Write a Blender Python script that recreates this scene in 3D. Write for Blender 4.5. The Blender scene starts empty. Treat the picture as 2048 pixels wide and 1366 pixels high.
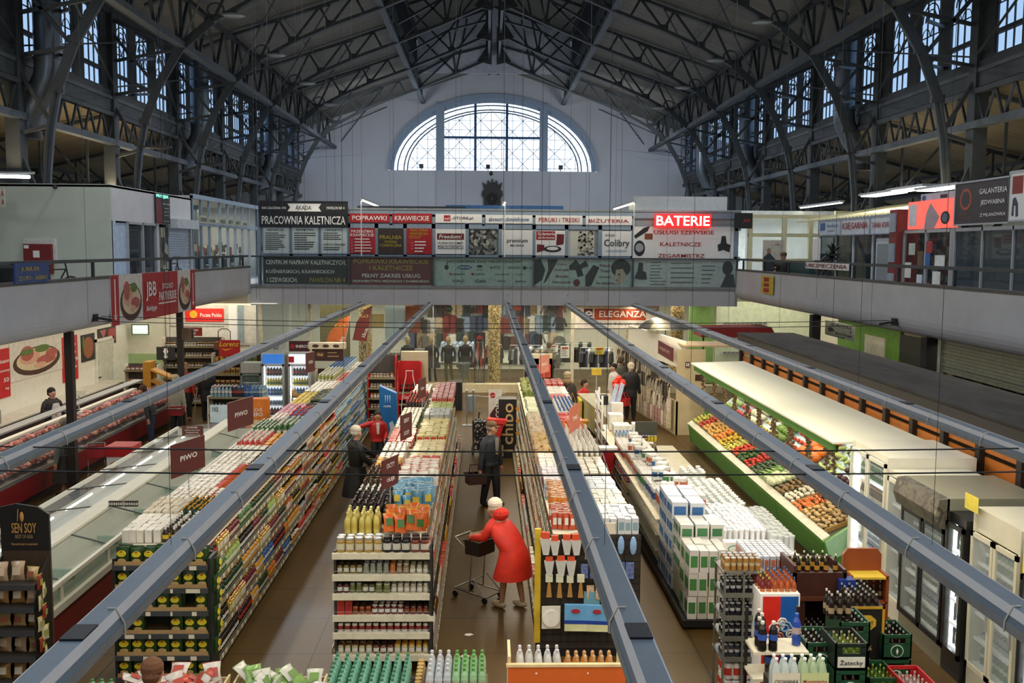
import bpy, math, random
from mathutils import Vector, Matrix
R = random.Random(7)
PI = math.pi
scene = bpy.context.scene
C = scene.collection

# ---------------------------------------------------------------- camera
cam_d = bpy.data.cameras.new('camera'); cam = bpy.data.objects.new('camera', cam_d); C.objects.link(cam)
cam_d.lens = 35; cam_d.sensor_width = 36; cam_d.clip_end = 300
pitch, yaw, roll = math.radians(5.31), math.radians(1.5), math.radians(0.4)
fw = Vector((math.sin(yaw) * math.cos(pitch), math.cos(yaw) * math.cos(pitch), -math.sin(pitch)))
r0 = Vector((math.cos(yaw), -math.sin(yaw), 0)); u0 = r0.cross(fw)
rt = r0 * math.cos(roll) + u0 * math.sin(roll); up = rt.cross(fw)
EYE = Vector((-0.3, 0, 5.44))
cam.matrix_world = Matrix(((rt.x, up.x, -fw.x, EYE.x), (rt.y, up.y, -fw.y, EYE.y), (rt.z, up.z, -fw.z, EYE.z), (0, 0, 0, 1)))
scene.camera = cam

def W(px, py, x=None, y=None, z=None):
    """world point seen at a photo pixel, on the plane x=, y= or z="""
    r = fw * 1991.0 + rt * (px - 1024) - up * (py - 683)
    t = (x - EYE.x) / r.x if x is not None else (y - EYE.y) / r.y if y is not None else (z - EYE.z) / r.z
    return EYE + r * t

# ---------------------------------------------------------------- world, exposure
w = bpy.data.worlds.new('daylight'); scene.world = w; w.use_nodes = True
bg = w.node_tree.nodes['Background']; bg.inputs[0].default_value = (0.76, 0.86, 1.0, 1); bg.inputs[1].default_value = 1.9
vs = scene.view_settings; vs.view_transform = 'Standard'; vs.look = 'None'; vs.gamma = 1; vs.use_curve_mapping = False
vs.exposure = 0.0
cy = scene.cycles; cy.max_bounces = 6; cy.diffuse_bounces = 3; cy.glossy_bounces = 3; cy.transmission_bounces = 4
cy.transparent_max_bounces = 16; cy.use_denoising = True; cy.sample_clamp_indirect = 4; cy.caustics_reflective = False; cy.caustics_refractive = False

def area(name, loc, sx, sy, power, col, rot=(0, 0, 0)):
    l = bpy.data.lights.new(name, 'AREA'); l.shape = 'RECTANGLE'; l.size = sx; l.size_y = sy; l.energy = power; l.color = col
    o = bpy.data.objects.new(name, l); C.objects.link(o); o.location = loc; o.rotation_euler = rot
    return o
WARM = (1.0, 0.85, 0.62); SOFT = (1.0, 0.90, 0.72); COLD = (0.86, 0.94, 1.0)
BEAMS = [(-4.88, 2.0), (-2.38, 3.0), (0.5, 3.4), (2.72, 3.4), (5.22, 3.0)]
BZ = 3.33
for bx_, k in BEAMS:                                   # the tubes under the five hanging light trunks
    for y0 in (2.0, 11.0, 20.0, 29.0):
        area('trunk_light', (bx_, y0 + 4.2, BZ - 0.03), 0.09, 8.4, 30 * k, WARM)
area('shop_light', (-4.5, 40.5, 3.35), 8, 5.0, 300, SOFT); area('shop_light', (3.5, 40.5, 3.35), 9, 5.0, 400, SOFT)
area('shop_light', (11, 39.5, 3.35), 4, 5, 90, SOFT); area('shop_light', (-11.2, 27, 3.5), 2.5, 18, 260, SOFT)
area('shop_light', (-9.5, 36, 3.4), 3.0, 2.5, 50, SOFT); area('shop_light', (9.7, 24, 3.5), .8, 18, 60, SOFT)
area('stall_light', (6.3, 22, 2.22), 1.2, 11, 120, SOFT); area('stall_light', (6.3, 31, 2.5), 1.5, 2.5, 30, SOFT)
for yy in (18, 30):                                    # strip lights over the upper side aisles
    area('aisle_light', (-13.6, yy + 6, 7.6), 0.3, 9, 130, (1, .78, .5), (PI, 0, 0))
    area('aisle_light', (15.0, yy + 6, 7.6), 0.3, 7, 45, (1, .84, .62), (PI, 0, 0))
area('aisle_light', (-11.0, 26, 8.0), 2, 16, 22, SOFT, (0, 0, 0))
area('aisle_light', (12.6, 25, 7.0), 1.2, 12, 110, (1, .93, .8), (0, 0, 0))
area('kiosk_light', (0, 37.0, 7.15), 15, .3, 55, SOFT)
DAY = (.88, .93, 1.0)
for s_ in (-1, 1):                                     # added cool fill topping up the window daylight, not fixtures of the arches
    for k in range(5): area('daylight_fill', (8.6 * s_, 18 + 9.5 * k, 13.0), .6, .6, 190 + 55 * k, DAY, (0, math.radians(18 * s_), 0))
    area('daylight_fill', (7.5 * s_, 60, 12.6), 1.5, 1.5, 260, DAY, (math.radians(68), 0, 0))  # added pair with no fixture, brightens the gable wall
    area('daylight_fill', (9.0 * s_, 6, 12), 1, 1, 230, DAY, (math.radians(55), 0, 0))

# ---------------------------------------------------------------- materials
_m = {}
def srgb(h):
    c = [int(h[i:i + 2], 16) / 255 for i in (0, 2, 4)]
    return tuple(x / 12.92 if x <= .04045 else ((x + .055) / 1.055) ** 2.4 for x in c)
def mat(h, r=.6, m=0, n=.12, ns=6., e=0, a=1, rnd=0, bump=0, sp=.5, tc_=None):
    """procedural material from an sRGB hex colour; n, ns noise mottling; rnd per-object brightness spread; a opacity; e emission"""
    k = (h, r, m, n, ns, e, a, rnd, bump, sp, tc_)
    if k in _m: return _m[k]
    M = bpy.data.materials.new('m_' + h); M.use_nodes = True; t = M.node_tree; N = t.nodes; L = t.links
    p = N['Principled BSDF']; c = srgb(h)
    p.inputs['Roughness'].default_value = r; p.inputs['Metallic'].default_value = m; p.inputs['Specular IOR Level'].default_value = sp
    rgb = N.new('ShaderNodeRGB'); rgb.outputs[0].default_value = (*c, 1); out = rgb.outputs[0]
    if n:
        tc = N.new('ShaderNodeTexCoord'); nz = N.new('ShaderNodeTexNoise'); nz.inputs['Scale'].default_value = ns; nz.inputs['Detail'].default_value = 3
        L.new(tc.outputs['Object'], nz.inputs['Vector'])
        mr = N.new('ShaderNodeMapRange'); mr.inputs[1].default_value = .3; mr.inputs[2].default_value = .7; mr.inputs[3].default_value = 1 - n; mr.inputs[4].default_value = 1 + n
        L.new(nz.outputs[0], mr.inputs[0])
        mx = N.new('ShaderNodeVectorMath'); mx.operation = 'SCALE'; L.new(out, mx.inputs[0]); L.new(mr.outputs[0], mx.inputs['Scale']); out = mx.outputs[0]
        if bump:
            bp = N.new('ShaderNodeBump'); bp.inputs['Strength'].default_value = bump; bp.inputs['Distance'].default_value = .02
            L.new(nz.outputs[0], bp.inputs['Height']); L.new(bp.outputs[0], p.inputs['Normal'])
    if rnd:
        oi = N.new('ShaderNodeObjectInfo'); mr = N.new('ShaderNodeMapRange'); mr.inputs[3].default_value = 1 - rnd; mr.inputs[4].default_value = 1 + rnd
        L.new(oi.outputs['Random'], mr.inputs[0]); mx = N.new('ShaderNodeVectorMath'); mx.operation = 'SCALE'
        L.new(out, mx.inputs[0]); L.new(mr.outputs[0], mx.inputs['Scale']); out = mx.outputs[0]
    L.new(out, p.inputs['Base Color'])
    if e: p.inputs['Emission Color'].default_value = (*c, 1); p.inputs['Emission Strength'].default_value = e
    if a < 1:
        tr = N.new('ShaderNodeBsdfTransparent'); ms = N.new('ShaderNodeMixShader'); ms.inputs[0].default_value = a
        tr.inputs[0].default_value = (*tc_, 1) if tc_ else (.55 + .45 * c[0] ** .4, .55 + .45 * c[1] ** .4, .55 + .45 * c[2] ** .4, 1)
        L.new(tr.outputs[0], ms.inputs[1]); L.new(p.outputs[0], ms.inputs[2]); L.new(ms.outputs[0], N['Material Output'].inputs[0])
    _m[k] = M
    return M
def pattern(name, cols, scale=8., kind='vor', r=.6, stretch=(1, 1, 1), rnd=0):
    """printed or mottled surface: cells in several colours"""
    k = (name, tuple(cols), scale, kind, r, stretch)
    if k in _m: return _m[k]
    M = bpy.data.materials.new(name); M.use_nodes = True; t = M.node_tree; N = t.nodes; L = t.links
    p = N['Principled BSDF']; p.inputs['Roughness'].default_value = r
    tc = N.new('ShaderNodeTexCoord'); mp = N.new('ShaderNodeMapping'); mp.inputs['Scale'].default_value = stretch
    L.new(tc.outputs['Object'], mp.inputs[0])
    if kind == 'vor':
        tx = N.new('ShaderNodeTexVoronoi'); tx.inputs['Scale'].default_value = scale; src = N.new('ShaderNodeSeparateColor')
        L.new(mp.outputs[0], tx.inputs['Vector']); L.new(tx.outputs['Color'], src.inputs[0]); f = src.outputs[0]
    elif kind == 'noise':
        tx = N.new('ShaderNodeTexNoise'); tx.inputs['Scale'].default_value = scale; tx.inputs['Detail'].default_value = 5
        L.new(mp.outputs[0], tx.inputs['Vector']); mr = N.new('ShaderNodeMapRange'); mr.inputs[1].default_value = .32; mr.inputs[2].default_value = .68
        L.new(tx.outputs[0], mr.inputs[0]); f = mr.outputs[0]
    else:
        tx = N.new('ShaderNodeTexWave'); tx.inputs['Scale'].default_value = scale; tx.inputs['Distortion'].default_value = 1 if kind == 'wave' else 0
        L.new(mp.outputs[0], tx.inputs['Vector']); f = tx.outputs['Fac']
    cr = N.new('ShaderNodeValToRGB'); cr.color_ramp.interpolation = 'LINEAR' if kind == 'noise' else 'CONSTANT'
    while len(cr.color_ramp.elements) < len(cols): cr.color_ramp.elements.new(.5)
    for i, h in enumerate(cols):
        cr.color_ramp.elements[i].position = i / (len(cols) - (kind == 'noise')); cr.color_ramp.elements[i].color = (*srgb(h), 1)
    L.new(f, cr.inputs[0]); L.new(cr.outputs[0], p.inputs['Base Color'])
    _m[k] = M
    return M
def glass(h='dfe8ea', a=.12, r=.03):
    return mat(h, r=r, n=0, a=a)

# ---------------------------------------------------------------- mesh builder
class B:
    def __init__(s): s.v = []; s.f = []; s.mi = []; s.sm = []; s.m = []
    def M(s, m):
        if m not in s.m: s.m.append(m)
        return s.m.index(m)
    def add(s, vs_, fs, m, smooth=False):
        o = len(s.v); s.v += [tuple(q) for q in vs_]; i = s.M(m)
        for f in fs: s.f.append(tuple(o + q for q in f)); s.mi.append(i); s.sm.append(smooth)
        return s
    def box(s, x0, x1, y0, y1, z0, z1, m):
        return s.add([(x0, y0, z0), (x1, y0, z0), (x1, y1, z0), (x0, y1, z0), (x0, y0, z1), (x1, y0, z1), (x1, y1, z1), (x0, y1, z1)],
                     [(0, 3, 2, 1), (4, 5, 6, 7), (0, 1, 5, 4), (1, 2, 6, 5), (2, 3, 7, 6), (3, 0, 4, 7)], m)
    def cb(s, x, y, z, a, b_, c, m): return s.box(x - a / 2, x + a / 2, y - b_ / 2, y + b_ / 2, z, z + c, m)
    def prism(s, poly, ax, a0, a1, m, smooth=False):
        n = len(poly)
        P = lambda q, a: (a, q[0], q[1]) if ax == 'x' else (q[0], a, q[1]) if ax == 'y' else (q[0], q[1], a)
        vs_ = [P(q, a0) for q in poly] + [P(q, a1) for q in poly]
        s.add(vs_, [(i, (i + 1) % n, n + (i + 1) % n, n + i) for i in range(n)], m, smooth)
        return s.add(vs_, [tuple(range(n - 1, -1, -1)), tuple(range(n, 2 * n))], m)
    def tube(s, pts, r, m, n=6, smooth=True, caps=True):
        pts = [Vector(p) for p in pts]; rs = r if isinstance(r, (list, tuple)) else [r] * len(pts); vs_ = []
        ref = None
        for i, p in enumerate(pts):
            d = (pts[min(i + 1, len(pts) - 1)] - pts[max(i - 1, 0)]).normalized()
            if ref is None: ref = Vector((0, 0, 1)) if abs(d.z) < .9 else Vector((1, 0, 0))
            u = d.cross(ref).normalized(); v = u.cross(d).normalized(); ref = v
            vs_ += [p + (u * math.cos(2 * PI * k / n) + v * math.sin(2 * PI * k / n)) * rs[i] for k in range(n)]
        fs = [(i * n + k, i * n + (k + 1) % n, (i + 1) * n + (k + 1) % n, (i + 1) * n + k) for i in range(len(pts) - 1) for k in range(n)]
        s.add(vs_, fs, m, smooth)
        if caps: s.add(vs_, [tuple(range(n - 1, -1, -1)), tuple(range(len(vs_) - n, len(vs_)))], m)
        return s
    def bar(s, p0, p1, a, b_, m):
        """rectangular bar between two points, a wide (horizontal), b_ high"""
        p0, p1 = Vector(p0), Vector(p1); d = (p1 - p0).normalized()
        rf = Vector((0, 0, 1)) if abs(d.z) < .95 else Vector((0, 1, 0))
        u = d.cross(rf).normalized() * a / 2; v = u.cross(d).normalized() * b_ / 2
        vs_ = [q + x for q in (p0, p1) for x in (-u - v, u - v, u + v, -u + v)]
        return s.add(vs_, [(0, 1, 2, 3), (7, 6, 5, 4), (0, 4, 5, 1), (1, 5, 6, 2), (2, 6, 7, 3), (3, 7, 4, 0)], m)
    def lathe(s, prof, m, n=10, at=(0, 0, 0), sx=1, sy=1, smooth=True):
        """prof: [(r, z[, material])]; a material on a ring paints the band that starts there"""
        x, y, z = at; cur = m; o = len(prof); vs_ = []
        for q in prof: vs_ += [(x + q[0] * sx * math.cos(2 * PI * k / n), y + q[0] * sy * math.sin(2 * PI * k / n), z + q[1]) for k in range(n)]
        for i in range(o - 1):
            if len(prof[i]) > 2: cur = prof[i][2]
            s.add(vs_[i * n:(i + 2) * n], [(k, (k + 1) % n, n + (k + 1) % n, n + k) for k in range(n)], cur, smooth)
        if prof[-1][0] > 1e-4: s.add(vs_[-n:], [tuple(range(n))], cur)
        if prof[0][0] > 1e-4: s.add(vs_[:n], [tuple(range(n - 1, -1, -1))], m)
        return s
    def ell(s, c, r, m, n=8, k=5):
        return s.lathe([(max(1e-5, math.sin(PI * i / k)), -math.cos(PI * i / k)) for i in range(k + 1)], m, n).fix(c, r, n * 2 * k)
    def fix(s, c, r, cnt):
        for i in range(len(s.v) - cnt, len(s.v)):
            q = s.v[i]; s.v[i] = (c[0] + q[0] * r[0], c[1] + q[1] * r[1], c[2] + q[2] * r[2])
        return s
    def sheet(s, fn, nu, nv, m, smooth=True):
        vs_ = [fn(i / nu, j / nv) for j in range(nv + 1) for i in range(nu + 1)]
        return s.add(vs_, [(j * (nu + 1) + i, j * (nu + 1) + i + 1, (j + 1) * (nu + 1) + i + 1, (j + 1) * (nu + 1) + i) for j in range(nv) for i in range(nu)], m, smooth)
    def mesh(s, name):
        me = bpy.data.meshes.new(name); me.from_pydata(s.v, [], s.f)
        for m in s.m: me.materials.append(m)
        me.polygons.foreach_set('material_index', s.mi); me.polygons.foreach_set('use_smooth', s.sm); me.update()
        return me
    def obj(s, name, parent=None, loc=(0, 0, 0), rz=0, label=None):
        o = bpy.data.objects.new(name, s.mesh(name)); C.objects.link(o); o.location = loc; o.rotation_euler = (0, 0, rz)
        if parent: o.parent = parent
        if label: o['label'] = label
        return o
def tag(o, label, cat, group=None, kind=None):
    o['label'] = label; o['category'] = cat
    if group: o['group'] = group
    if kind: o['kind'] = kind
    return o
def thing(name, label, cat, loc=(0, 0, 0), rz=0, group=None):
    o = bpy.data.objects.new(name, None); C.objects.link(o); o.location = loc; o.rotation_euler = (0, 0, rz); o.empty_display_size = .1
    return tag(o, label, cat, group)
def struct(name, b, loc=(0, 0, 0), rz=0):
    o = b.obj(name, None, loc, rz); o['kind'] = 'structure'; return o
def dup(root, loc, rz=0, label=None, group=None, sc=None):
    r = root.copy(); C.objects.link(r); r.location = loc; r.rotation_euler = (0, 0, rz)
    if sc: r.scale = (sc, sc, sc) if not isinstance(sc, tuple) else sc
    if label: r['label'] = label
    if group: r['group'] = group
    for ch in root.children:
        c = ch.copy(); C.objects.link(c); c.parent = r
        for g in ch.children:
            d = g.copy(); C.objects.link(d); d.parent = c
    return r
_tx = {}
def text_mesh(s, bold):
    k = (s, bold)
    if k not in _tx:
        cu = bpy.data.curves.new('lettering', 'FONT'); cu.body = s; cu.size = 1; cu.resolution_u = 2; cu.offset = bold; cu.align_x = 'CENTER'
        o = bpy.data.objects.new('tmp', cu); me = bpy.data.meshes.new_from_object(o)
        bpy.data.objects.remove(o); _tx[k] = me
    return _tx[k].copy()
def text(parent, s, x, z, w_, h_, m, y=-.012, bold=.012, name='lettering', italic=0):
    """lettering centred at local x, z, fitted to w_ by h_, standing on a panel that faces local -Y"""
    me = text_mesh(s, bold); me.name = name
    xs = [q.co.x for q in me.vertices]; ys = [q.co.y for q in me.vertices]
    if not xs: return
    x0, x1, y0, y1 = min(xs), max(xs), min(ys), max(ys)
    for q in me.vertices:
        a = (q.co.x - (x0 + x1) / 2) * w_ / (x1 - x0); b_ = (q.co.y - (y0 + y1) / 2) * h_ / (y1 - y0)
        q.co = (a + b_ * italic, 0, b_)
    me.materials.clear(); me.materials.append(m)
    o = bpy.data.objects.new(name, me); C.objects.link(o); o.parent = parent; o.location = (x, y, z)
    return o
def sign(name, label, cat, loc, w_, h_, m, rz=0, lines=(), t=.03, frame=None, group=None, shapes=()):
    """flat board, centre-bottom at loc, facing local -Y; lines: (text, x, z, w, h, material) in fractions of the board"""
    o = thing(name, label, cat, loc, rz, group)
    B().box(-w_ / 2, w_ / 2, 0, t, 0, h_, m).obj('panel', o)
    if frame:
        f = B(); d = .035
        for a in ((-w_ / 2 - d, w_ / 2 + d, -d, 0), (-w_ / 2 - d, w_ / 2 + d, h_, h_ + d), (-w_ / 2 - d, -w_ / 2, 0, h_), (w_ / 2, w_ / 2 + d, 0, h_)):
            f.box(a[0], a[1], -.015, t + .01, a[2], a[3], frame)
        f.obj('frame', o)
    for l in lines: text(o, l[0], (l[1] - .5) * w_, l[2] * h_, l[3] * w_, l[4] * h_, l[5], y=-.012 - .0016 * len(shapes), italic=l[6] if len(l) > 6 else 0)
    for i, (nm, poly, m2) in enumerate(shapes):      # poly in board fractions, or ('o', cx, cz, rx, rz)
        if poly[0] == 'o': poly = [(poly[1] + poly[3] * math.cos(a * PI / 10), poly[2] + poly[4] * math.sin(a * PI / 10)) for a in range(20)]
        B().prism([((q[0] - .5) * w_, q[1] * h_) for q in poly], 'y', -.004 - .0015 * i, 0, m2).obj(nm, o)
    return o
def rect(a, b_, c, d): return [(a, c), (b_, c), (b_, d), (a, d)]
def psign(name, label, cat, px, pl, m, **k):
    """board whose photo box px=(x0,y0,x1,y1) lies on the plane pl=('y',v), ('x',v)"""
    x0, y0, x1, y1 = px; ax, v = pl
    a = W(x0, (y0 + y1) / 2, **{ax: v}); b_ = W(x1, (y0 + y1) / 2, **{ax: v}); xm = (x0 + x1) / 2
    t0 = W(xm, y0, **{ax: v}); t1 = W(xm, y1, **{ax: v})
    rz = k.pop('rz', 0 if ax == 'y' else PI / 2 if v < 0 else -PI / 2)
    c = (a + b_) / 2
    return sign(name, label, cat, (c.x, c.y, t1.z), (a - b_).length, t0.z - t1.z, m, rz=rz, **k)
def wire(name, label, cat, pts, r=.006, m=None, group=None):
    o = B().tube(pts, r, m or mat('2b2c2c', n=0), n=4, caps=False).obj(name); return tag(o, label, cat, group)

# ================================================================ SETTING
STEEL = mat('3b4042', r=.6, m=.15, n=.18, ns=3); STEEL2 = mat('50575c', r=.55, m=.2, n=.15, ns=4)
PLASTER = mat('c6c8cc', r=.85, n=.05, ns=1.5, bump=.15); WHITEW = mat('dcdad2', r=.8, n=.04); CREAM = mat('e6e2cf', r=.7, n=.04)
BOARD = pattern('roof_boards', ['6c685e', '777368', '66625a', '716d62'], 1.2, 'noise', .8, (.3, 6, 1)); DARK = mat('262523', r=.6, n=.15)
RAILG = mat('4c5458', r=.5, m=.3); GREYFR = mat('8fa0b0', r=.5, n=.05); ALU = mat('b9bec0', r=.4, m=.5, n=.05); BLACK = mat('15151a', r=.5, n=.05)
WHITE = mat('f2f1ec', r=.5, n=.02); RED = mat('b01c22', r=.5, n=.05); MAROON = mat('6d1a1e', r=.5, n=.08)

def floor_mat():
    M = bpy.data.materials.new('terrazzo_slabs'); M.use_nodes = True; t = M.node_tree; N = t.nodes; L = t.links; p = N['Principled BSDF']
    tc = N.new('ShaderNodeTexCoord'); br = N.new('ShaderNodeTexBrick'); br.offset = 0
    br.inputs['Scale'].default_value = 1; br.inputs['Brick Width'].default_value = 1.3; br.inputs['Row Height'].default_value = 1.3; br.inputs['Mortar Size'].default_value = .012
    L.new(tc.outputs['Object'], br.inputs['Vector'])
    n1 = N.new('ShaderNodeTexNoise'); n1.inputs['Scale'].default_value = 45; n1.inputs['Detail'].default_value = 4
    n2 = N.new('ShaderNodeTexNoise'); n2.inputs['Scale'].default_value = .5; n2.inputs['Detail'].default_value = 6
    L.new(tc.outputs['Object'], n1.inputs['Vector']); L.new(tc.outputs['Object'], n2.inputs['Vector'])
    a = N.new('ShaderNodeMath'); a.operation = 'MULTIPLY_ADD'; a.inputs[1].default_value = .55; L.new(n1.outputs[0], a.inputs[0])
    b_ = N.new('ShaderNodeMath'); b_.operation = 'MULTIPLY'; b_.inputs[1].default_value = .45; L.new(n2.outputs[0], b_.inputs[0]); L.new(b_.outputs[0], a.inputs[2])
    cr = N.new('ShaderNodeValToRGB'); cr.color_ramp.elements[0].position = .25; cr.color_ramp.elements[0].color = (*srgb('35260c'), 1)
    cr.color_ramp.elements[1].position = .75; cr.color_ramp.elements[1].color = (*srgb('66502a'), 1); L.new(a.outputs[0], cr.inputs[0])
    L.new(cr.outputs[0], br.inputs['Color1']); L.new(cr.outputs[0], br.inputs['Color2']); br.inputs['Mortar'].default_value = (*srgb('2a2216'), 1)
    L.new(br.outputs[0], p.inputs['Base Color']); rr = N.new('ShaderNodeMapRange'); rr.inputs[3].default_value = .3; rr.inputs[4].default_value = .5
    L.new(n2.outputs[0], rr.inputs[0]); L.new(rr.outputs[0], p.inputs['Roughness']); p.inputs['Specular IOR Level'].default_value = .28
    return M
struct('floor', B().box(-17.5, 17.5, -2, 46, -.3, 0, floor_mat()))

# balconies: upstand with a rounded lower edge round three sides, slab behind
def profile(s):
    arc = [(8.95 * s + s * .35 * (1 - math.cos(a)), 3.97 - .37 * math.sin(a)) for a in [i * PI / 12 for i in range(7)]]
    return [(8.95 * s, 4.70)] + arc + [(9.6 * s, 3.6), (9.6 * s, 3.8), (9.13 * s, 3.8), (9.13 * s, 4.70)]
for s, nm in ((-1, 'left'), (1, 'right')):
    b = B(); b.prism(profile(s), 'y', 4, 36.85, PLASTER)
    b.box(min(9.1 * s, 24 * s), max(9.1 * s, 24 * s), 4, 74, 3.72, 4.06, PLASTER); struct('wall_balcony_' + nm, b)
    struct('trim_%d' % (1 if s < 0 else 2), B().box(8.93 * s if s > 0 else -9.16, 9.16 if s > 0 else -8.93, 4, 36.8, 4.70, 4.76, mat('55544f', n=.2)))
b = B(); b.box(-9.0, 9.05, 36.86, 37.2, 3.36, 3.98, PLASTER); b.box(-9.0, 9.05, 37.2, 74, 3.7, 4.02, PLASTER); struct('wall_balcony_back', b)
struct('trim_3', B().box(-9.0, 9.05, 36.78, 37.0, 3.98, 4.08, mat('8d9494', r=.5, m=.3)))

# lower storey walls: cream sections over a green dado, ends and under-balcony ceilings
GREEN = mat('a9c48c', r=.8, n=.05)
TILES = pattern('white_wall_tiles', ['e4dfd0', 'e9e5d8', 'e0dbcb'], 3, 'noise', .45)
b = B(); b.box(-13.6, -13.3, 4, 36.6, 0, 3.72, TILES); struct('wall_left', b)
b = B(); b.box(-13.3, -8.9, 36.4, 36.6, 1.55, 3.72, CREAM).box(-13.3, -8.9, 36.35, 36.6, 0, 1.55, GREEN); struct('wall_left_end', b)
b = B(); b.box(13.4, 13.7, 4, 45, 0, 3.72, CREAM); struct('wall_right', b)
struct('wall_front', B().box(-24, 24, -2.6, -2.3, 0, 21, mat('8b8b88')))
b = B(); b.box(-24, 24, 45.0, 45.3, 0, 3.72, mat('d9dccb', n=.05)); struct('wall_shop_back', b)
# upper storey outer walls and roof: drawn in roof units of 1.45 m; converted to metres, feet on the gallery slab, at the end of this part
ROOF0 = set(C.objects)
struct('wall_upper_left', B().box(-17.3, -17.0, 3, 49.5, 4.3, 7.2, CREAM)); struct('wall_upper_right', B().box(17.0, 17.3, 3, 49.5, 4.3, 7.2, CREAM))

# back gable wall with the half-round window opening
def arch_pts(rx, rz, n=28, a0=0, a1=PI): return [(rx * math.cos(a0 + (a1 - a0) * i / n), 9.25 + rz * math.sin(a0 + (a1 - a0) * i / n)) for i in range(n + 1)]
WALLB = mat('bfc2c8', r=.9, n=.04, ns=.8)
b = B(); RX, RZ = 5.17, 3.72
top = [(17.2 * math.cos(PI * i / 28), 0) for i in range(29)]
ap = arch_pts(RX, RZ)
outer = [(x, max(9.3, 14.55 - .33 * abs(x)) + (1.6 if abs(x) < 3.4 else 0)) for x, _ in [(17.2 * math.copysign(abs(math.cos(PI * i / 28)) ** 1.0, math.cos(PI * i / 28)), 0) for i in range(29)]]
v = []
for i in range(29):
    v += [(ap[i][0], 49.5, ap[i][1]), (outer[i][0], 49.5, outer[i][1]), (ap[i][0], 49.95, ap[i][1]), (outer[i][0], 49.95, outer[i][1])]
f = []
for i in range(28):
    o = 4 * i; f += [(o, o + 1, o + 5, o + 4), (o + 2, o + 6, o + 7, o + 3), (o, o + 4, o + 6, o + 2)]
b.add(v, f, WALLB); b.box(-17.2, 17.2, 49.5, 49.95, 4.3, 9.25, WALLB)
for q in (-1, 1):
    b.add([(RX * q, 49.5, 9.25), (17.2 * q, 49.5, 9.25), (17.2 * q, 49.5, outer[0][1])], [(0, 1, 2)], WALLB)
b.box(-2.75, 2.72, 49.38, 49.5, 4.4, 9.25, mat('b3b6bd', r=.9, n=.04, ns=.8))
struct('wall_back', b)
tb = B()                                               # bluish plaster surround of the window
GB = mat('8fa0b4', r=.7, n=.05)
for (r1, z1, r2, z2, y0, y1) in ((5.17, 3.72, 5.02, 3.45, 49.36, 49.6),):
    p1, p2 = arch_pts(r1, z1), arch_pts(r2, z2); v = []
    for i in range(29): v += [(p1[i][0], y0, p1[i][1]), (p2[i][0], y0, p2[i][1]), (p1[i][0], y1, p1[i][1]), (p2[i][0], y1, p2[i][1])]
    tb.add(v, [q for i in range(28) for q in ((4 * i, 4 * i + 4, 4 * i + 5, 4 * i + 1), (4 * i + 1, 4 * i + 5, 4 * i + 7, 4 * i + 3), (4 * i, 4 * i + 2, 4 * i + 6, 4 * i + 4))], GB)
p1, p2 = arch_pts(5.02, 3.45), arch_pts(4.86, 3.3); v = []
for i in range(29): v += [(p1[i][0], 49.6, p1[i][1]), (p2[i][0], 49.62, p2[i][1])]
tb.add(v, [(2 * i, 2 * i + 2, 2 * i + 3, 2 * i + 1) for i in range(28)], GB)
for x in (-2.59, 2.48): tb.box(x - .2, x + .2, 49.4, 49.65, 9.25, 12.55, GB)
struct('trim_4', tb)
wb = B(); LEAD = mat('3f5766', r=.5, m=.3); LEAD2 = mat('31537a', r=.5, m=.3)
for x in (-.87, .68): wb.box(x - .06, x + .06, 49.62, 49.7, 9.25, 12.55, LEAD2)
wb.box(-2.4, 2.3, 49.61, 49.69, 10.82, 10.93, LEAD2)
def inside(x, z, k=1.0): return (x / (4.86 * k)) ** 2 + ((z - 9.25) / (3.3 * k)) ** 2 < 1
for k in (.965, .90, .865):
    pp = arch_pts(4.86 * k, 3.3 * k, 40); wb.tube([(x, 49.66, z) for x, z in pp], .03, LEAD, n=4)
for i in range(1, 24):
    a = PI * i / 24
    if abs(4.86 * math.cos(a)) > 2.7 or i % 2 == 0: wb.bar((4.86 * .865 * math.cos(a), 49.66, 9.25 + 3.3 * .865 * math.sin(a)), (4.86 * .97 * math.cos(a + .06), 49.66, 9.25 + 3.3 * .97 * math.sin(a + .06)), .015, .015, LEAD)
def clipline(x0, z0, x1, z1, r):
    pts = [(x0 + (x1 - x0) * i / 60, z0 + (z1 - z0) * i / 60) for i in range(61)]; ok = [q for q in pts if inside(*q, .865) and q[1] > 9.25]
    if len(ok) > 2: wb.bar((ok[0][0], 49.66, ok[0][1]), (ok[-1][0], 49.66, ok[-1][1]), r, r, LEAD)
for i in range(-9, 10):
    clipline(i * .52 - .09, 9.25, i * .52 - .09, 12.7, .022); clipline(i * 1.04 - .09 - 4, 9.25, i * 1.04 - .09, 13.25, .022); clipline(i * 1.04 - .09 + 4, 9.25, i * 1.04 - .09, 13.25, .022)
for i in range(8): clipline(-5, 9.4 + .46 * i, 5, 9.4 + .46 * i, .018)
wn = struct('window_1', wb)
gp = B(); pp = arch_pts(4.9, 3.34, 28); gp.add([(x, 49.7, z) for x, z in pp], [tuple(range(29))], mat('eaf4ff', r=.2, n=0, a=.08)); o = gp.obj('glass', wn)
for i, px in enumerate((842, 976, 1122)):              # small floodlights on the sill
    q = W(px, 338, y=49.2); o = thing('floodlight', ['left', 'middle', 'right'][i] + ' small dark floodlight on the sill of the half-round window', 'floodlight', (q.x, 49.42, 9.25), 0)
    B().box(-.1, .1, -.06, .1, .1, .3, BLACK).obj('housing', o); B().bar((0, .02, 0), (0, .02, .12), .04, .03, BLACK).obj('bracket', o)

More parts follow.
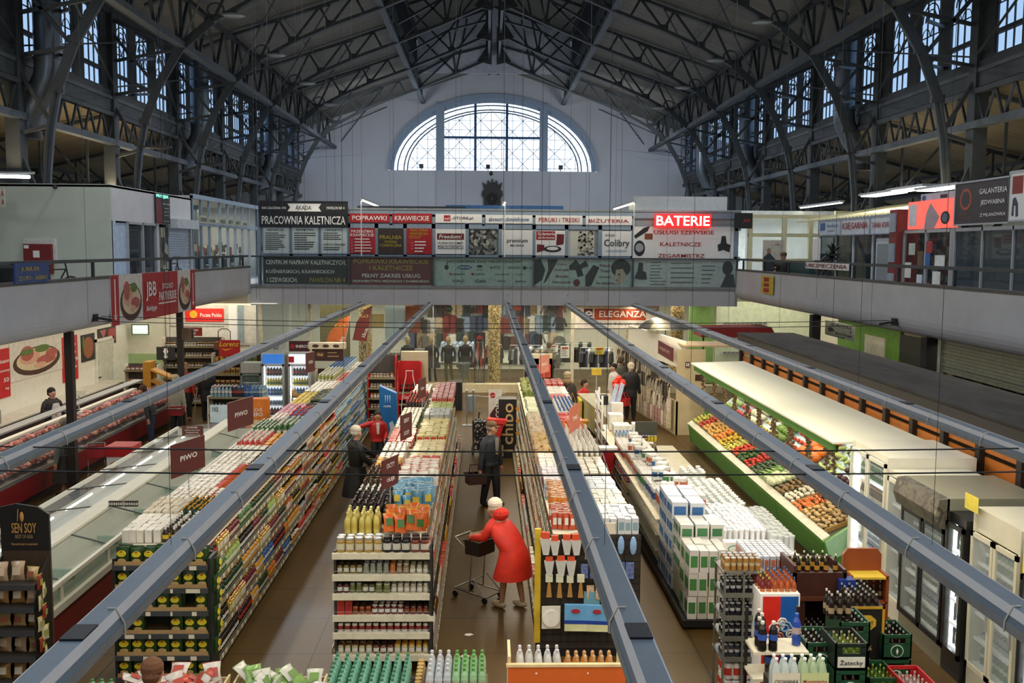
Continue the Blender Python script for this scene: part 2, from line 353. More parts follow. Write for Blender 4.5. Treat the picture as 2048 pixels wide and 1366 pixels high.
# ---------------------------------------------------------------- roof skins
def czc(x): return 14.3 - .33 * abs(x)
b = B()
for s in (-1, 1):
    b.add([(3.4 * s, 4, czc(3.4)), (9.55 * s, 4, czc(9.55)), (9.55 * s, 49.6, czc(9.55)), (3.4 * s, 49.6, czc(3.4))], [(0, 1, 2, 3)], BOARD)
    b.add([(3.4 * s, 45, czc(3.4)), (0, 45, czc(0)), (0, 49.6, czc(0)), (3.4 * s, 49.6, czc(3.4))], [(0, 1, 2, 3)], BOARD)
    b.add([(3.6 * s, 4, 14.9), (0, 4, 16.1), (0, 45.1, 16.1), (3.6 * s, 45.1, 14.9)], [(0, 1, 2, 3)], BOARD)
struct('ceiling', b)
AISLE = pattern('aisle_boards', ['7d7056', '87795e', '776a4e', '807258'], 1.4, 'noise', .8, (.3, 5, 1))
b = B()
for s in (-1, 1): b.add([(9.5 * s, 4, 8.75), (17.2 * s, 4, 6.9), (17.2 * s, 49.6, 6.9), (9.5 * s, 49.6, 8.75)], [(0, 1, 2, 3)], AISLE)
struct('ceiling_aisles', b)
b = B(); b.prism([(-3.4, czc(3.4)), (3.4, czc(3.4)), (3.4, 14.9), (0, 16.0), (-3.4, 14.9)], 'y', 45.0, 45.1, mat('b4b9c2', r=.9)); struct('wall_lantern_end', b)

# side glazing: sill girder, head, mullioned windows with arched tracery
GLB = mat('9cc4ef', r=.2, n=0, a=.12, tc_=(.60, .69, .78)); WOODB = mat('34373a', r=.7)
wproto = None; n_win = 1
for s in (-1, 1):
    b = B(); X = 9.5 * s
    b.box(X - .09, X + .09, 4, 49.5, 8.7, 9.2, STEEL); b.box(X - .12, X + .12, 4, 49.5, 8.98, 9.06, STEEL2); b.box(X - .1, X + .1, 4, 49.5, 11.02, 11.3, WOODB)
    for k in range(9):
        y0 = 5 + 5 * k
        for j in range(4):
            yy = y0 + (.0, 1.52, 3.08, 4.62)[j]; b.box(X - .03, X + .03, yy - (.0 if j == 0 else .24), yy + (.38 if j == 0 else .24 if j < 3 else .38), 9.2, 11.02, WOODB)
    struct('wall_glazing_' + ('left' if s < 0 else 'right'), b)
    for k in range(2, 9):
        for j in range(3):
            y = 5 + 5 * k + (.83, 2.3, 3.86)[j] + .02
            if y > 49: continue
            n_win += 1
            if wproto is None:
                g = B(); FR = mat('23272c', r=.5)
                g.box(-.02, .02, -.5, -.46, 0, 1.82, FR).box(-.02, .02, .46, .5, 0, 1.82, FR).box(-.05, .05, -.5, .5, .42, .5, FR).box(-.05, .05, -.5, .5, 0, .05, FR).box(-.05, .05, -.5, .5, 1.76, 1.82, FR)
                for yy in (-.15, .15): g.box(-.015, .015, yy - .012, yy + .012, 0, 1.8, FR)
                for r_ in (.42, .27, .13): g.tube([(0, r_ * math.cos(a * PI / 8), 1.32 + r_ * .9 * math.sin(a * PI / 8)) for a in range(9)], .016, FR, n=4)
                for yy in (-.22, .22): g.tube([(0, yy + .2 * math.cos(a * PI / 6), 1.0 + .18 * math.sin(a * PI / 6)) for a in range(7)], .012, FR, n=4)
                g.box(-.012, .012, -.45, .45, .98, 1.0, FR)
                wproto = struct('window_2', g, (X, y, 9.2)); B().box(-.004, .004, -.46, .46, 0, 1.8, GLB).obj('glass', wproto)
            else:
                q = dup(wproto, (X, y, 9.2)); q.name = 'window_%d' % n_win
# lantern sides
LG = mat('8aa6c4', r=.3, n=0, a=.3, tc_=(.12, .2, .3))
for s, nm in ((-1, 'left'), (1, 'right')):
    b = B(); X = 3.42 * s
    b.box(X - .06, X + .06, 4, 45, 12.95, 13.35, STEEL); b.box(X - .05, X + .05, 4, 45, 14.6, 14.95, STEEL)
    for k in range(104): b.box(X - .03, X + .03, 4 + .395 * k, 4.14 + .395 * k, 13.3, 14.7, WOODB)
    struct('wall_lantern_' + nm, b)
    struct('window_%d' % (60 + s), B().box(X - .005, X + .005, 4, 45, 13.35, 14.6, LG))

# ---------------------------------------------------------------- steel arches (one thing every five metres)
LOW = [(8.95, 4.46), (8.95, 5.6), (8.93, 6.8), (8.83, 7.7), (8.68, 8.4), (8.3, 9.35), (7.75, 10.25), (6.97, 10.9), (6.0, 11.42), (4.9, 11.9), (3.4, 12.45), (1.7, 13.15), (.35, 13.75)]
UP = [(9.5, 4.46), (9.5, 11.05), (8.6, 11.25), (7.75, 11.6), (6.4, 12.05), (5.2, 12.45), (4.2, 12.8), (3.45, 13.05), (1.8, 13.95), (.3, 14.35)]
def make_truss():
    t = thing('roof_arch', 'x', 'steel arch', (0, 0, 0), 0, 'riveted steel arches of the hall roof')
    for s in (-1, 1):
        b = B()
        for i in range(len(LOW) - 1):
            b.bar((LOW[i][0] * s, 0, LOW[i][1]), (LOW[i + 1][0] * s, 0, LOW[i + 1][1]), .2 if i > 4 else .15, .09, STEEL2 if i < 6 else STEEL)
            if i < 7: b.bar((LOW[i][0] * s, -.1, LOW[i][1]), (LOW[i + 1][0] * s, -.1, LOW[i + 1][1]), .03, .2, STEEL)
        b.obj('lower_chord', t)
        b = B()
        for i in range(2, len(UP) - 1): b.bar((UP[i][0] * s, 0, UP[i][1]), (UP[i + 1][0] * s, 0, UP[i + 1][1]), .16, .07, STEEL)
        b.obj('upper_chord', t)
        b = B(); b.box(9.5 * s - .14, 9.5 * s + .14, -.16, .16, 4.46, 11.05, STEEL); b.obj('column', t)
        b = B()
        wl = [((8.93, 6.0), (9.5, 4.8)), ((8.93, 6.0), (9.5, 7.4)), ((8.8, 7.8), (9.5, 7.6)), ((8.8, 7.8), (9.5, 9.0)), ((8.35, 9.3), (9.5, 9.1)), ((8.35, 9.3), (9.5, 10.7)), ((7.75, 10.25), (9.4, 10.9)), ((7.75, 10.25), (9.5, 9.9)),
              ((7.75, 10.25), (7.75, 11.6)), ((6.97, 10.9), (7.75, 11.6)), ((6.97, 10.9), (6.4, 12.05)), ((6.0, 11.42), (6.4, 12.05)), ((6.0, 11.42), (5.2, 12.45)), ((4.9, 11.9), (5.2, 12.45)), ((4.9, 11.9), (4.2, 12.8)), ((3.9, 12.27), (4.2, 12.8)),
              ((3.4, 12.45), (3.45, 14.9)), ((3.4, 12.45), (1.8, 13.95)), ((1.7, 13.15), (1.8, 13.95)), ((1.7, 13.15), (1.2, 15.5)), ((1.7, 13.15), (3.4, 14.8)), ((1.8, 13.95), (.3, 15.9)), ((.35, 13.75), (.3, 14.35))]
        for (a, c) in wl: b.bar((a[0] * s, 0, a[1]), (c[0] * s, 0, c[1]), .07, .07, STEEL)
        for (x, z) in LOW[4:-1]: b.box(x * s - .13, x * s + .13, -.05, .05, z, z + .16, STEEL)
        b.prism([(.12 * s, 13.55), (.75 * s, 13.7), (.35 * s, 14.3), (.4 * s, 15.0), (.12 * s, 15.2)], 'y', -.04, .04, STEEL)
        b.bar((0, 0, 16.05), (3.5 * s, 0, 14.88), .12, .1, STEEL)
        b.obj('lattice', t)
        b = B()                                        # aisle half truss
        b.bar((9.5 * s, 0, 6.9), (13.2 * s, 0, 7.25), .09, .07, STEEL); b.bar((13.2 * s, 0, 7.25), (17 * s, 0, 6.3), .09, .07, STEEL); b.bar((9.5 * s, 0, 8.65), (17 * s, 0, 6.85), .1, .09, STEEL)
        b.bar((9.5 * s, 0, 5.4), (10.9 * s, 0, 6.95), .09, .09, STEEL)
        for k in range(6):
            x = 10.1 + 1.15 * k; zl = 6.9 + (x - 9.5) * .095 if x < 13.2 else 7.25 - (x - 13.2) * .25; b.bar((x * s, 0, zl), (x * s, 0, 8.65 - (x - 9.5) * .24), .05, .05, STEEL)
            b.bar((x * s, 0, zl), ((x + 1.1) * s, 0, 8.65 - (x + 1.1 - 9.5) * .24), .05, .05, STEEL)
        b.obj('aisle_truss', t)
    return t
tr0 = make_truss(); first = True
ORD = ['first', 'second', 'third', 'fourth', 'fifth', 'sixth', 'seventh', 'eighth']
for k in range(8):
    y = 45 - 5 * k; lab = 'riveted dark steel roof arch with lattice bracing, ' + ORD[k] + ' counted from the gable wall'
    if k == 0: tr0.location = (0, y, 0); tr0['label'] = lab
    else: dup(tr0, (0, y, 0), label=lab)
# lengthwise lattice girders
def girder(x, z0, z1, lab, step=1.25, y0=8, y1=49.4, tilt=0, r=.05, nm='lattice_girder'):
    t = thing(nm, lab, 'steel girder', (x, 0, 0)); b = B(); b.box(-.1, .1, y0, y1, z0 - .06, z0 + .08, STEEL2); b.obj('bottom_chord', t)
    B().box(tilt - .07, tilt + .07, y0, y1, z1 - .05, z1 + .05, STEEL).obj('top_chord', t)
    b = B(); k = 0; y = y0
    while y + step <= y1 + .01:
        b.bar((0, y, z0), (tilt, y + step / 2, z1), r, r, STEEL); b.bar((tilt, y + step / 2, z1), (0, y + step, z0), r, r, STEEL); y += step
    b.obj('diagonals', t); return t
for s, sd in ((-1, 'left'), (1, 'right')):
    girder(7.72 * s, 10.3, 11.5, 'long steel lattice girder at the bend of the arches, %s side of the roof' % sd, 1.67, r=.07)
    girder(3.42 * s, 12.5, 13.2, 'long steel lattice girder along the %s edge of the raised ridge light' % sd, 1.0)
    girder(9.42 * s, 7.95, 8.62, 'shallow lattice girder under the %s row of high windows' % sd, .72, r=.045)
    girder(13.2 * s, 7.2, 7.7, 'steel purlin over the %s upper aisle' % sd, 1.6)
    wire('tie_rod', 'thin steel rod running along the %s roof slope' % sd, 'steel rod', [(6.2 * s, 6, 12.02), (6.2 * s, 49.4, 12.02)], .025, STEEL)
    b = B()
    for k in range(7):
        y = 15 + 5 * k
        for (xa, za, xb, zb) in ((7.7, 10.4, 4.9, 12.5), (9.4, 9.3, 8.4, 10.4)):
            b.bar((xa * s, y, za), (xb * s, y + 5, zb), .035, .035, STEEL); b.bar((xa * s, y + 5, za), (xb * s, y, zb), .035, .035, STEEL)
    for k in range(7):
        for zz in (9.35, 10.2):
            b.bar((9.45 * s, 15 + 5 * k + 1.5, zz), (8.4 * s - .0 * s, 15 + 5 * k, zz - .2), .06, .06, STEEL2)
    tag(b.obj('wind_bracing'), 'crossed steel rods bracing the arches along the %s side' % sd, 'steel bracing')
t = thing('ridge_girder', 'twin steel ridge beam running through the tops of the arches', 'steel girder'); 
for x in (-.22, .22): B().box(x - .05, x + .05, 8, 49.4, 13.85, 14.3, STEEL2).obj('beam', t)

# air ducts
DUCT = mat('5f6870', r=.35, m=.6, n=.1); 
def duct(x, y, lab, r=.27):
    s = -1 if x < 0 else 1; t = thing('air_duct', lab, 'air duct', (x, y, 0), 0, None)
    B().tube([(0, 0, 11.0), (0, 0, 9.3), (0, 0, 9.0), (.03 * s, 0, 8.75), (.2 * s, 0, 8.4), (.42 * s, 0, 8.1), (.5 * s, 0, 7.85), (.5 * s, 0, 7.6)], r, DUCT, n=18).obj('pipe', t)
    b = B()
    b.tube([(0, 0, 9.1), (0, 0, 9.14)], r + .02, DUCT, n=18); b.obj('joint_ring', t); b = B()
    b.tube([(.5 * s, 0, 7.56), (.5 * s, 0, 7.72)], r + .04, BLACK, n=18); b.obj('flange', t)
for i, y in enumerate((20.4, 30.9, 41.0)): duct(-9.0, y, ['nearest', 'middle', 'farthest'][i] + ' fat grey air duct in front of the left high windows')
for i, y in enumerate((26.3, 36.2, 43.5)): duct(9.05, y, ['nearest', 'middle', 'farthest'][i] + ' fat grey air duct in front of the right high windows')

# arch floodlamps with wire loops
def lamp(x, y, z, lab):
    s = -1 if x < 0 else 1; t = thing('arch_lamp', lab, 'lamp', (x, y, z), 0, 'looped lamps on the roof arches')
    b = B(); b.ell((-.25 * s, 0, 0), (.34, .2, .07), mat('8b918f', r=.3, m=.4)); b.obj('head', t)
    B().tube([(.15 * s + .2 * math.cos(a * PI / 6), 0, .12 + .16 * math.sin(a * PI / 6)) for a in range(13)], .028, STEEL2, n=6).obj('loop', t)
for s, sd in ((-1, 'left'), (1, 'right')):
    for k, y in enumerate((25, 30, 35, 40)): lamp(6.75 * s, y, 11.05, 'oval lamp with a looped bracket on the %s arch, %s from the camera' % (sd, ORD[k]))
    for k, y in enumerate((25, 30, 35, 40)):
        t = thing('column_lamp', 'flat oval lamp on an arm by the %s columns, %s from the camera' % (sd, ORD[k]), 'lamp', (8.6 * s, y - .2, 7.85), 0, 'flat lamps on the hall columns')
        B().ell((-.3 * s, 0, 0), (.36, .16, .05), DARK).obj('head', t); B().bar((0, 0, 0), (.3 * s, .1, .05), .03, .03, DARK).obj('arm', t)
# emblem over the kiosks
t = thing('wall_emblem', 'dark metal crowned shield emblem on the wall under the half-round window', 'emblem', (-.03, 49.36, 7.45), 0)
EM = mat('2f2c2a', r=.6, n=.3, ns=8, bump=.6)
B().prism([(-.42, 0), (.42, 0), (.42, .45), (.52, .6), (.47, .85), (.3, .95), (-.3, .95), (-.47, .85), (-.52, .6), (-.42, .45)], 'y', -.1, 0, EM).obj('shield', t)
B().prism([(-.42, .93), (.42, .93), (.48, 1.25), (.3, 1.08), (.2, 1.35), (.09, 1.12), (0, 1.42), (-.09, 1.12), (-.2, 1.35), (-.3, 1.08), (-.48, 1.25)], 'y', -.09, -.01, EM).obj('crown', t)
b = B()
for a in range(10): b.tube([(.25 * math.cos(a * PI / 5) * 1.1, -.13, .45 + .3 * math.sin(a * PI / 5)), (.12 * math.cos(a * PI / 5 + .6), -.15, .45 + .14 * math.sin(a * PI / 5 + .6))], .045, EM, n=5)
b.obj('relief', t)
t = thing('bell_lamp', 'small dark pear-shaped lamp above the crowned emblem', 'lamp', (-.09, 49.4, 9.0)); B().lathe([(.02, -.0), (.1, .06), (.09, .16), (.03, .24)], EM, 8).obj('body', t)

KR = 1.45
for o in list(C.objects):
    if o in ROOF0 or o.parent: continue
    o.location = Vector(o.location) * KR + Vector((.135, 0, -2.448)); o.scale = (KR, KR, KR)

# ================================================================ UPPER STOREY
GOLD = mat('b3a02c', r=.5, n=0); INK = mat('2a2a2c', r=.6, n=0); REDT = mat('a3201f', r=.6, n=0); GREYT = mat('6b7072', r=.6, n=0); BLUET = mat('2c5d8c', r=.6, n=0)
PALE = mat('cfdcd8', r=.4, n=.03); SHOPD = mat('2b2f33', r=.6, n=.2)
YK = 37.6; YB = 36.72
t = thing('kiosk_row', 'long grey-framed row of service kiosks across the far gallery', 'kiosk', (0, YK, 0))
b = B()
for z0, z1 in ((6.62, 6.86), (6.18, 6.36), (5.02, 5.2), (4.06, 4.2)): b.box(-8.75, 9.3, 0, .08, z0, z1, GREYFR)
for px in (518, 582, 640, 697, 753, 810, 867, 934, 1001, 1068, 1133, 1200, 1265, 1472):
    x = W(px, 480, y=YK).x; b.box(x - .07, x + .07, .0, .09, 4.06, 6.7, GREYFR)
for px in (782, 967, 1168): x = W(px, 440, y=YK).x; b.box(x - .06, x + .06, .0, .09, 6.3, 6.7, GREYFR)
b.obj('frame', t)
B().box(-8.7, 9.25, .1, .14, 4.06, 6.8, mat('9ba3a3', n=.1)).obj('back_panel', t)
B().box(-8.8, 9.3, -.05, 4.6, 6.86, 6.93, mat('8c9296')).obj('roof', t)
B().box(W(940, 0, y=YK).x, W(996, 0, y=YK).x, .05, .09, 5.2, 6.15, pattern('crowded_shop_interior', ['3a3d3a', '8d8f84', '5c5f58', 'b9b7a4', '2a2826'], 9, 'vor', .5)).obj('window', t)
B().box(W(1137, 0, y=YK).x, W(1196, 0, y=YK).x, .05, .09, 5.2, 6.15, pattern('blinds', ['dedccb', 'c2c0ae'], 22, 'band', .5, (0, 0, 1))).obj('window', t)
bl = B()
R2 = random.Random(3)
for k in range(70): bl.cb(W(1178, 0, y=YK).x + R2.uniform(-.28, .28), .03, R2.uniform(5.2, 6.1), .07, .03, .06, R2.choice([SHOPD, mat('8d7a5c'), mat('c9c9bf')]))
bl.obj('window_display', t)
kb = ('y', YK - .04); g_ = 'kiosk sign boards on the far gallery'
def bars(n, x0, x1, z0, z1, m, seed=1, t=.4):
    rr = random.Random(seed); o = []
    for i in range(n):
        z = z1 - (i + .5) * (z1 - z0) / n; o.append(('print', rect(x0, x0 + (x1 - x0) * rr.uniform(.55, 1), z, z + (z1 - z0) / n * t), m))
    return o
psign('sign_board', 'tall black sign board with white ribbon at the left end of the kiosk row', 'sign', (518, 402, 696, 454), ('y', YK - .12), BLACK, group=g_,
      lines=[('ROK ZAŁOŻENIA 1993', .17, .74, .27, .12, WHITE), ('AKADA', .5, .74, .18, .17, INK), ('PAWILON NR 4', .86, .74, .2, .11, WHITE), ('PRACOWNIA KALETNICZA', .5, .26, .94, .32, WHITE)],
      shapes=[('ribbon', [(.32, .6), (.70, .6), (.67, .75), (.70, .9), (.32, .9), (.35, .75)], WHITE)])
for px, ti, sd, nl in ((527, 'KALETNICTWO :', 1, 9), (585, 'KRAWIECTWO:', 2, 8), (643, 'KUŚNIERSTWO:', 3, 4)):
    psign('price_board', 'pale list board titled with black capitals, %s of three below the black sign' % ['', 'first', 'second', 'third'][sd], 'sign', (px, 456, px + 51, 506), kb, PALE, group=g_, frame=GREYFR,
          lines=[(ti, .5, .93, .7, .08, INK)] + ([('NAPRAWY SZEWSKIE:', .5, .34, .86, .08, INK)] if sd == 3 else []), shapes=bars(nl, .07, .93, .1 if sd < 3 else .5, .82, INK, sd) + (bars(2, .07, .93, .08, .24, INK, 9) if sd == 3 else []))
for (bx, lab, m, tx, tm) in (
        ((699, 427, 779, 445), 'red header board reading POPRAWKI', RED, 'POPRAWKI', WHITE), ((784, 427, 864, 446), 'red header board reading KRAWIECKIE', RED, 'KRAWIECKIE', WHITE),
        ((871, 428, 964, 446), 'white header board with a round-cornered red mark and the letters STORE', WHITE, '-STORE.pl', INK), ((971, 430, 1065, 447), 'white header board with small blue script lettering', WHITE, 'akcesoriadotelefonow', BLUET),
        ((1071, 431, 1165, 449), 'white header board reading PERUKI i TRESKI in red', WHITE, 'PERUKI i TRESKI', REDT), ((1171, 432, 1264, 450), 'white header board reading BIŻUTERIA in red', WHITE, 'BIŻUTERIA', REDT)):
    st = 'STORE' in tx
    psign('header_board', lab, 'sign', bx, kb, m, group=g_, lines=[(tx, .58 if st else .5, .5, .45 if st else .86, .5 if not st else .38, tm)] + ([('ui', .25, .5, .1, .3, WHITE)] if st else []),
          shapes=[('mark', rect(.18, .32, .2, .85), RED)] if st else ())
ck = lambda n, x0, z0: [('tick', [(x0, z0 - i * .12), (x0 + .03, z0 - .03 - i * .12), (x0 + .08, z0 + .05 - i * .12), (x0 + .03, z0 - .01 - i * .12)], WHITE) for i in range(n)]
psign('service_board', 'red board with white ticks listing clothing alterations', 'sign', (699, 457, 750, 507), kb, RED, group=g_, lines=[('PRZERÓBKI', .5, .9, .84, .13, WHITE), ('KRAWIECKIE', .5, .74, .92, .12, WHITE)], shapes=ck(5, .06, .55) + bars(5, .2, .9, .02, .62, WHITE, 5, .3))
psign('service_board', 'dark board with yellow laundry lettering', 'sign', (756, 457, 807, 508), kb, mat('3b302c'), group=g_, lines=[('PRALNIA', .5, .66, .86, .15, GOLD), ('WODNA', .5, .48, .5, .1, GOLD), ('I CHEMICZNA', .5, .34, .86, .11, GOLD)])
psign('service_board', 'red board with yellow title and white ticked list, beside the phone boards', 'sign', (813, 457, 864, 508), kb, RED, group=g_, lines=[('PRACOWNIA', .5, .93, .7, .09, GOLD), ('KRAWIECKA', .5, .8, .7, .1, GOLD)], shapes=bars(2, .1, .85, .58, .72, GOLD, 4, .3) + ck(3, .18, .45) + bars(4, .32, .8, .02, .52, WHITE, 6, .35))
psign('offer_board', 'white phone offer board with a red slogan strip', 'sign', (871, 458, 931, 508), kb, WHITE, group=g_, lines=[('Freedom!', .5, .7, .74, .16, WHITE, .2), ('19,90zł NOLIMIT', .5, .43, .86, .1, INK), ('4GB INTERNETU', .5, .3, .86, .1, INK)], shapes=[('strip', rect(.05, .95, .57, .82), MAROON)] + bars(1, .07, .95, .16, .24, GREYT, 2))
psign('offer_board', 'plain white board reading premium in dark letters', 'sign', (1004, 460, 1065, 510), kb, WHITE, group=g_, lines=[('premium', .5, .55, .68, .2, INK), ('MOBILE', .5, .38, .45, .08, INK)])
psign('picture_board', 'white board picturing a brown leather belt and holster with a red caption', 'sign', (1071, 461, 1130, 511), kb, WHITE, group=g_, lines=[('Galanteria', .36, .87, .58, .13, WHITE), ('skórzana', .36, .72, .55, .1, WHITE)],
      shapes=[('caption_patch', rect(.02, .66, .62, .97), REDT), ('holster', [(.7, .4), (.95, .45), (.97, .85), (.72, .86)], MAROON), ('belt', ('o', .58, .26, .3, .13), INK), ('belt_hole', ('o', .58, .28, .2, .07), WHITE), ('strap', [(.05, .12), (.3, .2), (.3, .42), (.05, .45)], MAROON)])
psign('brand_board', 'white board with tall grey bird-name lettering over a silver streak', 'sign', (1204, 462, 1263, 512), kb, WHITE, group=g_, lines=[('WYROBY', .27, .82, .34, .09, INK), ('Colibry', .5, .48, .86, .36, INK)], shapes=[('streak', ('o', .5, .2, .38, .05), mat('b9c4ca'))])
psign('service_board', 'large white board with dark red repair service lettering, watch and shoe pictures', 'sign', (1267, 453, 1467, 519), kb, WHITE, group=g_, frame=GREYFR,
      lines=[('USŁUGI SZEWSKIE', .5, .82, .6, .12, REDT), ('KALETNICZE', .47, .46, .41, .12, REDT), ('ZEGARMISTRZ', .48, .11, .47, .12, REDT)],
      shapes=[('shoe_picture', [(.0, .7), (.1, .95), (.16, 1.0), (.14, .85), (.02, .62)], INK), ('case_picture', rect(.11, .19, .6, .78), mat('8b4a2b')), ('watch_picture', ('o', .06, .33, .055, .24), INK), ('watch_face', ('o', .06, .35, .04, .13), mat('a9adb0')), ('cobbler_picture', [(.85, .25), (.9, .3), (.96, .22), (.97, .45), (.93, .5), (.92, .72), (.88, .72), (.87, .5), (.84, .45)], INK)])
NEON = mat('ff2a2a', r=.5, n=0, e=.9); NEONW = mat('fff0e6', r=.5, n=0, e=2.2)
t = psign('light_sign', 'glowing red sign box with white letters BATERIE above the repair board', 'illuminated sign', (1310, 428, 1422, 455), ('y', YK - .3), NEON, lines=[('BATERIE', .5, .5, .95, .72, NEONW)], t=.14)
# balustrade across the gallery with banners behind the glass
t = thing('gallery_balustrade', 'grey steel and glass balustrade across the far gallery', 'balustrade', (0, YB, 0))
B().box(-8.9, 9.0, -.03, .03, 5.08, 5.14, RAILG).obj('handrail', t)
for px in (521, 698, 866, 1068, 1266, 1474):
    x = W(px, 540, y=YB).x; B().box(x - .03, x + .03, -.03, .03, 4.08, 5.1, RAILG).obj('post', t)
B().box(-8.8, 8.95, .02, .03, 4.1, 5.06, glass('cfe2dd', .05)).obj('glass_panel', t)
bb = ('y', YB + .12)
psign('banner', 'black banner with condensed white letters and gold PAWILON NR 4 on the far balustrade', 'banner', (527, 514, 697, 568), bb, BLACK, lines=[('CENTRUM NAPRAW KALETNICZYCH,', .5, .79, .94, .19, WHITE), ('KUŚNIERSKICH, KRAWIECKICH', .43, .47, .8, .19, WHITE), ('I SZEWSKICH.', .22, .15, .36, .17, WHITE), ('PAWILON NR 4', .75, .15, .42, .18, GOLD)])
psign('banner', 'dark red banner with gold and white tailoring letters on the far balustrade', 'banner', (699, 515, 865, 570), bb, MAROON, lines=[('POPRAWKI KRAWIECKIE', .5, .86, .9, .17, GOLD), ('I KALETNICZE', .5, .62, .52, .17, GOLD), ('PEŁNY ZAKRES USŁUG', .5, .34, .7, .14, WHITE), ('KRAWIECTWA MĘSKIEGO I DAMSKIEGO', .5, .13, .92, .11, WHITE)])
psign('banner', 'pale green phone accessories banner with three rows of small dark logos', 'banner', (867, 516, 1067, 572), bb, mat('b4c8c1', r=.35), lines=[('AKCESORIA DO TELEFONÓW', .5, .88, .76, .1, INK), ('SAMSUNG', .31, .66, .12, .06, WHITE), ('HUAWEI', .46, .58, .07, .04, INK), ('hTC', .62, .66, .1, .1, INK), ('SONY', .81, .66, .13, .08, INK), ('LG', .96, .66, .05, .06, INK),
      ('spigen', .25, .42, .12, .07, INK), ('GRIFFIN', .46, .42, .1, .05, INK), ('CASE-MATE', .68, .42, .16, .05, INK), ('incipio', .86, .42, .1, .05, INK), ('UAG', .25, .18, .11, .1, INK), ('iOttie', .47, .18, .11, .12, INK), ('ZAGG', .68, .18, .08, .08, INK), ('belkin', .87, .18, .1, .08, INK)],
      shapes=[('apple_mark', ('o', .13, .66, .022, .09), INK), ('leaf', ('o', .138, .79, .008, .03), INK), ('logo_oval', ('o', .31, .66, .075, .08), BLUET), ('fan_mark', ('o', .46, .7, .03, .05), INK), ('round_mark', ('o', .91, .66, .02, .07), INK), ('dot', ('o', .17, .42, .012, .04), REDT), ('dot', ('o', .39, .42, .015, .05), REDT)])
psign('banner', 'pale green jewellery banner with earrings, butterfly brooch and a dark-haired head', 'banner', (1069, 518, 1265, 574), bb, mat('b9cdc6', r=.35), lines=[('Klipsy', .28, .8, .1, .1, MAROON), ('Kolczyki', .28, .6, .15, .1, MAROON), ('Broszki', .28, .38, .12, .1, MAROON), ('Naszyjniki', .28, .16, .19, .1, MAROON), ('Peruki', .72, .78, .11, .1, MAROON), ('Treski', .72, .58, .1, .1, MAROON), ('Ozdoby', .72, .36, .13, .1, MAROON), ('do włosów', .72, .15, .18, .1, MAROON)],
      shapes=[('earring', [(.0, .05), (.08, .25), (.11, .6), (.06, 1), (.0, .95)], INK), ('earring', [(.13, .98), (.24, .98), (.2, .7), (.12, .2), (.09, .1), (.14, .6)], INK), ('butterfly', [(.35, .75), (.42, .98), (.46, .8), (.52, .95), (.55, .75), (.48, .65), (.5, .4), (.44, .35), (.42, .6), (.36, .6)], INK), ('leaf_brooch', [(.52, .0), (.58, .05), (.66, .7), (.6, .8), (.52, .4)], INK), ('ball_pendant', ('o', .43, .15, .035, .13), MAROON),
              ('hair', ('o', .88, .68, .1, .32), INK), ('face', [(.83, .62), (.9, .66), (.94, .4), (.9, .14), (.83, .1), (.82, .35)], mat('c9b8a6')), ('eye', ('o', .86, .46, .012, .03), INK), ('lips', ('o', .845, .25, .012, .02), MAROON)])
psign('banner', 'white banner of small service lists with a cobbler drawing and a long-haired figure', 'banner', (1267, 520, 1473, 576), bb, mat('cfd8d6', r=.35),
      shapes=bars(8, .16, .32, .05, .95, GREYT, 4, .25) + bars(5, .36, .6, .1, .95, GREYT, 5, .2) + bars(5, .66, .8, .1, .85, GREYT, 6, .2) + [('cobbler_drawing', [(.01, .35), (.05, .3), (.13, .3), (.12, .55), (.09, .6), (.09, .88), (.05, .9), (.04, .6)], INK), ('figure_head', ('o', .91, .72, .05, .25), INK), ('figure_body', [(.84, 0), (.99, 0), (.97, .5), (.9, .5)], SHOPD)])
for i, (x, z) in enumerate(((-4.9, 7.27), (.37, 7.22), (5.15, 7.24))):
    t = thing('strip_lamp', 'fluorescent strip lamp on a thin pole over the far kiosks, ' + ['left', 'middle', 'right'][i] + ' of three', 'lamp', (x, 36.95, 0), 0, 'strip lamps on poles over the far gallery')
    B().tube([(0, 0, 4.08), (0, 0, z)], .022, WHITE, n=6).obj('pole', t)
    B().box(-.07, .07, 0, 6.0, z - .05, z + .02, ALU).obj('housing', t)
    B().tube([(0, .1, z - .08), (0, 5.9, z - .08)], .03, mat('fff1cc', n=0, e=3.5), n=6).obj('tube', t)
tag(B().box(0, 3.6, 0, 1.2, 0, .55, mat('c9cccc', n=.05)).obj('roof_cabinet', None, (5.3, 38.2, 6.93)), 'long pale cabinet on top of the kiosk row near the red lit sign', 'cabinet')
tag(B().box(0, 4.1, 0, 1, 0, .1, mat('3a3f45')).obj('roof_trough', None, (-5.2, 38.2, 6.93)), 'dark trough lying on the kiosk roof left of the middle lamp', 'trough')
tag(B().box(0, 4.6, 0, 1, 0, .2, mat('4f7fb5', r=.4)).obj('roof_banner', None, (-1.9, 39.2, 6.93)), 'blue and white board lying on the kiosk roof below the emblem', 'board')

# ---- railings of the side galleries
for s, sd in ((-1, 'left'), (1, 'right')):
    t = thing('gallery_railing', 'dark steel railing along the %s gallery' % sd, 'railing', (8.98 * s + .02 * s, 0, 0))
    B().box(-.04, .04, 6, 36.6, 5.08, 5.15, mat('3c4244', r=.5)).obj('handrail', t)
    for k in range(11): B().box(-.03, .03, 8.7 + 2.72 * k - .03, 8.7 + 2.72 * k + .03, 4.76, 5.08, mat('3c4244', r=.5)).obj('post', t)
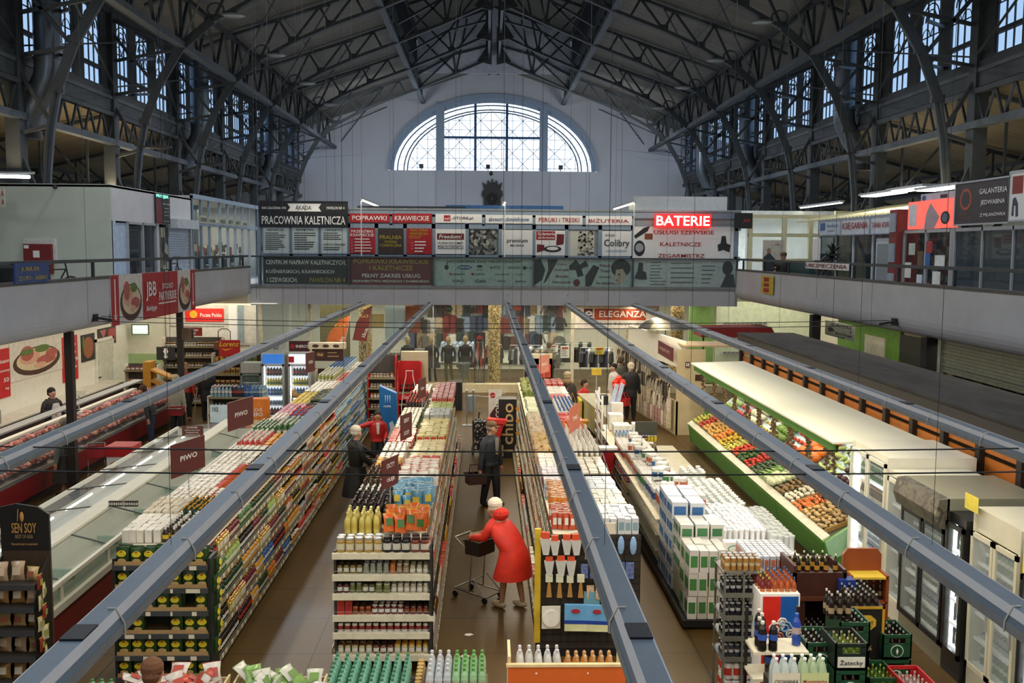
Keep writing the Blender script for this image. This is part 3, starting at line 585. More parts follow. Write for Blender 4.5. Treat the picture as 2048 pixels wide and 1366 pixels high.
# ---- left gallery
KC = mat('c3cbbd', r=.85, n=.04, ns=2); KW = mat('cfd0d2', r=.8, n=.05, ns=2)
t = thing('barber_kiosk', 'pale green and white hairdresser kiosk box on the left gallery', 'kiosk', (-10.8, 28.3, 4.06))
b = B(); b.box(-3.55, 0, 0, .12, 0, 3.1, KC).obj('end_wall', t)
b = B(); b.box(-.12, 0, .121, 7.7, 2.1, 3.1, KW); b.box(-.12, 0, .05, .35, 0, 2.1, mat('b9cbe0', r=.6)); b.box(-.12, 0, 3.85, 4.1, 0, 2.1, KW).box(-3.5, -3.4, 0, 7.7, 0, 3.1, KW).box(-3.5, 0, 7.6, 7.7, 0, 3.1, KW); b.obj('side_wall', t)
B().box(-3.5, 0, 0, 7.7, 3.02, 3.08, KW).obj('roof', t)
B().box(-.1, -.04, .35, 1.3, 0, 2.05, mat('b9cbe0', r=.6)).obj('door', t)
B().box(-.1, -.06, 1.35, 3.8, 0, 2.05, glass('3a4148', .8)).obj('window', t)
b = B()
for y in (1.3, 2.6, 3.82): b.box(-.13, .02, y - .04, y + .04, 0, 2.1, ALU)
b.box(-.13, .02, 1.3, 3.85, 2.03, 2.1, ALU); b.obj('frame', t)
rs = B()
for k in range(26): rs.box(-.1, -.05 + .012 * (k % 2), 5.25, 7.4, .078 * k, .078 * k + .07, mat('b6c4d4', r=.5))
rs.obj('roller_shutter', t); B().box(-.12, .28, 5.15, 7.6, 2.0, 2.3, mat('c5cbcf')).obj('shutter_box', t)
B().box(-.1, -.07, 4.1, 5.2, 0, 2.0, pattern('posters', ['2b2a26', '6b6a5a', 'c6c2a8', '3b3d3f'], 3, 'vor')).obj('poster_door', t)
psign('light_sign', 'upright black and red hairdresser sign with glowing green letters', 'sign', (312, 388, 340, 447), ('x', -10.74), BLACK, lines=[('FRYZJER', .45, .9, .85, .12, mat('7dffd0', n=0, e=2.5)), ('STRZYŻENIE', .7, .67, .5, .06, WHITE), ('DAMSKIE', .72, .52, .3, .04, WHITE), ('MĘSKIE', .72, .4, .3, .04, WHITE), ('DZIECIĘCE', .72, .28, .3, .04, WHITE), ('NA JEŻYKA', .7, .08, .4, .05, WHITE)],
      shapes=[('portrait', [(0, 0), (.42, 0), (.5, .35), (.3, .8), (0, .8)], MAROON)])
t = psign('fire_cabinet', 'dark red fire hose cabinet on the pale green kiosk wall', 'cabinet', (47, 488, 103, 548), ('y', 28.15), mat('7a1f20', r=.5), t=.14, lines=[], shapes=[('pictogram', rect(.35, .58, .55, .78), WHITE), ('sticker', rect(.03, .2, .85, .96), WHITE)])
psign('wall_patch', 'lighter patch of wall behind the fire cabinet', 'panel', (47, 477, 112, 520), ('y', 28.27), mat('dcdfd8', r=.8))  # flat panel paler than the kiosk wall
tag(B().ell((0, 0, 0), (.06, .1, .06), DARK).obj('security_camera', None, tuple(W(110, 374, y=28.2))), 'tiny dark security camera high on the pale green kiosk wall', 'camera')
t = thing('gallery_wall_section', 'pale blue wall piece at the far left beyond the green kiosk', 'wall panel', (-16.2, 29.5, 4.06)); B().box(0, 2.0, 0, .1, 0, 2.7, mat('b4cbd9', r=.8)).obj('panel', t)
psign('sign_board', 'cream sign with red letters cut off at the left edge of the gallery', 'sign', (-40, 376, 9, 414), ('y', 27.0), mat('cfc8b4'), lines=[('A', .93, .72, .12, .3, REDT), ('A', .93, .27, .12, .3, REDT)])
# glazed flower kiosk
t = thing('glass_kiosk', 'grey-framed glazed gift and flower kiosk with lit interior on the left gallery', 'kiosk', (-10.8, 36.0, 4.06))
b = B()
for z in (0, 2.15, 3.1): b.box(-.06, .06, 0, 10.2, z, z + (.16 if z else .08), GREYFR)
for y in (0, 1.1, 2.2, 3.7, 4.9, 6.1, 7.3, 8.5, 10.1): b.box(-.05, .05, y, y + .06, 0, 3.2, GREYFR)
b.box(-3, -2.9, 0, 10.2, 0, 3.2, mat('e2cfa4', r=.8)).box(-3, 0, 10.1, 10.2, 0, 3.2, KW).box(-3, 0, 0, 10.2, 3.15, 3.2, KW); b.obj('frame', t)
B().box(-.01, .01, 0, 10.1, .1, 3.1, glass('bcd0d8', .07)).obj('glass_wall', t)
b = B(); FLW = [mat(h, n=.1) for h in ('5f6f45', '3e4a30', 'b9a98c', '8c4238', 'c9c2ab', '4a3b2c')]
for k in range(240): b.cb(-.4 - R2.random() * 1.6, R2.uniform(.3, 9.8), R2.choice([.0, .55, 1.0]) + R2.random() * .35, R2.uniform(.06, .2), R2.uniform(.06, .22), R2.uniform(.1, .35), R2.choice(FLW))
b.box(-2, -.3, .3, 9.6, .5, .55, FLW[5]).box(-2, -.3, .3, 9.6, .95, 1.0, FLW[5]); b.obj('goods_display', t)
o = area('kiosk_light', (-12.3, 41, 7.05), .8, 8, 170, SOFT)
for k, w_ in enumerate(('DRUKI', 'BIŻUTERIA', 'POLECA', 'GIFTY', 'KWIATY', 'WIEŃCE')):
    y = 37.2 + 1.2 * k + (.3 if k > 1 else 0)
    sign('small_label_sign', 'small cream word sign reading %s in the glazed kiosk' % w_, 'sign', (-10.72, y, 6.3), .95, .28, mat('a9ad97'), PI / 2, lines=[(w_, .5, .5, .8, .5, INK)], group='word signs of the glazed kiosk')
# banners on the left balcony
BLUEB = mat('2c4a86', r=.35)
t = psign('hanging_banner', 'blue shiny cloth banner with gold letters hanging on the left railing', 'banner', (30, 526, 98, 566), ('x', -8.90), BLUEB, lines=[('JUBILER', .42, .68, .55, .25, GOLD), ('ZŁOTO - SREBRO', .5, .26, .85, .2, GOLD)])
PLATE = mat('4a2f22', r=.6); MEAT1 = mat('b25c52', r=.5, n=.3, ns=20); MEAT2 = mat('d8a890', r=.5, n=.2, ns=20); LEAF = mat('5e7a35', r=.6)
def platter(sg, x0, x1, w_):
    cx = (x0 + x1) / 2; r = (x1 - x0) / 2
    return [('platter', ('o', cx, .42, r * .95, .38), PLATE), ('platter_face', ('o', cx, .47, r * .82, .3), mat('d9c8a4')), ('ham', ('o', cx - r * .3, .55, r * .4, .2), MEAT2), ('ham_rind', ('o', cx - r * .4, .66, r * .25, .2), MEAT1), ('sausage_slices', ('o', cx + r * .35, .4, r * .4, .12), MEAT1), ('slice', ('o', cx + r * .1, .28, r * .25, .08), MEAT2), ('herbs', ('o', cx + r * .2, .72, r * .3, .1), LEAF)]
psign('wall_banner', 'long red and white meat shop banner with arrows and platters on the left balcony', 'banner', (222, 545, 390, 636), ('x', -8.925), mat('d8d4cc'), t=.02, lines=[('JBB', .4, .6, .12, .42, WHITE), ('Bałdyga', .4, .22, .12, .14, WHITE, .3), ('STOISKO', .6, .68, .14, .12, WHITE), ('PARTNERSKIE', .6, .46, .22, .2, WHITE)],
      shapes=[('arrow_strip', rect(0, .075, 0, 1), RED), ('arrow', [(.033, .92), (.042, .92), (.042, .2), (.056, .2), (.0375, .1), (.019, .2), (.033, .2)], WHITE), ('red_panel', rect(.32, .75, 0, 1), RED), ('arrow_strip', rect(.935, 1, 0, 1), RED), ('arrow', [(.963, .92), (.971, .92), (.971, .2), (.983, .2), (.967, .1), (.951, .2), (.963, .2)], WHITE), ('underline', rect(.5, .72, .28, .31), WHITE)] + platter(0, .08, .31, 1) + platter(0, .76, .93, 1))
def bicycle(loc, rz, lab):
    t = thing('bicycle', lab, 'bicycle', loc, rz); 
    for x in (-.52, .52): B().tube([(x + .33 * math.cos(a * PI / 10), 0, .35 + .33 * math.sin(a * PI / 10)) for a in range(21)], .022, DARK, n=5).obj('wheel', t)
    b = B(); P_ = [(-.52, 0, .35), (-.15, 0, .85), (.38, 0, .85), (-.02, 0, .32)]
    for a, c in ((0, 1), (1, 2), (2, 3), (3, 0), (1, 3)): b.tube([P_[a], P_[c]], .018, DARK)
    b.tube([(.52, 0, .35), (.36, 0, 1.0)], .018, DARK); b.obj('frame', t)
    B().tube([(.3, -.26, 1.02), (.4, -.1, 1.05), (.4, .1, 1.05), (.3, .26, 1.02)], .016, DARK).obj('handlebar', t); B().ell((-.2, 0, .95), (.14, .07, .04), DARK).obj('saddle', t)
bicycle((-10.0, 22.6, 4.06), 1.2, 'dark bicycle leaning behind the left railing by the fire cabinet'); bicycle((-10.2, 31.8, 4.06), 1.5, 'dark bicycle parked in front of the hairdresser kiosk door')
tag(B().box(-.05, .05, -2.2, 1.1, 0, 1.02, mat('46494b')).obj('screen_panel', None, (-9.4, 19.2, 4.06)), 'dark grey panel standing behind the blue cloth banner', 'panel')
t = thing('ceiling_tube_lamp', 'bright white fluorescent tube at the upper left edge of the view', 'lamp', (-13.2, 20, 0)); q = W(30, 352, y=24.5); t.location = (q.x, 24.5, q.z)
B().tube([(-1.1, 0, 0), (.35, 0, -.02)], .04, mat('ffffff', n=0, e=8), n=8).obj('tube', t); B().box(-1.2, .45, -.05, .05, .05, .1, ALU).obj('housing', t)

# ---- right gallery
def rk(lab, y0, y1, z1=6.0, gl=.75, fr=ALU, inner=None, nm='gallery_shop'):
    t = thing(nm, lab, 'shop', (10.8, y0, 4.06)); L_ = y1 - y0; b = B()
    for y in [i * L_ / max(2, round(L_ / 1.4)) for i in range(max(2, round(L_ / 1.4)) + 1)]: b.box(-.04, .04, y - .03, y + .03, 0, z1 - 4.06, fr)
    b.box(-.04, .04, 0, L_, z1 - 4.14, z1 - 4.06, fr).box(-.04, .04, 0, L_, 0, .1, fr); b.obj('frame', t)
    B().box(.0, .01, 0, L_, .05, z1 - 4.1, glass('46525a', gl)).obj('glass', t)
    B().box(1.9, 2.0, 0, L_, 0, z1 - 4.06, inner or SHOPD).obj('inner_wall', t); return t
rk('dark glazed shop front under the silk accessories sign, right gallery', 15.5, 23.4)
t = rk('pale yellow-lit glazed shop front with notices in its panes, right gallery', 23.6, 26.3, gl=.12, inner=mat('cfcf9c', r=.8))
b = B()
for (y, z, a, c, h) in ((.3, 1.0, .5, .3, 'f0f0e8'), (.5, .5, .4, .4, 'e6e6da'), (1.0, 1.35, .3, .3, 'b53a3a'), (1.1, 1.0, .35, .35, '3b6aa8'), (1.5, 1.0, .3, .4, '6b5a3a'), (2.0, 1.3, .35, .3, 'c4d4c4'), (2.2, .7, .35, .4, 'e8e4dc'), (1.5, .5, .3, .3, 'd8dfe6')):
    b.box(-.03, -.01, y, y + a, z, z + c, mat(h))
b.obj('notices', t)
psign('sign_board', 'large dark brown silk accessories sign with an orange ring, right gallery', 'sign', (1911, 362, 2017, 446), ('x', 10.7), mat('3c3436', r=.5), frame=ALU, lines=[('GALANTERIA', .73, .75, .5, .13, WHITE), ('JEDWABNA', .73, .47, .44, .14, WHITE), ('Z MILANÓWKA', .74, .2, .46, .1, WHITE), ('Luma', .2, .25, .16, .07, mat('8a4a38')), ('Milanówek', .2, .15, .25, .05, mat('8a4a38'))],
      shapes=[('ring', ('o', .21, .6, .115, .27), mat('b2553a')), ('ring_hole', ('o', .21, .6, .085, .2), mat('3c3436', r=.5))])
psign('picture_board', 'white sign picturing red cloth and a dark garment at the right edge of the gallery', 'sign', (2020, 340, 2110, 438), ('x', 10.7), WHITE, frame=ALU, shapes=[('red_cloth', rect(.05, .3, .55, .92), mat('8e3a2c')), ('dark_garment', [(.06, .1), (.08, .45), (.14, .48), (.2, .35), (.22, .08), (.16, .06), (.15, .3), (.11, .3), (.11, .08)], mat('3b4456')), ('dark_garment', [(.4, .1), (.44, .45), (.55, .45), (.6, .1)], mat('3b4456'))])
PINK = mat('ff6a5a', r=.5, n=.15, e=.7); 
psign('light_box', 'pink-red glowing advertising box with a dark round lens shape, right gallery', 'illuminated sign', (1816, 400, 1909, 457), ('x', 10.75), PINK, t=.1, shapes=[('picture_strip', rect(.03, .2, .12, .9), mat('e8e8ea')), ('figure', [(.38, 0), (.6, 0), (.7, .4), (.5, .9), (.42, .5)], mat('b9a3a8')), ('lens', ('o', .82, .35, .09, .22), INK), ('lens_ring', ('o', .82, .35, .06, .15), mat('6a7a80'))])
psign('picture_board', 'pale grey-blue board with small logos above the glowing pink box', 'sign', (1842, 385, 1909, 402), ('x', 10.9), mat('b4c4d0'), shapes=[('logo', ('o', .1, .5, .06, .35), BLUET), ('logo', rect(.6, .8, .3, .7), INK)])
psign('shop_sign', 'pale sign with a small blue square and thin lettering left of the bookshop sign', 'sign', (1638, 441, 1681, 469), ('x', 10.7), mat('b9c4cc'), frame=GREYFR, lines=[('Bio-Świat', .66, .65, .5, .25, BLUET)], shapes=[('mark', rect(.06, .3, .3, .85), BLUET)] + bars(1, .45, .9, .15, .3, GREYT))
psign('shop_sign', 'white sign with red outlined letters KSIĘGARNIA', 'sign', (1683, 437, 1739, 468), ('x', 10.7), mat('ccd2d6'), frame=GREYFR, lines=[('KSIĘGARNIA', .5, .5, .9, .55, REDT)])
psign('shop_sign', 'white sign with red outlined letters TANIA KSIĄŻKA', 'sign', (1742, 432, 1794, 466), ('x', 10.7), mat('ccd2d6'), frame=GREYFR, lines=[('TANIA KSIĄŻKA', .5, .5, .94, .5, REDT)])
t = rk('bookshop front with white door frames under the red-lettered signs', 26.9, 33.0, gl=.3, fr=mat('cdd6d8'), inner=pattern('bookshelves', ['7a6f5c', 'b4ad9a', '4a5560', '9a4a3a', 'c9c6ba'], 5, 'vor'))
B().box(-.05, 0, .1, 1.2, .1, 1.75, mat('d4dadc')).obj('notice_board', t); B().box(-.06, -.05, .2, 1.1, .3, 1.6, pattern('list', ['8c9494', 'c4cbcb'], 14, 'band', .6, (0, 0, 1))).obj('notice_sheet', t)
t = thing('locker_stack', 'red and grey locker unit beside the bookshop', 'locker', (10.7, 26.35, 4.06)); b = B(); b.box(-.1, .5, 0, .5, 0, 2.5, mat('84302c')); b.obj('body', t)
for z in (.3, 1.1, 1.9): B().box(-.14, -.1, .05, .42, z, z + .5, mat('98a4ac')).obj('vent', t)
# cream corner, roof sheets and bright ceiling lights
t = thing('cream_pavilion', 'cream framed pavilion corner with tall windows at the far right of the gallery', 'kiosk', (9.6, 37.6, 4.06)); b = B(); CR = mat('e6dfb4', r=.7, n=.04)
for x in (0, 1.3, 2.3, 3.3): b.box(x, x + .16, 0, .16, 0, 2.75, CR)
for z in (.95, 1.9, 2.6): b.box(0, 3.4, .02, .14, z, z + .14, CR)
b.box(3.3, 4.6, 0, .2, 0, 2.9, CR); b.obj('frame', t); B().box(0, 3.3, .4, .44, .1, 2.6, glass('eef4f4', .4)).obj('glass', t); B().box(-.2, 4.8, 3, 3.1, 0, 3, mat('e9ebe2')).obj('inner_wall', t)
area('kiosk_light', (11.2, 38.8, 6.4), 3, 1.2, 60, COLD)
psign('sign_board', 'dark sign with red script at the corner of the far right kiosk', 'sign', (1469, 426, 1505, 457), ('y', 36.9), INK, lines=[('julia', .68, .5, .38, .32, mat('c23a30', n=0), .3)])
t = thing('sloping_roof_sheet', 'cream corrugated sloping roof sheet above the bookshop', 'roof sheet', (10.9, 27, 6.45)); b = B()
for k in range(30): b.box(0, 3.2, .3 * k, .3 * k + .16, .02, .05, mat('e4dcae', r=.6))
b.box(0, 3.2, 0, 9, 0, .02, mat('d6cfa6', r=.6)); o = b.obj('sheet', t); o.rotation_euler = (0, -.18, 0)
for i, (x0, y0, x1, y1) in enumerate(((1733, 392, 1800, 388), (1790, 386, 1862, 374), (1868, 380, 1912, 376))):
    q = W((x0 + x1) / 2, (y0 + y1) / 2, x=12.2); t = thing('panel_lamp', 'bright white ceiling lamp over the right gallery shops, ' + ['farthest', 'middle', 'nearest'][i], 'lamp', tuple(q), 0, 'bright ceiling lamps of the right gallery')
    B().box(-.3, .3, -1.3, 1.3, .03, .1, ALU).obj('housing', t); B().box(-.26, .26, -1.2, 1.2, 0, .03, mat('ffffff', n=0, e=6)).obj('diffuser', t)
t = thing('strip_lamp', 'slim fluorescent lamp under the right aisle roof beyond the bookshop', 'lamp', tuple(W(1640, 412, x=12.5))); B().box(-.08, .08, -2.4, 2.4, .03, .1, ALU).obj('housing', t); B().box(-.05, .05, -2.3, 2.3, 0, .03, mat('fff6dc', n=0, e=5)).obj('tube', t)
# railing items
psign('railing_sign', 'white sign with maroon letters UBEZPIECZENIA on the right railing', 'sign', (1611, 526, 1696, 539), ('x', 8.9), WHITE, lines=[('UBEZPIECZENIA', .5, .5, .96, .62, MAROON)])
psign('yellow_poster', 'yellow poster with red blocks hanging over the right balcony edge', 'poster', (1522, 552, 1545, 588), ('x', 8.88), mat('c9b02e', r=.6), shapes=[('mark', rect(.25, .7, .68, .92), REDT), ('mark', rect(.25, .7, .4, .6), REDT), ('mark', rect(.25, .7, .1, .32), REDT)])
t = thing('standee_panel', 'cream advertising panel with a printed man in a dark shirt, right gallery', 'advertising panel', (9.9, 34.6, 4.06), 0)
q0 = W(1526, 500, y=34.6); q1 = W(1568, 500, y=34.6); t.location.x = (q0.x + q1.x) / 2; hw = (q1.x - q0.x) / 2
B().box(-hw, hw, 0, .04, 0, 1.75, mat('d9cfbd')).obj('panel', t)
B().prism([(-hw + .02, 0), (-.02, 0), (.0, .7), (.08, .9), (.06, 1.1), (-.06, 1.22), (-.1, 1.27), (-.09, 1.42), (-.16, 1.48), (-.22, 1.42), (-.21, 1.27), (-hw + .02, 1.15)], 'y', -.008, 0, mat('3f454c')).obj('printed_figure', t)
B().prism([(-.155 + .06 * math.cos(a * PI / 8), 1.37 + .09 * math.sin(a * PI / 8)) for a in range(16)], 'y', -.012, -.008, mat('b58a70')).obj('printed_face', t)
text(t, 'julia', .12, 1.6, .16, .07, REDT, y=-.01)
t = thing('teal_counter', 'teal green counter behind the right railing', 'counter', (9.8, 31.0, 4.06)); B().box(0, .8, 0, 3.6, 0, 1.0, mat('2e5a55', r=.5)).obj('body', t); B().box(-.04, .84, -.04, 3.64, 1.0, 1.04, mat('3b6a62')).obj('top', t)
t = thing('brochure_stand', 'black and white brochure stand beside the teal counter', 'stand', (10.0, 30.3, 4.06)); B().box(-.2, .2, -.25, .25, 0, 1.3, INK).obj('body', t); B().box(-.25, -.2, -.3, .25, 1.1, 1.75, WHITE).obj('sheet', t)
t = thing('potted_palm', 'dark spiky dragon tree in a pot behind the right railing', 'plant', (9.7, 28.6, 4.06)); B().lathe([(.16, 0), (.24, .35), (.2, .35)], mat('4a3a30'), 12).obj('pot', t)
B().tube([(0, 0, .3), (.02, 0, 1.3)], .04, mat('5a4a38'), n=6).obj('trunk', t); b = B(); DG = mat('232d22', r=.5)
for k in range(70):
    a = R2.random() * 2 * PI; e = R2.uniform(-.5, 1.3); L_ = R2.uniform(.5, .85); z = R2.uniform(1.0, 1.35)
    u = Vector((math.cos(a), math.sin(a), 0)); p = [Vector((0, 0, z)) + u * L_ * q * math.cos(e * (1 - q * .3)) + Vector((0, 0, 1)) * (L_ * q * math.sin(e) - .45 * q * q * L_) for q in (0, .5, 1)]
    s_ = u.cross(Vector((0, 0, 1))) * .025; b.add([p[0] - s_, p[0] + s_, p[1] + s_, p[1] - s_, p[2]], [(0, 1, 2, 3), (3, 2, 4)], DG)
b.obj('leaves', t)

# ================================================================ HANGING LIGHT TRUNKS AND WIRES
TB = mat('67737c', r=.42, n=.05, ns=9); TS = mat('d4cfca', r=.5, n=.05); TL = mat('858b8c', r=.45, m=.2)
NM = ['leftmost', 'second from the left', 'middle', 'second from the right', 'rightmost']
CLIP = mat('cfc8b4', r=.5, n=0)
for i, (x, k) in enumerate(BEAMS):
    t = thing('hanging_luminaire', 'long blue-grey hanging light trunk, the %s of five' % NM[i], 'light trunk', (x, 0, BZ), 0, 'five hanging light trunks over the shop floor')
    B().prism([(-.06, .13), (.06, .13), (.098, .05), (.098, 0), (-.098, 0), (-.098, .05)], 'y', 1.5, 37.0, TB).obj('casing', t)
    for s in (-1, 1): B().prism([(.058 * s, .131), (.062 * s, .134), (.084 * s, .088), (.08 * s, .085)], 'y', 1.5, 37.0, TS).obj('edge_strip', t); B().box(min(.099 * s, .104 * s), max(.099 * s, .104 * s), 1.5, 37, 0, .052, TL).obj('side_flange', t)
    B().box(-.05, .05, 1.6, 36.9, -.012, 0, mat('fff3d6', n=0, e=2)).obj('tube_cover', t)
    for j in range(9): B().box(-.06, .06, 4.9 + 3.9 * j, 5.1 + 3.9 * j, .128, .142, BLACK).obj('joint_bracket', t)
    for j in range(26):
        y = 2.7 + 1.32 * j; k_ = 1 if x < -.3 else -1; B().tube([(k_ * .02, y, .138), (k_ * .064, y, .138), (k_ * .106, y, .055), (k_ * .108, y, -.01)], .006, CLIP, n=4).obj('clip', t)
    B().tube([(0, 37.0, .12), (0, 36.85, .42)], .012, DARK, n=4).obj('end_hook', t)
    for j in range(4):
        y = 6.5 + 8 * j; wire('hanger_wire', 'thin vertical wire holding the %s light trunk, %s from the camera' % (NM[i] if i in (0, 2, 4) else NM[i].replace(' from', ' one from'), ORD[j]), 'wire', [(x, y, BZ + .14), (x, y, 16.2 - .3 * abs(x))], .0032 if j else .002, group='vertical hanger wires')
for i, (y, z, x0, x1) in enumerate(((9.9, 3.52, -8.95, 8.95), (8.9, 3.51, -8.95, 8.95), (22.5, 3.87, -8.93, 8.93), (22.0, 3.80, -8.93, 8.93))):
    wire('tension_cable', 'taut dark steel cable stretched across the hall, %s' % ['upper one of the near pair', 'lower one of the near pair', 'upper one of the far pair', 'lower one of the far pair'][i], 'cable', [(x0 + (x1 - x0) * k / 20, y, z - .12 * math.sin(PI * k / 20)) for k in range(21)], .008, DARK, group='steel cables across the hall')
for s, px, py in ((-1, 197, 611), (1, 1810, 625)):
    q = W(px, py, x=8.93 * s); t = thing('cable_anchor', 'dark metal cable anchor on the %s balcony face' % ('left' if s < 0 else 'right'), 'anchor', (8.93 * s, 22.2, 3.86)); B().bar((-.02 * s, 0, 0), (-.35 * s, 0, -.05), .05, .05, DARK).obj('turnbuckle', t); B().box(-.05, .02, -.1, .1, -.08, .08, DARK).obj('plate', t)
for i in range(26):
    y = R2.uniform(16, 36); x = R2.uniform(-8, 8)
    wire('plumb_wire', 'hair-thin vertical wire hanging from the roof to gallery height', 'wire', [(x, y, 17.2 - .33 * abs(x)), (x, y, R2.uniform(3.6, 4.6))], .0035, mat('4a4c4c', n=0), group='hair-thin wires hanging in the hall')

# ================================================================ GOODS: one mesh (or body + parts) per product, copied as separate things
_pr = {}
def roundbody(kind, r, h, body, cap, lab, n=10):
    """returns [(part name, builder)] of a round container"""
    b = B(); c = B(); l = B(); P = []
    if kind == 'jar':
        b.lathe([(r * .9, 0), (r, h * .05), (r, h * .72), (r * .82, h * .84), (r * .82, h * .88)], body, n); c.lathe([(r * .86, h * .86), (r * .9, h * .87), (r * .9, h * .98), (r * .8, h)], cap, n); l.lathe([(r * 1.015, h * .2), (r * 1.015, h * .6)], lab, n); P = [('lid', c), ('label', l)]
    elif kind == 'bottle':
        b.lathe([(r * .9, 0), (r, h * .04), (r, h * .55), (r * .85, h * .66), (r * .4, h * .8), (r * .34, h * .93)], body, n); c.lathe([(r * .4, h * .91), (r * .4, h * .98), (r * .33, h)], cap, n); l.lathe([(r * 1.02, h * .22), (r * 1.02, h * .45)], lab, n); P = [('cap', c), ('label', l)]
    elif kind == 'pet':
        b.lathe([(r * .8, 0), (r, h * .05), (r * .97, h * .22), (r * .9, h * .3), (r, h * .38), (r, h * .6), (r * .8, h * .75), (r * .36, h * .88), (r * .33, h * .93)], body, n); c.lathe([(r * .44, h * .9), (r * .44, h * .985), (r * .36, h)], cap, n); l.lathe([(r * 1.02, h * .38), (r * 1.02, h * .58)], lab, n); P = [('cap', c), ('label', l)]
    elif kind == 'can':
        b.lathe([(r * .85, 0, cap), (r, h * .04, body), (r, h * .4, lab), (r, h * .62, body), (r, h * .94, cap), (r * .86, h)], body, n)
    elif kind == 'cup':
        b.lathe([(r * .72, 0), (r * .98, h * .92)], body, n); c.lathe([(r, h * .9), (r, h * .96), (r * .92, h)], cap, n); l = None; P = [('lid', c)]
    elif kind == 'roll':
        b.lathe([(r, 0, body), (r, h * .3, lab), (r, h * .75, body), (r, h * .97), (r * .9, h), (r * .3, h), (r * .28, h * .9)], body, n)
    elif kind == 'flask':
        b.lathe([(r * .7, 0), (r, h * .08), (r * .95, h * .5), (r * .6, h * .7), (r * .35, h * .78)], body, n, sy=.6); c.lathe([(r * .4, h * .76), (r * .4, h * .95), (r * .2, h)], cap, n, sy=.8); l.lathe([(r * 1.02, h * .2), (r * 1.0, h * .45)], lab, n, sy=.62); P = [('cap', c), ('label', l)]
    return b, P
def boxbody(kind, a, d, h, body, top, lab):
    b = B(); P = []
    if kind == 'box':
        b.cb(0, 0, 0, a, d, h, body); l = B(); l.box(-a * .38, a * .38, -d / 2 - .002, -d / 2, h * .25, h * .75, lab).box(a / 2, a / 2 + .002, -d * .38, d * .38, h * .25, h * .75, lab).box(-a / 2 - .002, -a / 2, -d * .38, d * .38, h * .25, h * .75, lab); P = [('label', l)]
    elif kind == 'carton':
        b.prism([(-d / 2, 0), (d / 2, 0), (d / 2, h * .8), (0, h * .97), (-d / 2, h * .8)], 'x', -a / 2, a / 2, body); b.box(-a / 2, a / 2, -.004, .004, h * .95, h, top); l = B(); l.box(-a * .4, a * .4, -d / 2 - .002, -d / 2, h * .15, h * .6, lab).box(a / 2, a / 2 + .002, -d * .4, d * .4, h * .15, h * .6, lab); c = B().lathe([(.013, h * .86), (.013, h * .93)], top, 6, at=(0, -d * .3, 0)); P = [('cap', c), ('label', l)]
    elif kind == 'bag':
        b.sheet(lambda u, v: ((u - .5) * a * (1 - .18 * math.sin(PI * v)) , -d / 2 * math.sin(PI * u) ** .6 * math.sin(PI * v) ** .6, v * h), 6, 6, body); b.sheet(lambda u, v: ((.5 - u) * a * (1 - .18 * math.sin(PI * v)), d / 2 * math.sin(PI * u) ** .6 * math.sin(PI * v) ** .6, v * h), 6, 6, body)
        b.box(-a / 2, a / 2, -.003, .003, h * .96, h * 1.0, top); l = B(); l.sheet(lambda u, v: ((u - .5) * a * .55, -d / 2 * (.96 + .1 * math.sin(PI * u)) - .003, h * (.3 + .4 * v)), 4, 3, lab); P = [('label', l)]
    elif kind == 'pack':      # shrink-wrapped pack of rolls or bottles: bumped top and sides
        for i in range(2):
            for j in range(2): b.lathe([(a * .25, 0, body), (a * .26, h * .25, lab), (a * .26, h * .7, body), (a * .24, h * .95), (a * .2, h), (a * .07, h), (a * .06, h * .96)], body, 10, at=((i - .5) * a * .5, (j - .5) * d * .5, 0))
        b.box(-a * .45, a * .45, -d * .45, d * .45, 0, h * .93, body)
    elif kind == 'tray':
        b.box(-a / 2, a / 2, -d / 2, d / 2, 0, h, body); b.box(-a / 2, a / 2, -d / 2, d / 2, h, h * 1.05, top)
    return b, P
def mute(h):
    c = [int(h[i:i + 2], 16) for i in (0, 2, 4)]; g = sum(c) / 3
    return '%02x%02x%02x' % tuple(int(max(0, min(255, (g + (v - g) * .88) * .86 + 2))) for v in c)
def prod(kind, dims, body, cap=None, lab=None, hero=False, n=10, rnd=.1):
    """product prototype: list of (part, mesh)"""
    k = (kind, dims, body, cap, lab, hero, n)
    if k in _pr: return _pr[k]
    mk = lambda h, **q: h if not isinstance(h, str) else mat(mute(h), n=.03, rnd=rnd, **q)
    MB = mk(body, r=.25) if isinstance(body, str) else body; MC = mk(cap or 'dddddd', r=.4); ML = mk(lab or body, r=.5) if isinstance(lab or body, str) else lab
    if kind in ('jar', 'bottle', 'pet', 'can', 'cup', 'roll', 'flask'): b, P = roundbody(kind, dims[0], dims[1], MB, MC, ML, n)
    else: b, P = boxbody(kind, dims[0], dims[1], dims[2], MB, MC, ML)
    if hero: out = [('', b.mesh(kind))] + [(nm, q.mesh(nm)) for nm, q in P]
    else:
        for nm, q in P:
            o = len(b.v); b.v += q.v; idx = [b.M(m) for m in q.m]
            b.f += [tuple(o + i for i in f_) for f_ in q.f]; b.mi += [idx[i] for i in q.mi]; b.sm += q.sm
        out = [('', b.mesh(kind))]
    _pr[k] = out; return out
_q = {}
def put(*a): _q.setdefault(a[0], []).append(a)
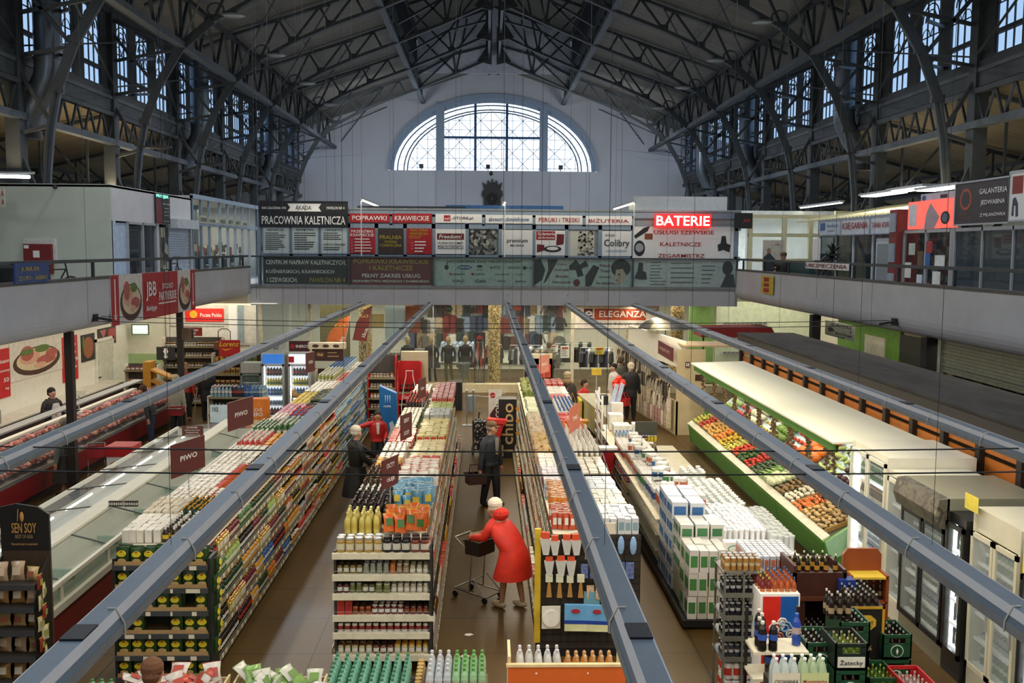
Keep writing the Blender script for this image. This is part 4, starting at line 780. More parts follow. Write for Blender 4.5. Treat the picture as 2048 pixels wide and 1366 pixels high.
def flush(cap=300):
    for nm, L_ in _q.items():
        L_.sort(key=lambda a: (Vector(a[5]) - EYE).length)
        for a in L_[:cap]: put1(*a)
        if len(L_) > cap:                              # the rest of the kind, farther off, as one object
            b = B()
            for a in L_[cap:]:
                M_ = Matrix.Translation(a[5]) @ Matrix.Rotation(a[6] if len(a) > 6 else 0, 4, 'Z') @ Matrix.Rotation(a[8] if len(a) > 8 else 0, 4, 'X') @ Matrix.Scale(a[7] if len(a) > 7 else 1, 4)
                for _, me in a[1]:
                    o = len(b.v); b.v += [tuple(M_ @ q.co) for q in me.vertices]; ix = [b.M(m) for m in me.materials]
                    for pl in me.polygons: b.f.append(tuple(o + i for i in pl.vertices)); b.mi.append(ix[pl.material_index]); b.sm.append(pl.use_smooth)
            tag(b.obj(nm), 'more distant %ss crowded along the farther shelf units' % nm.replace('_', ' '), L_[0][3], None, 'stuff')
def put1(nm, p, label, cat, group, loc, rz=0, sc=1, rx=0):
    r = bpy.data.objects.new(nm, p[0][1]); C.objects.link(r); r.location = loc; r.rotation_euler = (rx, 0, rz)
    if sc != 1: r.scale = (sc, sc, sc)
    tag(r, label, cat, group)
    for pn, me in p[1:]:
        c = bpy.data.objects.new(pn, me); C.objects.link(c); c.parent = r
    return r
def fill(nm, p, label, cat, group, x0, x1, y0, y1, z, dx, dy, rz=0, jit=.006, hz=0, skip=0, rot=.15):
    n = 0; nx = max(1, int((x1 - x0) / dx + .5)); ny = max(1, int((y1 - y0) / dy + .5))
    for j in range(ny):
        for i in range(nx):
            if skip and R.random() < skip: continue
            put(nm, p, label, cat, group, (x0 + (i + .5) * (x1 - x0) / nx + R.uniform(-jit, jit), y0 + (j + .5) * (y1 - y0) / ny + R.uniform(-jit, jit), z + (R.random() * hz if hz else 0)), rz + R.uniform(-rot, rot), R.uniform(.96, 1.04)); n += 1
    return n
COLN = {'d8342a': 'red', 'e8a020': 'amber', 'e6c528': 'yellow', '3c7a34': 'green', '1e3f24': 'dark green', '2d5fa8': 'blue', 'f0ece0': 'white', 'd9cfb4': 'cream', '6b3a20': 'brown', '2a1c18': 'near-black', 'e8722a': 'orange', 'c9a06a': 'tan', 'd98ca0': 'pink', '8fb8c8': 'pale blue', '7a2030': 'maroon', '9aa04a': 'olive', 'b9bdc0': 'silver', '5a3f80': 'purple', 'a8c860': 'lime'}
KINDN = {'jar': ('food_jar', 'jar'), 'bottle': ('sauce_bottle', 'bottle'), 'pet': ('drink_bottle', 'bottle'), 'can': ('tin_can', 'can'), 'cup': ('food_tub', 'tub'), 'box': ('food_box', 'box'), 'carton': ('juice_carton', 'carton'), 'bag': ('food_bag', 'bag'), 'flask': ('cleaner_bottle', 'bottle')}
STRIP = mat('857b5e', r=.5, n=.05); TAGM = mat('d8d2bc', r=.6, n=0); SHBL = mat('2b2a28', r=.6); SHCR = mat('d5cfb8', r=.5)

def shelfrun(side, x, y0, y1, z, where, pal, seed, dims=None, step=1.0, depth=2):
    """one shelf of goods along y, in runs of a single product; side +1 faces +x; depth: rows front to back"""
    rr = random.Random(seed); y = y0
    while y < y1 - .1:
        kind, body, cap, lab = rr.choice(pal); L_ = rr.uniform(.45, 1.1)
        d = {'jar': (.04, .13), 'bottle': (.032, .215), 'pet': (.042, .22), 'can': (.036, .11), 'cup': (.045, .1), 'box': (.1, .06, .19), 'carton': (.075, .08, .2), 'bag': (.14, .07, .2), 'flask': (.045, .21)}[kind]
        w_ = (d[0] * 2.15 if kind in ('jar', 'bottle', 'pet', 'can', 'cup', 'flask') else d[0] * 1.08); n = max(2, int(min(L_, y1 - y) / w_))
        nm, kn = KINDN[kind]; cb = COLN.get(body, 'coloured'); cc = COLN.get(cap, 'pale'); cl = COLN.get(lab, 'plain')
        lab_ = '%s %s, %s top, %s label, %s' % (cb, kn, cc, cl, where)
        p = prod(kind, d, body, cap, lab, False, 8)
        for i in range(n):
            for q in range(depth):
                put(nm, p, lab_, kn, '%s %ss with %s top, %s' % (cb, kn, cc + ' ' + cl, where), (x - side * q * (w_ + .01) , y + (i + .5) * w_, z), (PI / 2 if side > 0 else -PI / 2) + rr.uniform(-.08, .08), rr.uniform(.93, 1.07))
        y += n * w_ + .03
PAL_SAUCE = [('jar', 'd8342a', 'f0ece0', 'e6c528'), ('bottle', 'e8a020', 'd8342a', 'f0ece0'), ('bag', 'd9cfb4', 'd8342a', 'e8722a'), ('jar', 'c9a06a', 'd8342a', 'f0ece0'), ('box', 'e6c528', 'd8342a', 'd8342a'), ('bag', 'c9a06a', 'f0ece0', 'd8342a'), ('bottle', 'd8342a', 'f0ece0', 'f0ece0'), ('can', 'd9cfb4', 'b9bdc0', 'd8342a'), ('jar', 'd9cfb4', 'e8a020', '7a2030'), ('box', 'e8722a', 'e6c528', 'f0ece0'), ('bottle', '2a1c18', 'e6c528', 'e6c528'), ('jar', '9aa04a', 'e8a020', 'f0ece0')]
PAL_DRINK = [('pet', 'e8722a', '3c7a34', 'e6c528'), ('pet', '3c7a34', 'f0ece0', 'd9cfb4'), ('bottle', 'a8c860', 'e6c528', 'f0ece0'), ('pet', '2a1c18', 'd8342a', 'd8342a'), ('bottle', '1e3f24', 'e8a020', 'd9cfb4'), ('carton', 'e6c528', 'd8342a', 'f0ece0'), ('pet', 'e8a020', '2d5fa8', 'f0ece0'), ('bottle', '2a1c18', '2a1c18', 'f0ece0'), ('pet', '2d5fa8', '2d5fa8', 'f0ece0'), ('bottle', '7a2030', 'e8a020', 'd9cfb4')]
PAL_BLUE = [('pet', '8fb8c8', '2d5fa8', 'f0ece0'), ('pet', '1e3f24', '3c7a34', 'f0ece0'), ('bottle', '8fb8c8', 'b9bdc0', '2d5fa8'), ('pet', '2d5fa8', 'f0ece0', '8fb8c8'), ('bottle', '1e3f24', 'b9bdc0', '8fb8c8'), ('pet', '8fb8c8', 'f0ece0', '3c7a34')]
PAL_SWEET = [('bag', 'd9cfb4', 'e6c528', 'd8342a'), ('bag', 'e8a020', 'f0ece0', '6b3a20'), ('box', 'c9a06a', 'd8342a', 'f0ece0'), ('bag', 'f0ece0', '2d5fa8', 'd98ca0'), ('box', 'd8342a', 'e6c528', 'f0ece0'), ('bag', 'd98ca0', 'f0ece0', 'd8342a'), ('bag', '6b3a20', 'e6c528', 'e8a020'), ('box', 'd9cfb4', '6b3a20', '3c7a34'), ('cup', 'e8a020', 'd8342a', 'f0ece0')]
def shelf_body(name, label, x0, x1, y0, y1, levels, sides, H=1.62, back=None, strip=STRIP, base=SHBL):
    """double shelf unit; levels: [(z, outer x for each side)]"""
    t = thing(name, label, 'shelving', ((x0 + x1) / 2, y0, 0)); cx = (x0 + x1) / 2
    B().box(-.04, .04, 0, y1 - y0, .1, H - .02, back or mat('3a3832')).obj('back_panel', t)
    B().box(x0 - cx + .03, x1 - cx - .03, 0, y1 - y0, 0, .1, base).obj('plinth', t)
    for z, ins in levels:
        for s in sides:
            xo = (x1 if s > 0 else x0) - cx - s * ins
            B().box(min(s * .03, xo), max(s * .03, xo), 0, y1 - y0, z - .03, z, SHBL if cx < -4 else mat('8a7f66')).obj('shelf', t)
            b = B(); b.add([(xo, 0, z - .035), (xo + s * .012, 0, z - .035), (xo - s * .0, 0, z + .03), (xo, y1 - y0, z - .035), (xo + s * .012, y1 - y0, z - .035), (xo, y1 - y0, z + .03)], [(0, 1, 2), (3, 5, 4), (1, 4, 5, 2), (0, 3, 4, 1), (0, 2, 5, 3)], strip)
            k = .1
            rr = random.Random(int(z * 100 + x0 * 7))
            while k < y1 - y0 - .1: b.box(min(xo + s * .006, xo + s * .014), max(xo + s * .006, xo + s * .014), k, k + .07, z - .03, z + .022, TAGM); k += rr.uniform(.12, .4)
            b.obj('price_rail', t)
            w_ = B(); w_.box(xo - .002, xo + .002, 0, y1 - y0, z + .055, z + .059, ALU)
            w_.obj('guard_wire', t)
    for k in range(int((y1 - y0) / 1.33) + 1):
        y = min(k * 1.33, y1 - y0 - .03); B().box(-.06, .06, y, y + .03, 0, H, base).obj('upright', t)
    return t

# ---- shelf unit 1: between the freezers and the left aisle
shelf_body('shelf_unit', 'long double shelf unit between the freezers and the left aisle', -5.05, -3.72, 12.5, 33, [(.14, 0), (.42, .05), (.72, .09), (1.02, .12), (1.32, .15)], (1,), 1.6)
B().box(-.52, .52, 0, 20.5, 1.58, 1.61, SHCR).obj('top_shelf', bpy.data.objects['shelf_unit'], (-.02, 0, 0))
for i, (z, ins) in enumerate([(.14, 0), (.42, .05), (.72, .09), (1.02, .12), (1.32, .15)]):
    wh = '%s shelf of the left aisle' % ['bottom', 'second', 'third', 'fourth', 'fifth'][i]
    x = -3.78 - ins
    shelfrun(1, x, 12.7, 17.5, z, wh, PAL_DRINK, 11 + i, depth=1); shelfrun(1, x, 17.5, 23.8, z, wh, PAL_SAUCE, 31 + i, depth=1); shelfrun(1, x, 23.8, 31, z, wh + ', farther', PAL_BLUE, 51 + i, depth=1)
# top of unit 1, mixed rows seen over the freezers
Z1 = 1.62; TOPG = 'on top of the long left shelf unit'
rows = [(12.7, 13.5, 'milk_carton', 'carton', ('box', (.09, .16, .17), 'f0ece0', None, 'f0ece0'), 'white milk carton'), (13.5, 14.3, 'milk_carton', 'carton', ('box', (.07, .16, .2), 'd9cfb4', None, '8fb8c8'), 'cream and blue carton'),
        (14.3, 15.2, 'sauce_jar', 'jar', ('jar', (.04, .14), 'c9a06a', 'f0ece0', 'd9cfb4'), 'tan jar with white lid'), (15.2, 16.9, 'mayonnaise_tub', 'tub', ('cup', (.05, .12), 'f0ece0', 'f0ece0', None), 'white tub with white lid'),
        (16.9, 18.6, 'horseradish_jar', 'jar', ('jar', (.042, .12), 'd9cfb4', 'f0ece0', 'f0ece0'), 'cream jar with white lid'), (18.6, 19.8, 'ketchup_bottle', 'bottle', ('flask', (.045, .22), 'd8342a', 'f0ece0', 'e6c528'), 'red squeeze bottle with white cap'),
        (19.8, 20.9, 'drink_bottle', 'bottle', ('bottle', (.035, .24), '3c7a34', 'f0ece0', 'f0ece0'), 'green bottle with white cap'), (20.9, 22.2, 'mustard_jar', 'jar', ('jar', (.045, .13), 'e8722a', 'f0ece0', 'e6c528'), 'orange jar with white lid'),
        (22.2, 23.6, 'yoghurt_tub', 'tub', ('cup', (.055, .13), 'f0ece0', 'd98ca0', None), 'white tub with pink lid'), (23.6, 25.6, 'salad_tub', 'tub', ('cup', (.06, .11), 'd9cfb4', 'e6c528', None), 'cream tub with yellow lid'),
        (25.6, 27.6, 'noodle_cup', 'tub', ('cup', (.06, .13), 'e6c528', 'f0ece0', None), 'yellow noodle cup'), (27.6, 29.6, 'water_bottle', 'bottle', ('pet', (.045, .3), '9aa04a', 'f0ece0', 'f0ece0'), 'olive bottle with white cap'), (29.6, 32.4, 'water_bottle', 'bottle', ('pet', (.05, .3), '8fb8c8', '2d5fa8', 'f0ece0'), 'pale blue bottle with blue cap')]
for i, (y0, y1, nm, ct, pr, ds) in enumerate(rows):
    p = prod(pr[0], pr[1], pr[2], pr[3], pr[4], False, 8); wd = (pr[1][0] * 2.2 if len(pr[1]) == 2 else pr[1][0] * 1.1); dp = wd if len(pr[1]) == 2 else pr[1][1] * 1.08
    fill(nm, p, '%s, %s' % (ds, TOPG), ct, '%ss %s' % (ds, TOPG), -5.0, -4.5, y0, y1, Z1, wd, dp)
    j = (i + 5) % len(rows); pr = rows[j][4]; p = prod(pr[0], pr[1], ['2a1c18', '1e3f24', 'd8342a', 'e8a020', '6b3a20', 'e8722a', '3c7a34', '2d5fa8'][i % 8], ['f0ece0', 'e8a020', 'f0ece0', 'd8342a'][i % 4], pr[4], False, 8)
    wd = (pr[1][0] * 2.3 if len(pr[1]) == 2 else pr[1][0] * 1.15); dp = wd if len(pr[1]) == 2 else pr[1][1] * 1.08
    cn = ['near-black', 'dark green', 'red', 'amber', 'brown', 'orange', 'green', 'blue'][i % 8]
    fill(rows[j][2], p, '%s %s, %s row block, aisle side, %s' % (cn, rows[j][3], (ORD + ['ninth', 'tenth', 'eleventh', 'twelfth', 'last'])[i], TOPG), rows[j][3], '%s %ss, %s block %s' % (cn, rows[j][3], ORD[i % 8], TOPG), -4.5, -3.95, y0, y1, Z1, wd, dp)

# near end of unit 1: black display shelves of rice packets
t = thing('end_display', 'black end shelves filled with green and yellow rice packets', 'shelving', (-4.3, 12.1, 0)); BLS = mat('1e2422', r=.5)
B().box(-.58, .58, .3, .34, 0, 1.6, BLS).obj('back_panel', t)
for s in (-1, 1): B().box(.58 * s - .02, .58 * s + .02, 0, .34, 0, 1.6, BLS).obj('side_panel', t)
PKG = mat('25401f', r=.35, n=.2, ns=30); PKY = mat('d8c832', r=.4, n=.1)
b = B(); b.sheet(lambda u, v: ((u - .5) * .15, -.03 * math.sin(PI * u) * math.sin(PI * v) - .005, v * .2), 6, 5, PKG); b.box(-.072, .072, -.004, .05, 0, .19, PKG)
lb = B(); lb.prism([(.055 * math.cos(a * PI / 8), .125 + .035 * math.sin(a * PI / 8) * (1 + .15 * (a % 2))) for a in range(16)], 'y', -.042, -.03, PKY)
cr = B(); cr.prism([(.02 * math.cos(a * PI / 4), .15 + .008 * math.sin(a * PI / 4)) for a in range(8)], 'y', -.044, -.041, RED)
wn_ = B(); wn_.prism([(.05 * math.cos(a * PI / 8), .04 + .025 * math.sin(a * PI / 8)) for a in range(16)], 'y', -.038, -.028, mat('b59a62', n=.2, ns=60))
PKT = [('', b.mesh('rice_packet')), ('logo_patch', lb.mesh('logo_patch')), ('logo_crest', cr.mesh('logo_crest')), ('window', wn_.mesh('window'))]
for i, z in enumerate((.10, .38, .66, .95, 1.24, 1.53)):
    B().box(-.57, .57, -.04, .3, z - .03, z, mat('5a4a30')).obj('shelf', t); B().box(-.58, .58, -.06, -.04, z - .06, z, mat('3a3f42')).obj('price_rail', t)
    b = B()
    for k in range(4): b.box(-.5 + .27 * k + R.uniform(0, .1), -.42 + .27 * k + R.uniform(0, .1), -.065, -.06, z - .055, z - .005, TAGM)
    b.obj('price_tags', t); B().box(-.56, .56, -.04, -.03, z, z + .045, mat('a5865a')).obj('cardboard_front', t)
    for k in range(7):
        if R.random() < .1: continue
        for q in range(2): put('rice_packet', PKT, 'green rice packet with a yellow patch on the %s of the black end shelves' % ['bottom shelf', 'second shelf', 'third shelf', 'fourth shelf', 'fifth shelf', 'top shelf'][i], 'packet', 'rice packets, ' + ORD[i] + ' shelf of the black end display', (-4.3 - .48 + .16 * k + R.uniform(-.012, .012), 12.14 + q * .09, z + .003), R.uniform(-.15, .15), R.uniform(.95, 1.08))
for k in range(6): put('rice_packet', PKT, 'green and yellow packet hanging on the aisle side of the black end display', 'packet', 'hanging packets', (-3.68, 12.25 + (k % 2) * .12, .35 + .2 * k), PI / 2)
# ---- shelf unit 2 (middle) and 3
LV = [(.16, 0), (.5, .12), (.78, .16), (1.06, .2), (1.34, .22)]
for (nm_, x0, x1, y0, s, ds, YE) in (('a', -2.3, -.95, 12.7, 1, 'left of', 27.3), ('b', .42, 1.82, 13.0, -1, 'right of', 28.5)):
    t = shelf_body('shelf_unit', 'long double shelf unit %s the centre aisle' % ds, x0, x1, y0, YE, LV, (1, -1), 1.6)
    B().box(-.5, .5, 0, YE - y0, 1.57, 1.6, SHCR).obj('top_shelf', t)
    for i, (z, ins) in enumerate(LV):
        wh = '%s shelf, %s the centre aisle' % (['bottom', 'second', 'third', 'fourth', 'fifth'][i], ds)
        x = (x1 - .07 - ins) if s > 0 else (x0 + .07 + ins)
        shelfrun(s, x, y0 + .1, 24 if i else 27, z, wh, PAL_SWEET if s > 0 or i == 0 else PAL_SAUCE, 70 + i + (s > 0) * 20, depth=1)
for i, (z, ins) in enumerate(LV[1:3] + LV[4:]): shelfrun(1, 1.76 - ins, 13.1, 24, z, '%s level, outer side of third unit' % ORD[i], PAL_BLUE + [('flask', 'f0ece0', '2d5fa8', '2d5fa8'), ('flask', 'd98ca0', 'f0ece0', '5a3f80')], 120 + i, depth=1)
# top of unit 2
T2 = 'on top of the middle shelf unit'; HZ = 1.61
def top(nm, ct, pr, ds, x0, x1, y0, y1, wd=None, dp=None, z=HZ, where=T2, jit=.008, rot=.15, hero=False, skip=0, rz=0):
    p = prod(pr[0], pr[1], pr[2], pr[3], pr[4], hero, 10); wd = wd or (pr[1][0] * 2.2 if len(pr[1]) == 2 else pr[1][0] * 1.1); dp = dp or (wd if len(pr[1]) == 2 else pr[1][1] * 1.1)
    fill(nm, p, ds + ' ' + where, ct, ds + 's ' + where, x0, x1, y0, y1, z, wd, dp, jit=jit, rot=rot, skip=skip, rz=rz)
top('oil_bottle', 'bottle', ('bottle', (.045, .3), 'd8c860', 'e6d878', 'c8b040'), 'yellow oil bottle', -2.2, -1.72, 13.1, 13.5, hero=True); top('vinegar_bottle', 'bottle', ('bottle', (.042, .3), '241a1c', '2a1c18', '241a1c'), 'dark glass vinegar bottle', -2.2, -1.65, 13.6, 14.4, hero=True)
top('white_cap_bottle', 'bottle', ('bottle', (.04, .28), '241a1c', 'f0ece0', '2a1c18'), 'dark bottle with white cap', -2.2, -1.75, 14.45, 14.9)
top('olive_oil_bottle', 'bottle', ('bottle', (.035, .27), '3a3420', '6b3a20', '9aa04a'), 'slim dark olive oil bottle', -2.2, -1.7, 15.0, 16.4, jit=.015)
top('pickle_jar', 'jar', ('jar', (.06, .18), 'c9a040', 'e8a020', 'd8342a'), 'large amber pickle jar', -2.2, -1.75, 16.5, 17.3, hero=True); top('pickle_jar', 'jar', ('jar', (.055, .15), 'd0b070', 'f0ece0', 'd9cfb4'), 'straw coloured pickle jar', -2.2, -1.75, 17.4, 18.8)
top('red_pack', 'pack', ('box', (.14, .14, .14), 'd8342a', None, 'f0ece0'), 'red and white tin pack', -2.2, -1.7, 18.9, 20.3); top('green_jar', 'jar', ('jar', (.045, .14), '3a5a34', 'e8e0c8', '3c7a34'), 'green pickle jar', -2.2, -1.75, 20.4, 23)
top('sauce_bottle', 'bottle', ('bottle', (.035, .24), '2a1c18', 'd8342a', 'f0ece0'), 'dark sauce bottle with red cap', -2.2, -1.75, 23.2, 25.2); top('preserve_jar', 'jar', ('jar', (.045, .14), 'c9a06a', 'f0ece0', 'd9cfb4'), 'tan preserve jar', -2.2, -1.75, 25.4, 27)
OG = 'e8641c'
for (y0, y1, cs, ds) in ((13.1, 13.75, (OG, 'e6c528', '3c7a34'), 'orange snack bag'), (14.3, 15.3, ('5aa0c8', 'f0ece0', 'e6c528'), 'light blue snack bag'), (15.35, 16.9, ('f0ece0', 'd8342a', '2d5fa8'), 'white and red snack bag')):
    p = prod('bag', (.17, .1, .26), *cs, True)
    for j in range(int((y1 - y0) / .12)):
        for i in range(4): put('snack_bag', p, ds + ' standing in the crowd ' + T2, 'bag', ds + 's ' + T2, (-1.58 + .14 * i + R.uniform(-.02, .02), y0 + .12 * j, HZ + R.uniform(0, .08)), R.uniform(-.4, .4), R.uniform(.9, 1.1), R.uniform(-.4, .1))
top('red_box', 'box', ('box', (.14, .1, .16), 'd8342a', None, 'e6c528'), 'red food box', -1.62, -1.1, 17, 17.5); top('cheese_pack', 'pack', ('box', (.13, .13, .08), 'e6dba8', None, 'f0ece0'), 'cream flat pack', -1.65, -1.1, 17.6, 19.4, jit=.02, rot=.5); top('cheese_pack', 'pack', ('box', (.13, .13, .14), 'e0d490', None, 'd8342a'), 'pale yellow pack', -1.65, -1.1, 19.5, 21.5, jit=.02, rot=.4)
top('grey_pack', 'pack', ('box', (.1, .16, .2), 'b9bdc0', None, 'd9cfb4'), 'silver grey pack', -1.65, -1.1, 21.6, 22.6); top('green_pack', 'pack', ('box', (.13, .12, .1), 'a8b870', None, 'f0ece0'), 'pale green pack', -1.65, -1.1, 22.7, 24.2, jit=.02, rot=.4); top('pink_pack', 'pack', ('box', (.11, .11, .2), 'd8a0a0', None, 'd8342a'), 'pink and red pack', -1.65, -1.1, 24.3, 27, wd=.14, dp=.16)
# near end of unit 2: jar shelves
t = thing('end_display', 'cream end shelves full of pickle and jam jars, left of the centre aisle', 'shelving', (-1.6, 12.32, 0)); 
B().box(-.6, .6, .3, .33, .1, 1.58, mat('6b665a')).obj('back_panel', t)
for s in (-1, 1): B().box(.6 * s - .015, .6 * s + .015, .02, .33, 0, 1.62, mat('2b2a28')).obj('side_upright', t)
side = B()
for k in range(14): side.bar((.625, .0, .2 + .1 * k), (.625, .32, .2 + .1 * k), .006, .006, BLACK)
for k in range(4): side.bar((.625, .02 + .1 * k, .2), (.625, .02 + .1 * k, 1.7), .006, .006, BLACK)
side.obj('side_grid', t)
JS = [(1.60, [('C8A048', 'b9bdc0', 'e8dcb8', 5, .19, .055), ('1c1a1c', '1c1a1c', 'e0dccc', 3, .2, .055), ('8a3a28', '2a1c18', 'e8dcd0', 2, .19, .055)]), (1.32, [('8f7d3a', '2a1c18', 'e0dccc', 4, .13, .037), ('9aa08a', 'b9bdc0', '9aa08a', 4, .13, .037), ('d8783a', 'e8722a', 'd8783a', 1, .14, .037), ('9a7a5a', 'd9cfb4', 'b99a7a', 2, .13, .037), ('b9b48a', 'd9cfb4', 'f0ece0', 3, .11, .037)]),
      (1.07, [('6a1c24', '2a1c18', 'f0ece0', 2, .13, .037), ('7a8248', 'b9bdc0', '7a8248', 2, .13, .037), ('6a6a38', '2a1c18', 'f0ece0', 2, .13, .037), ('8f9450', 'f0ece0', '7a8248', 2, .12, .045), ('c9bfa0', 'f0ece0', 'f0ece0', 6, .12, .037)]),
      (.79, [('d8342a', 'd8342a', 'b82020', 2, .19, .045), ('b8561c', '2a1c18', '8a3a18', 3, .12, .037), ('7a1c24', 'f0ece0', 'f0ece0', 5, .12, .037), ('6a2418', '2a1c18', '9a4a28', 4, .12, .037)]),
      (.56, [('f0ece0', '3a2a26', 'a82a28', 13, .13, .038)]), (.27, [('d0c088', '6b3a20', 'f0ece0', 5, .13, .038), ('8a4a2a', '2a1c18', 'f0ece0', 3, .13, .038), ('d8c078', 'e8a020', 'f0ece0', 5, .13, .038)])]
CN2 = {'C8A048': 'golden olive', '1c1a1c': 'black olive', '8a3a28': 'brown-red', '8f7d3a': 'olive brown', '9aa08a': 'grey-green', 'd8783a': 'orange', '9a7a5a': 'tan', 'b9b48a': 'pale bean', '6a1c24': 'dark red beet', '7a8248': 'green gherkin', '6a6a38': 'dark gherkin', '8f9450': 'light gherkin', 'c9bfa0': 'cream', 'd8342a': 'bright red', 'b8561c': 'amber', '7a1c24': 'dark red jam', '6a2418': 'brown', 'f0ece0': 'white-labelled red berry', 'd0c088': 'pale mustard', '8a4a2a': 'brown sauce', 'd8c078': 'yellow mustard'}
for i, (z, runs) in enumerate(JS):
    B().box(-.62, .6, 0, .3, z - .03, z, SHCR).obj('shelf', t); B().box(-.63, .6, -.025, -.01, z - .075, z + .005, SHCR).obj('price_rail', t)
    b = B()
    for k in range(3 + i % 2): xx = -.5 + k * .32 + R.uniform(0, .15); b.box(xx, xx + .08, -.03, -.025, z - .07, z, TAGM)
    b.obj('price_tags', t); B().box(-.6, .6, -.012, -.008, z + .045, z + .05, ALU).obj('guard_wire', t)
    tot = sum(r_[3] * r_[5] * 2.1 for r_ in runs); x = -2.19; k_ = 1.18 / tot
    for (bd, cp, lb_, n, h, r_) in runs:
        p = prod('box', (r_ * 2, .08, h), bd, cp, lb_, True) if bd == 'd8342a' else prod('jar', (r_, h), bd, cp, lb_, True, 12, rnd=.06)
        for q in range(n):
            for dq in range(2):
                put('glass_jar' if bd != 'd8342a' else 'red_box', p, '%s %s on the %s shelf of the jar end display' % (CN2[bd], 'box' if bd == 'd8342a' else 'jar', ['top', 'second', 'third', 'fourth', 'fifth', 'bottom'][i]), 'jar' if bd != 'd8342a' else 'box', '%s jars, %s shelf of the jar end display' % (CN2[bd], ORD[i]), (x + r_ * 1.05 * k_, 12.39 + dq * .12, z), R.uniform(-.2, .2), R.uniform(.96, 1.03))
            x += r_ * 2.1 * k_
# top of unit 3
T3 = 'on top of the shelf unit right of the centre aisle'; X3, X4 = .62, 1.72
def top3(*a, **k): top(*a, where=T3, **k)
p = prod('bag', (.09, .05, .28), 'e8882a', 'f0ece0', 'e8641c', False)
fill('sweet_bag', p, 'upright orange sweet bag ' + T3, 'bag', 'orange sweet bags ' + T3, .66, 1.2, 14.0, 15.2, HZ, .08, .09, jit=.02, rot=.5)
p = prod('bag', (.09, .05, .24), 'd85030', 'f0ece0', 'f0ece0', False); fill('sweet_bag', p, 'upright red sweet bag ' + T3, 'bag', 'red sweet bags ' + T3, .62, 1.15, 13.3, 13.95, HZ, .08, .09, jit=.02, rot=.5)
top3('milk_box', 'carton', ('box', (.08, .09, .24), 'e8e0e8', None, '7a2030'), 'white and maroon milk box', .62, 1.3, 15.3, 16.3, hero=True); top3('card_box', 'box', ('box', (.1, .1, .2), '8fb8c8', None, 'f0ece0'), 'pale blue box', .62, 1.3, 15.0, 15.3); top3('white_box', 'box', ('box', (.11, .12, .22), 'f0ece0', None, 'd98ca0'), 'white and pink box', .62, 1.2, 16.4, 17.4)
p = prod('bag', (.16, .07, .2), 'd8b890', 'e6c528', 'b8402a', False); fill('biscuit_bag', p, 'jumbled biscuit bag ' + T3, 'bag', 'biscuit bags ' + T3, .62, 1.15, 17.5, 19.6, HZ, .13, .12, jit=.04, rot=1.2)
p = prod('bag', (.15, .06, .2), 'e0c8a0', 'f0ece0', 'c9a06a', False); fill('bread_bag', p, 'jumbled cream bread bag ' + T3, 'bag', 'cream bread bags ' + T3, .62, 1.1, 19.7, 22.0, HZ, .13, .13, jit=.04, rot=1.2)
top3('egg_box', 'box', ('box', (.3, .3, .07), 'd8dca8', None, 'c4c890'), 'pale green egg tray', .68, 1.3, 22.1, 25.2, wd=.31, dp=.32); top3('egg_box', 'box', ('box', (.3, .3, .07), 'e0e4b8', None, 'c4c890'), 'upper pale green egg tray', .68, 1.3, 22.4, 24.6, wd=.31, dp=.32, z=HZ + .08)
p = prod('bag', (.18, .08, .22), '9aa850', 'e6dba8', '5a7a34', False); fill('salad_bag', p, 'green leafy bag ' + T3, 'bag', 'green leafy bags ' + T3, .65, 1.2, 25.4, 28, HZ, .17, .17, jit=.04, rot=1.0)
for (y0, y1, cs, ds, dm) in ((13.1, 13.9, ('e8ecf4', 'a8c0e0', '8fb8c8'), 'white and blue diaper pack', (.09, .12, .22)), (14.0, 15.2, ('d8dcd0', 'f0ece0', '5a8a4a'), 'white green kitchen pack', (.12, .14, .12)), (15.3, 16.2, ('c8d4e4', 'f0ece0', '2d5fa8'), 'blue and white cloth pack', (.16, .14, .1)), (16.3, 17.6, ('e0dccc', 'f0ece0', 'c9a06a'), 'cream pack', (.14, .12, .12))):
    top3('household_pack', 'pack', ('box', dm) + (cs[0], None, cs[2]), ds, 1.28, 1.78, y0, y1)
top3('cleaner_bottle', 'bottle', ('flask', (.045, .27), 'f0ece0', 'f0ece0', 'd9cfb4'), 'white cleaner bottle', 1.3, 1.78, 17.7, 20.2, hero=False, rz=PI / 2); top3('cleaner_bottle', 'bottle', ('flask', (.04, .2), 'e8562a', 'e8722a', 'f0ece0'), 'orange cleaner bottle', 1.3, 1.78, 20.3, 21.0); top3('household_pack', 'pack', ('box', (.12, .12, .16), 'd8443a', None, 'f0ece0'), 'red and white pack', 1.3, 1.78, 21.1, 22.2)
top3('cleaner_bottle', 'bottle', ('flask', (.045, .22), 'f0ece0', '2d5fa8', 'f0ece0'), 'white bottle with blue cap', 1.35, 1.8, 22.3, 24.5); top3('household_pack', 'pack', ('box', (.16, .14, .1), 'e0604a', None, 'f0ece0'), 'coral pack', 1.35, 1.85, 24.6, 25.5); top3('household_pack', 'pack', ('box', (.16, .14, .1), 'f0ece0', None, 'c8d4e4'), 'white pack', 1.35, 1.85, 25.6, 27); top3('household_pack', 'pack', ('box', (.14, .12, .14), 'd8443a', None, 'd98ca0'), 'red pack', 1.35, 1.85, 27.1, 28.3)
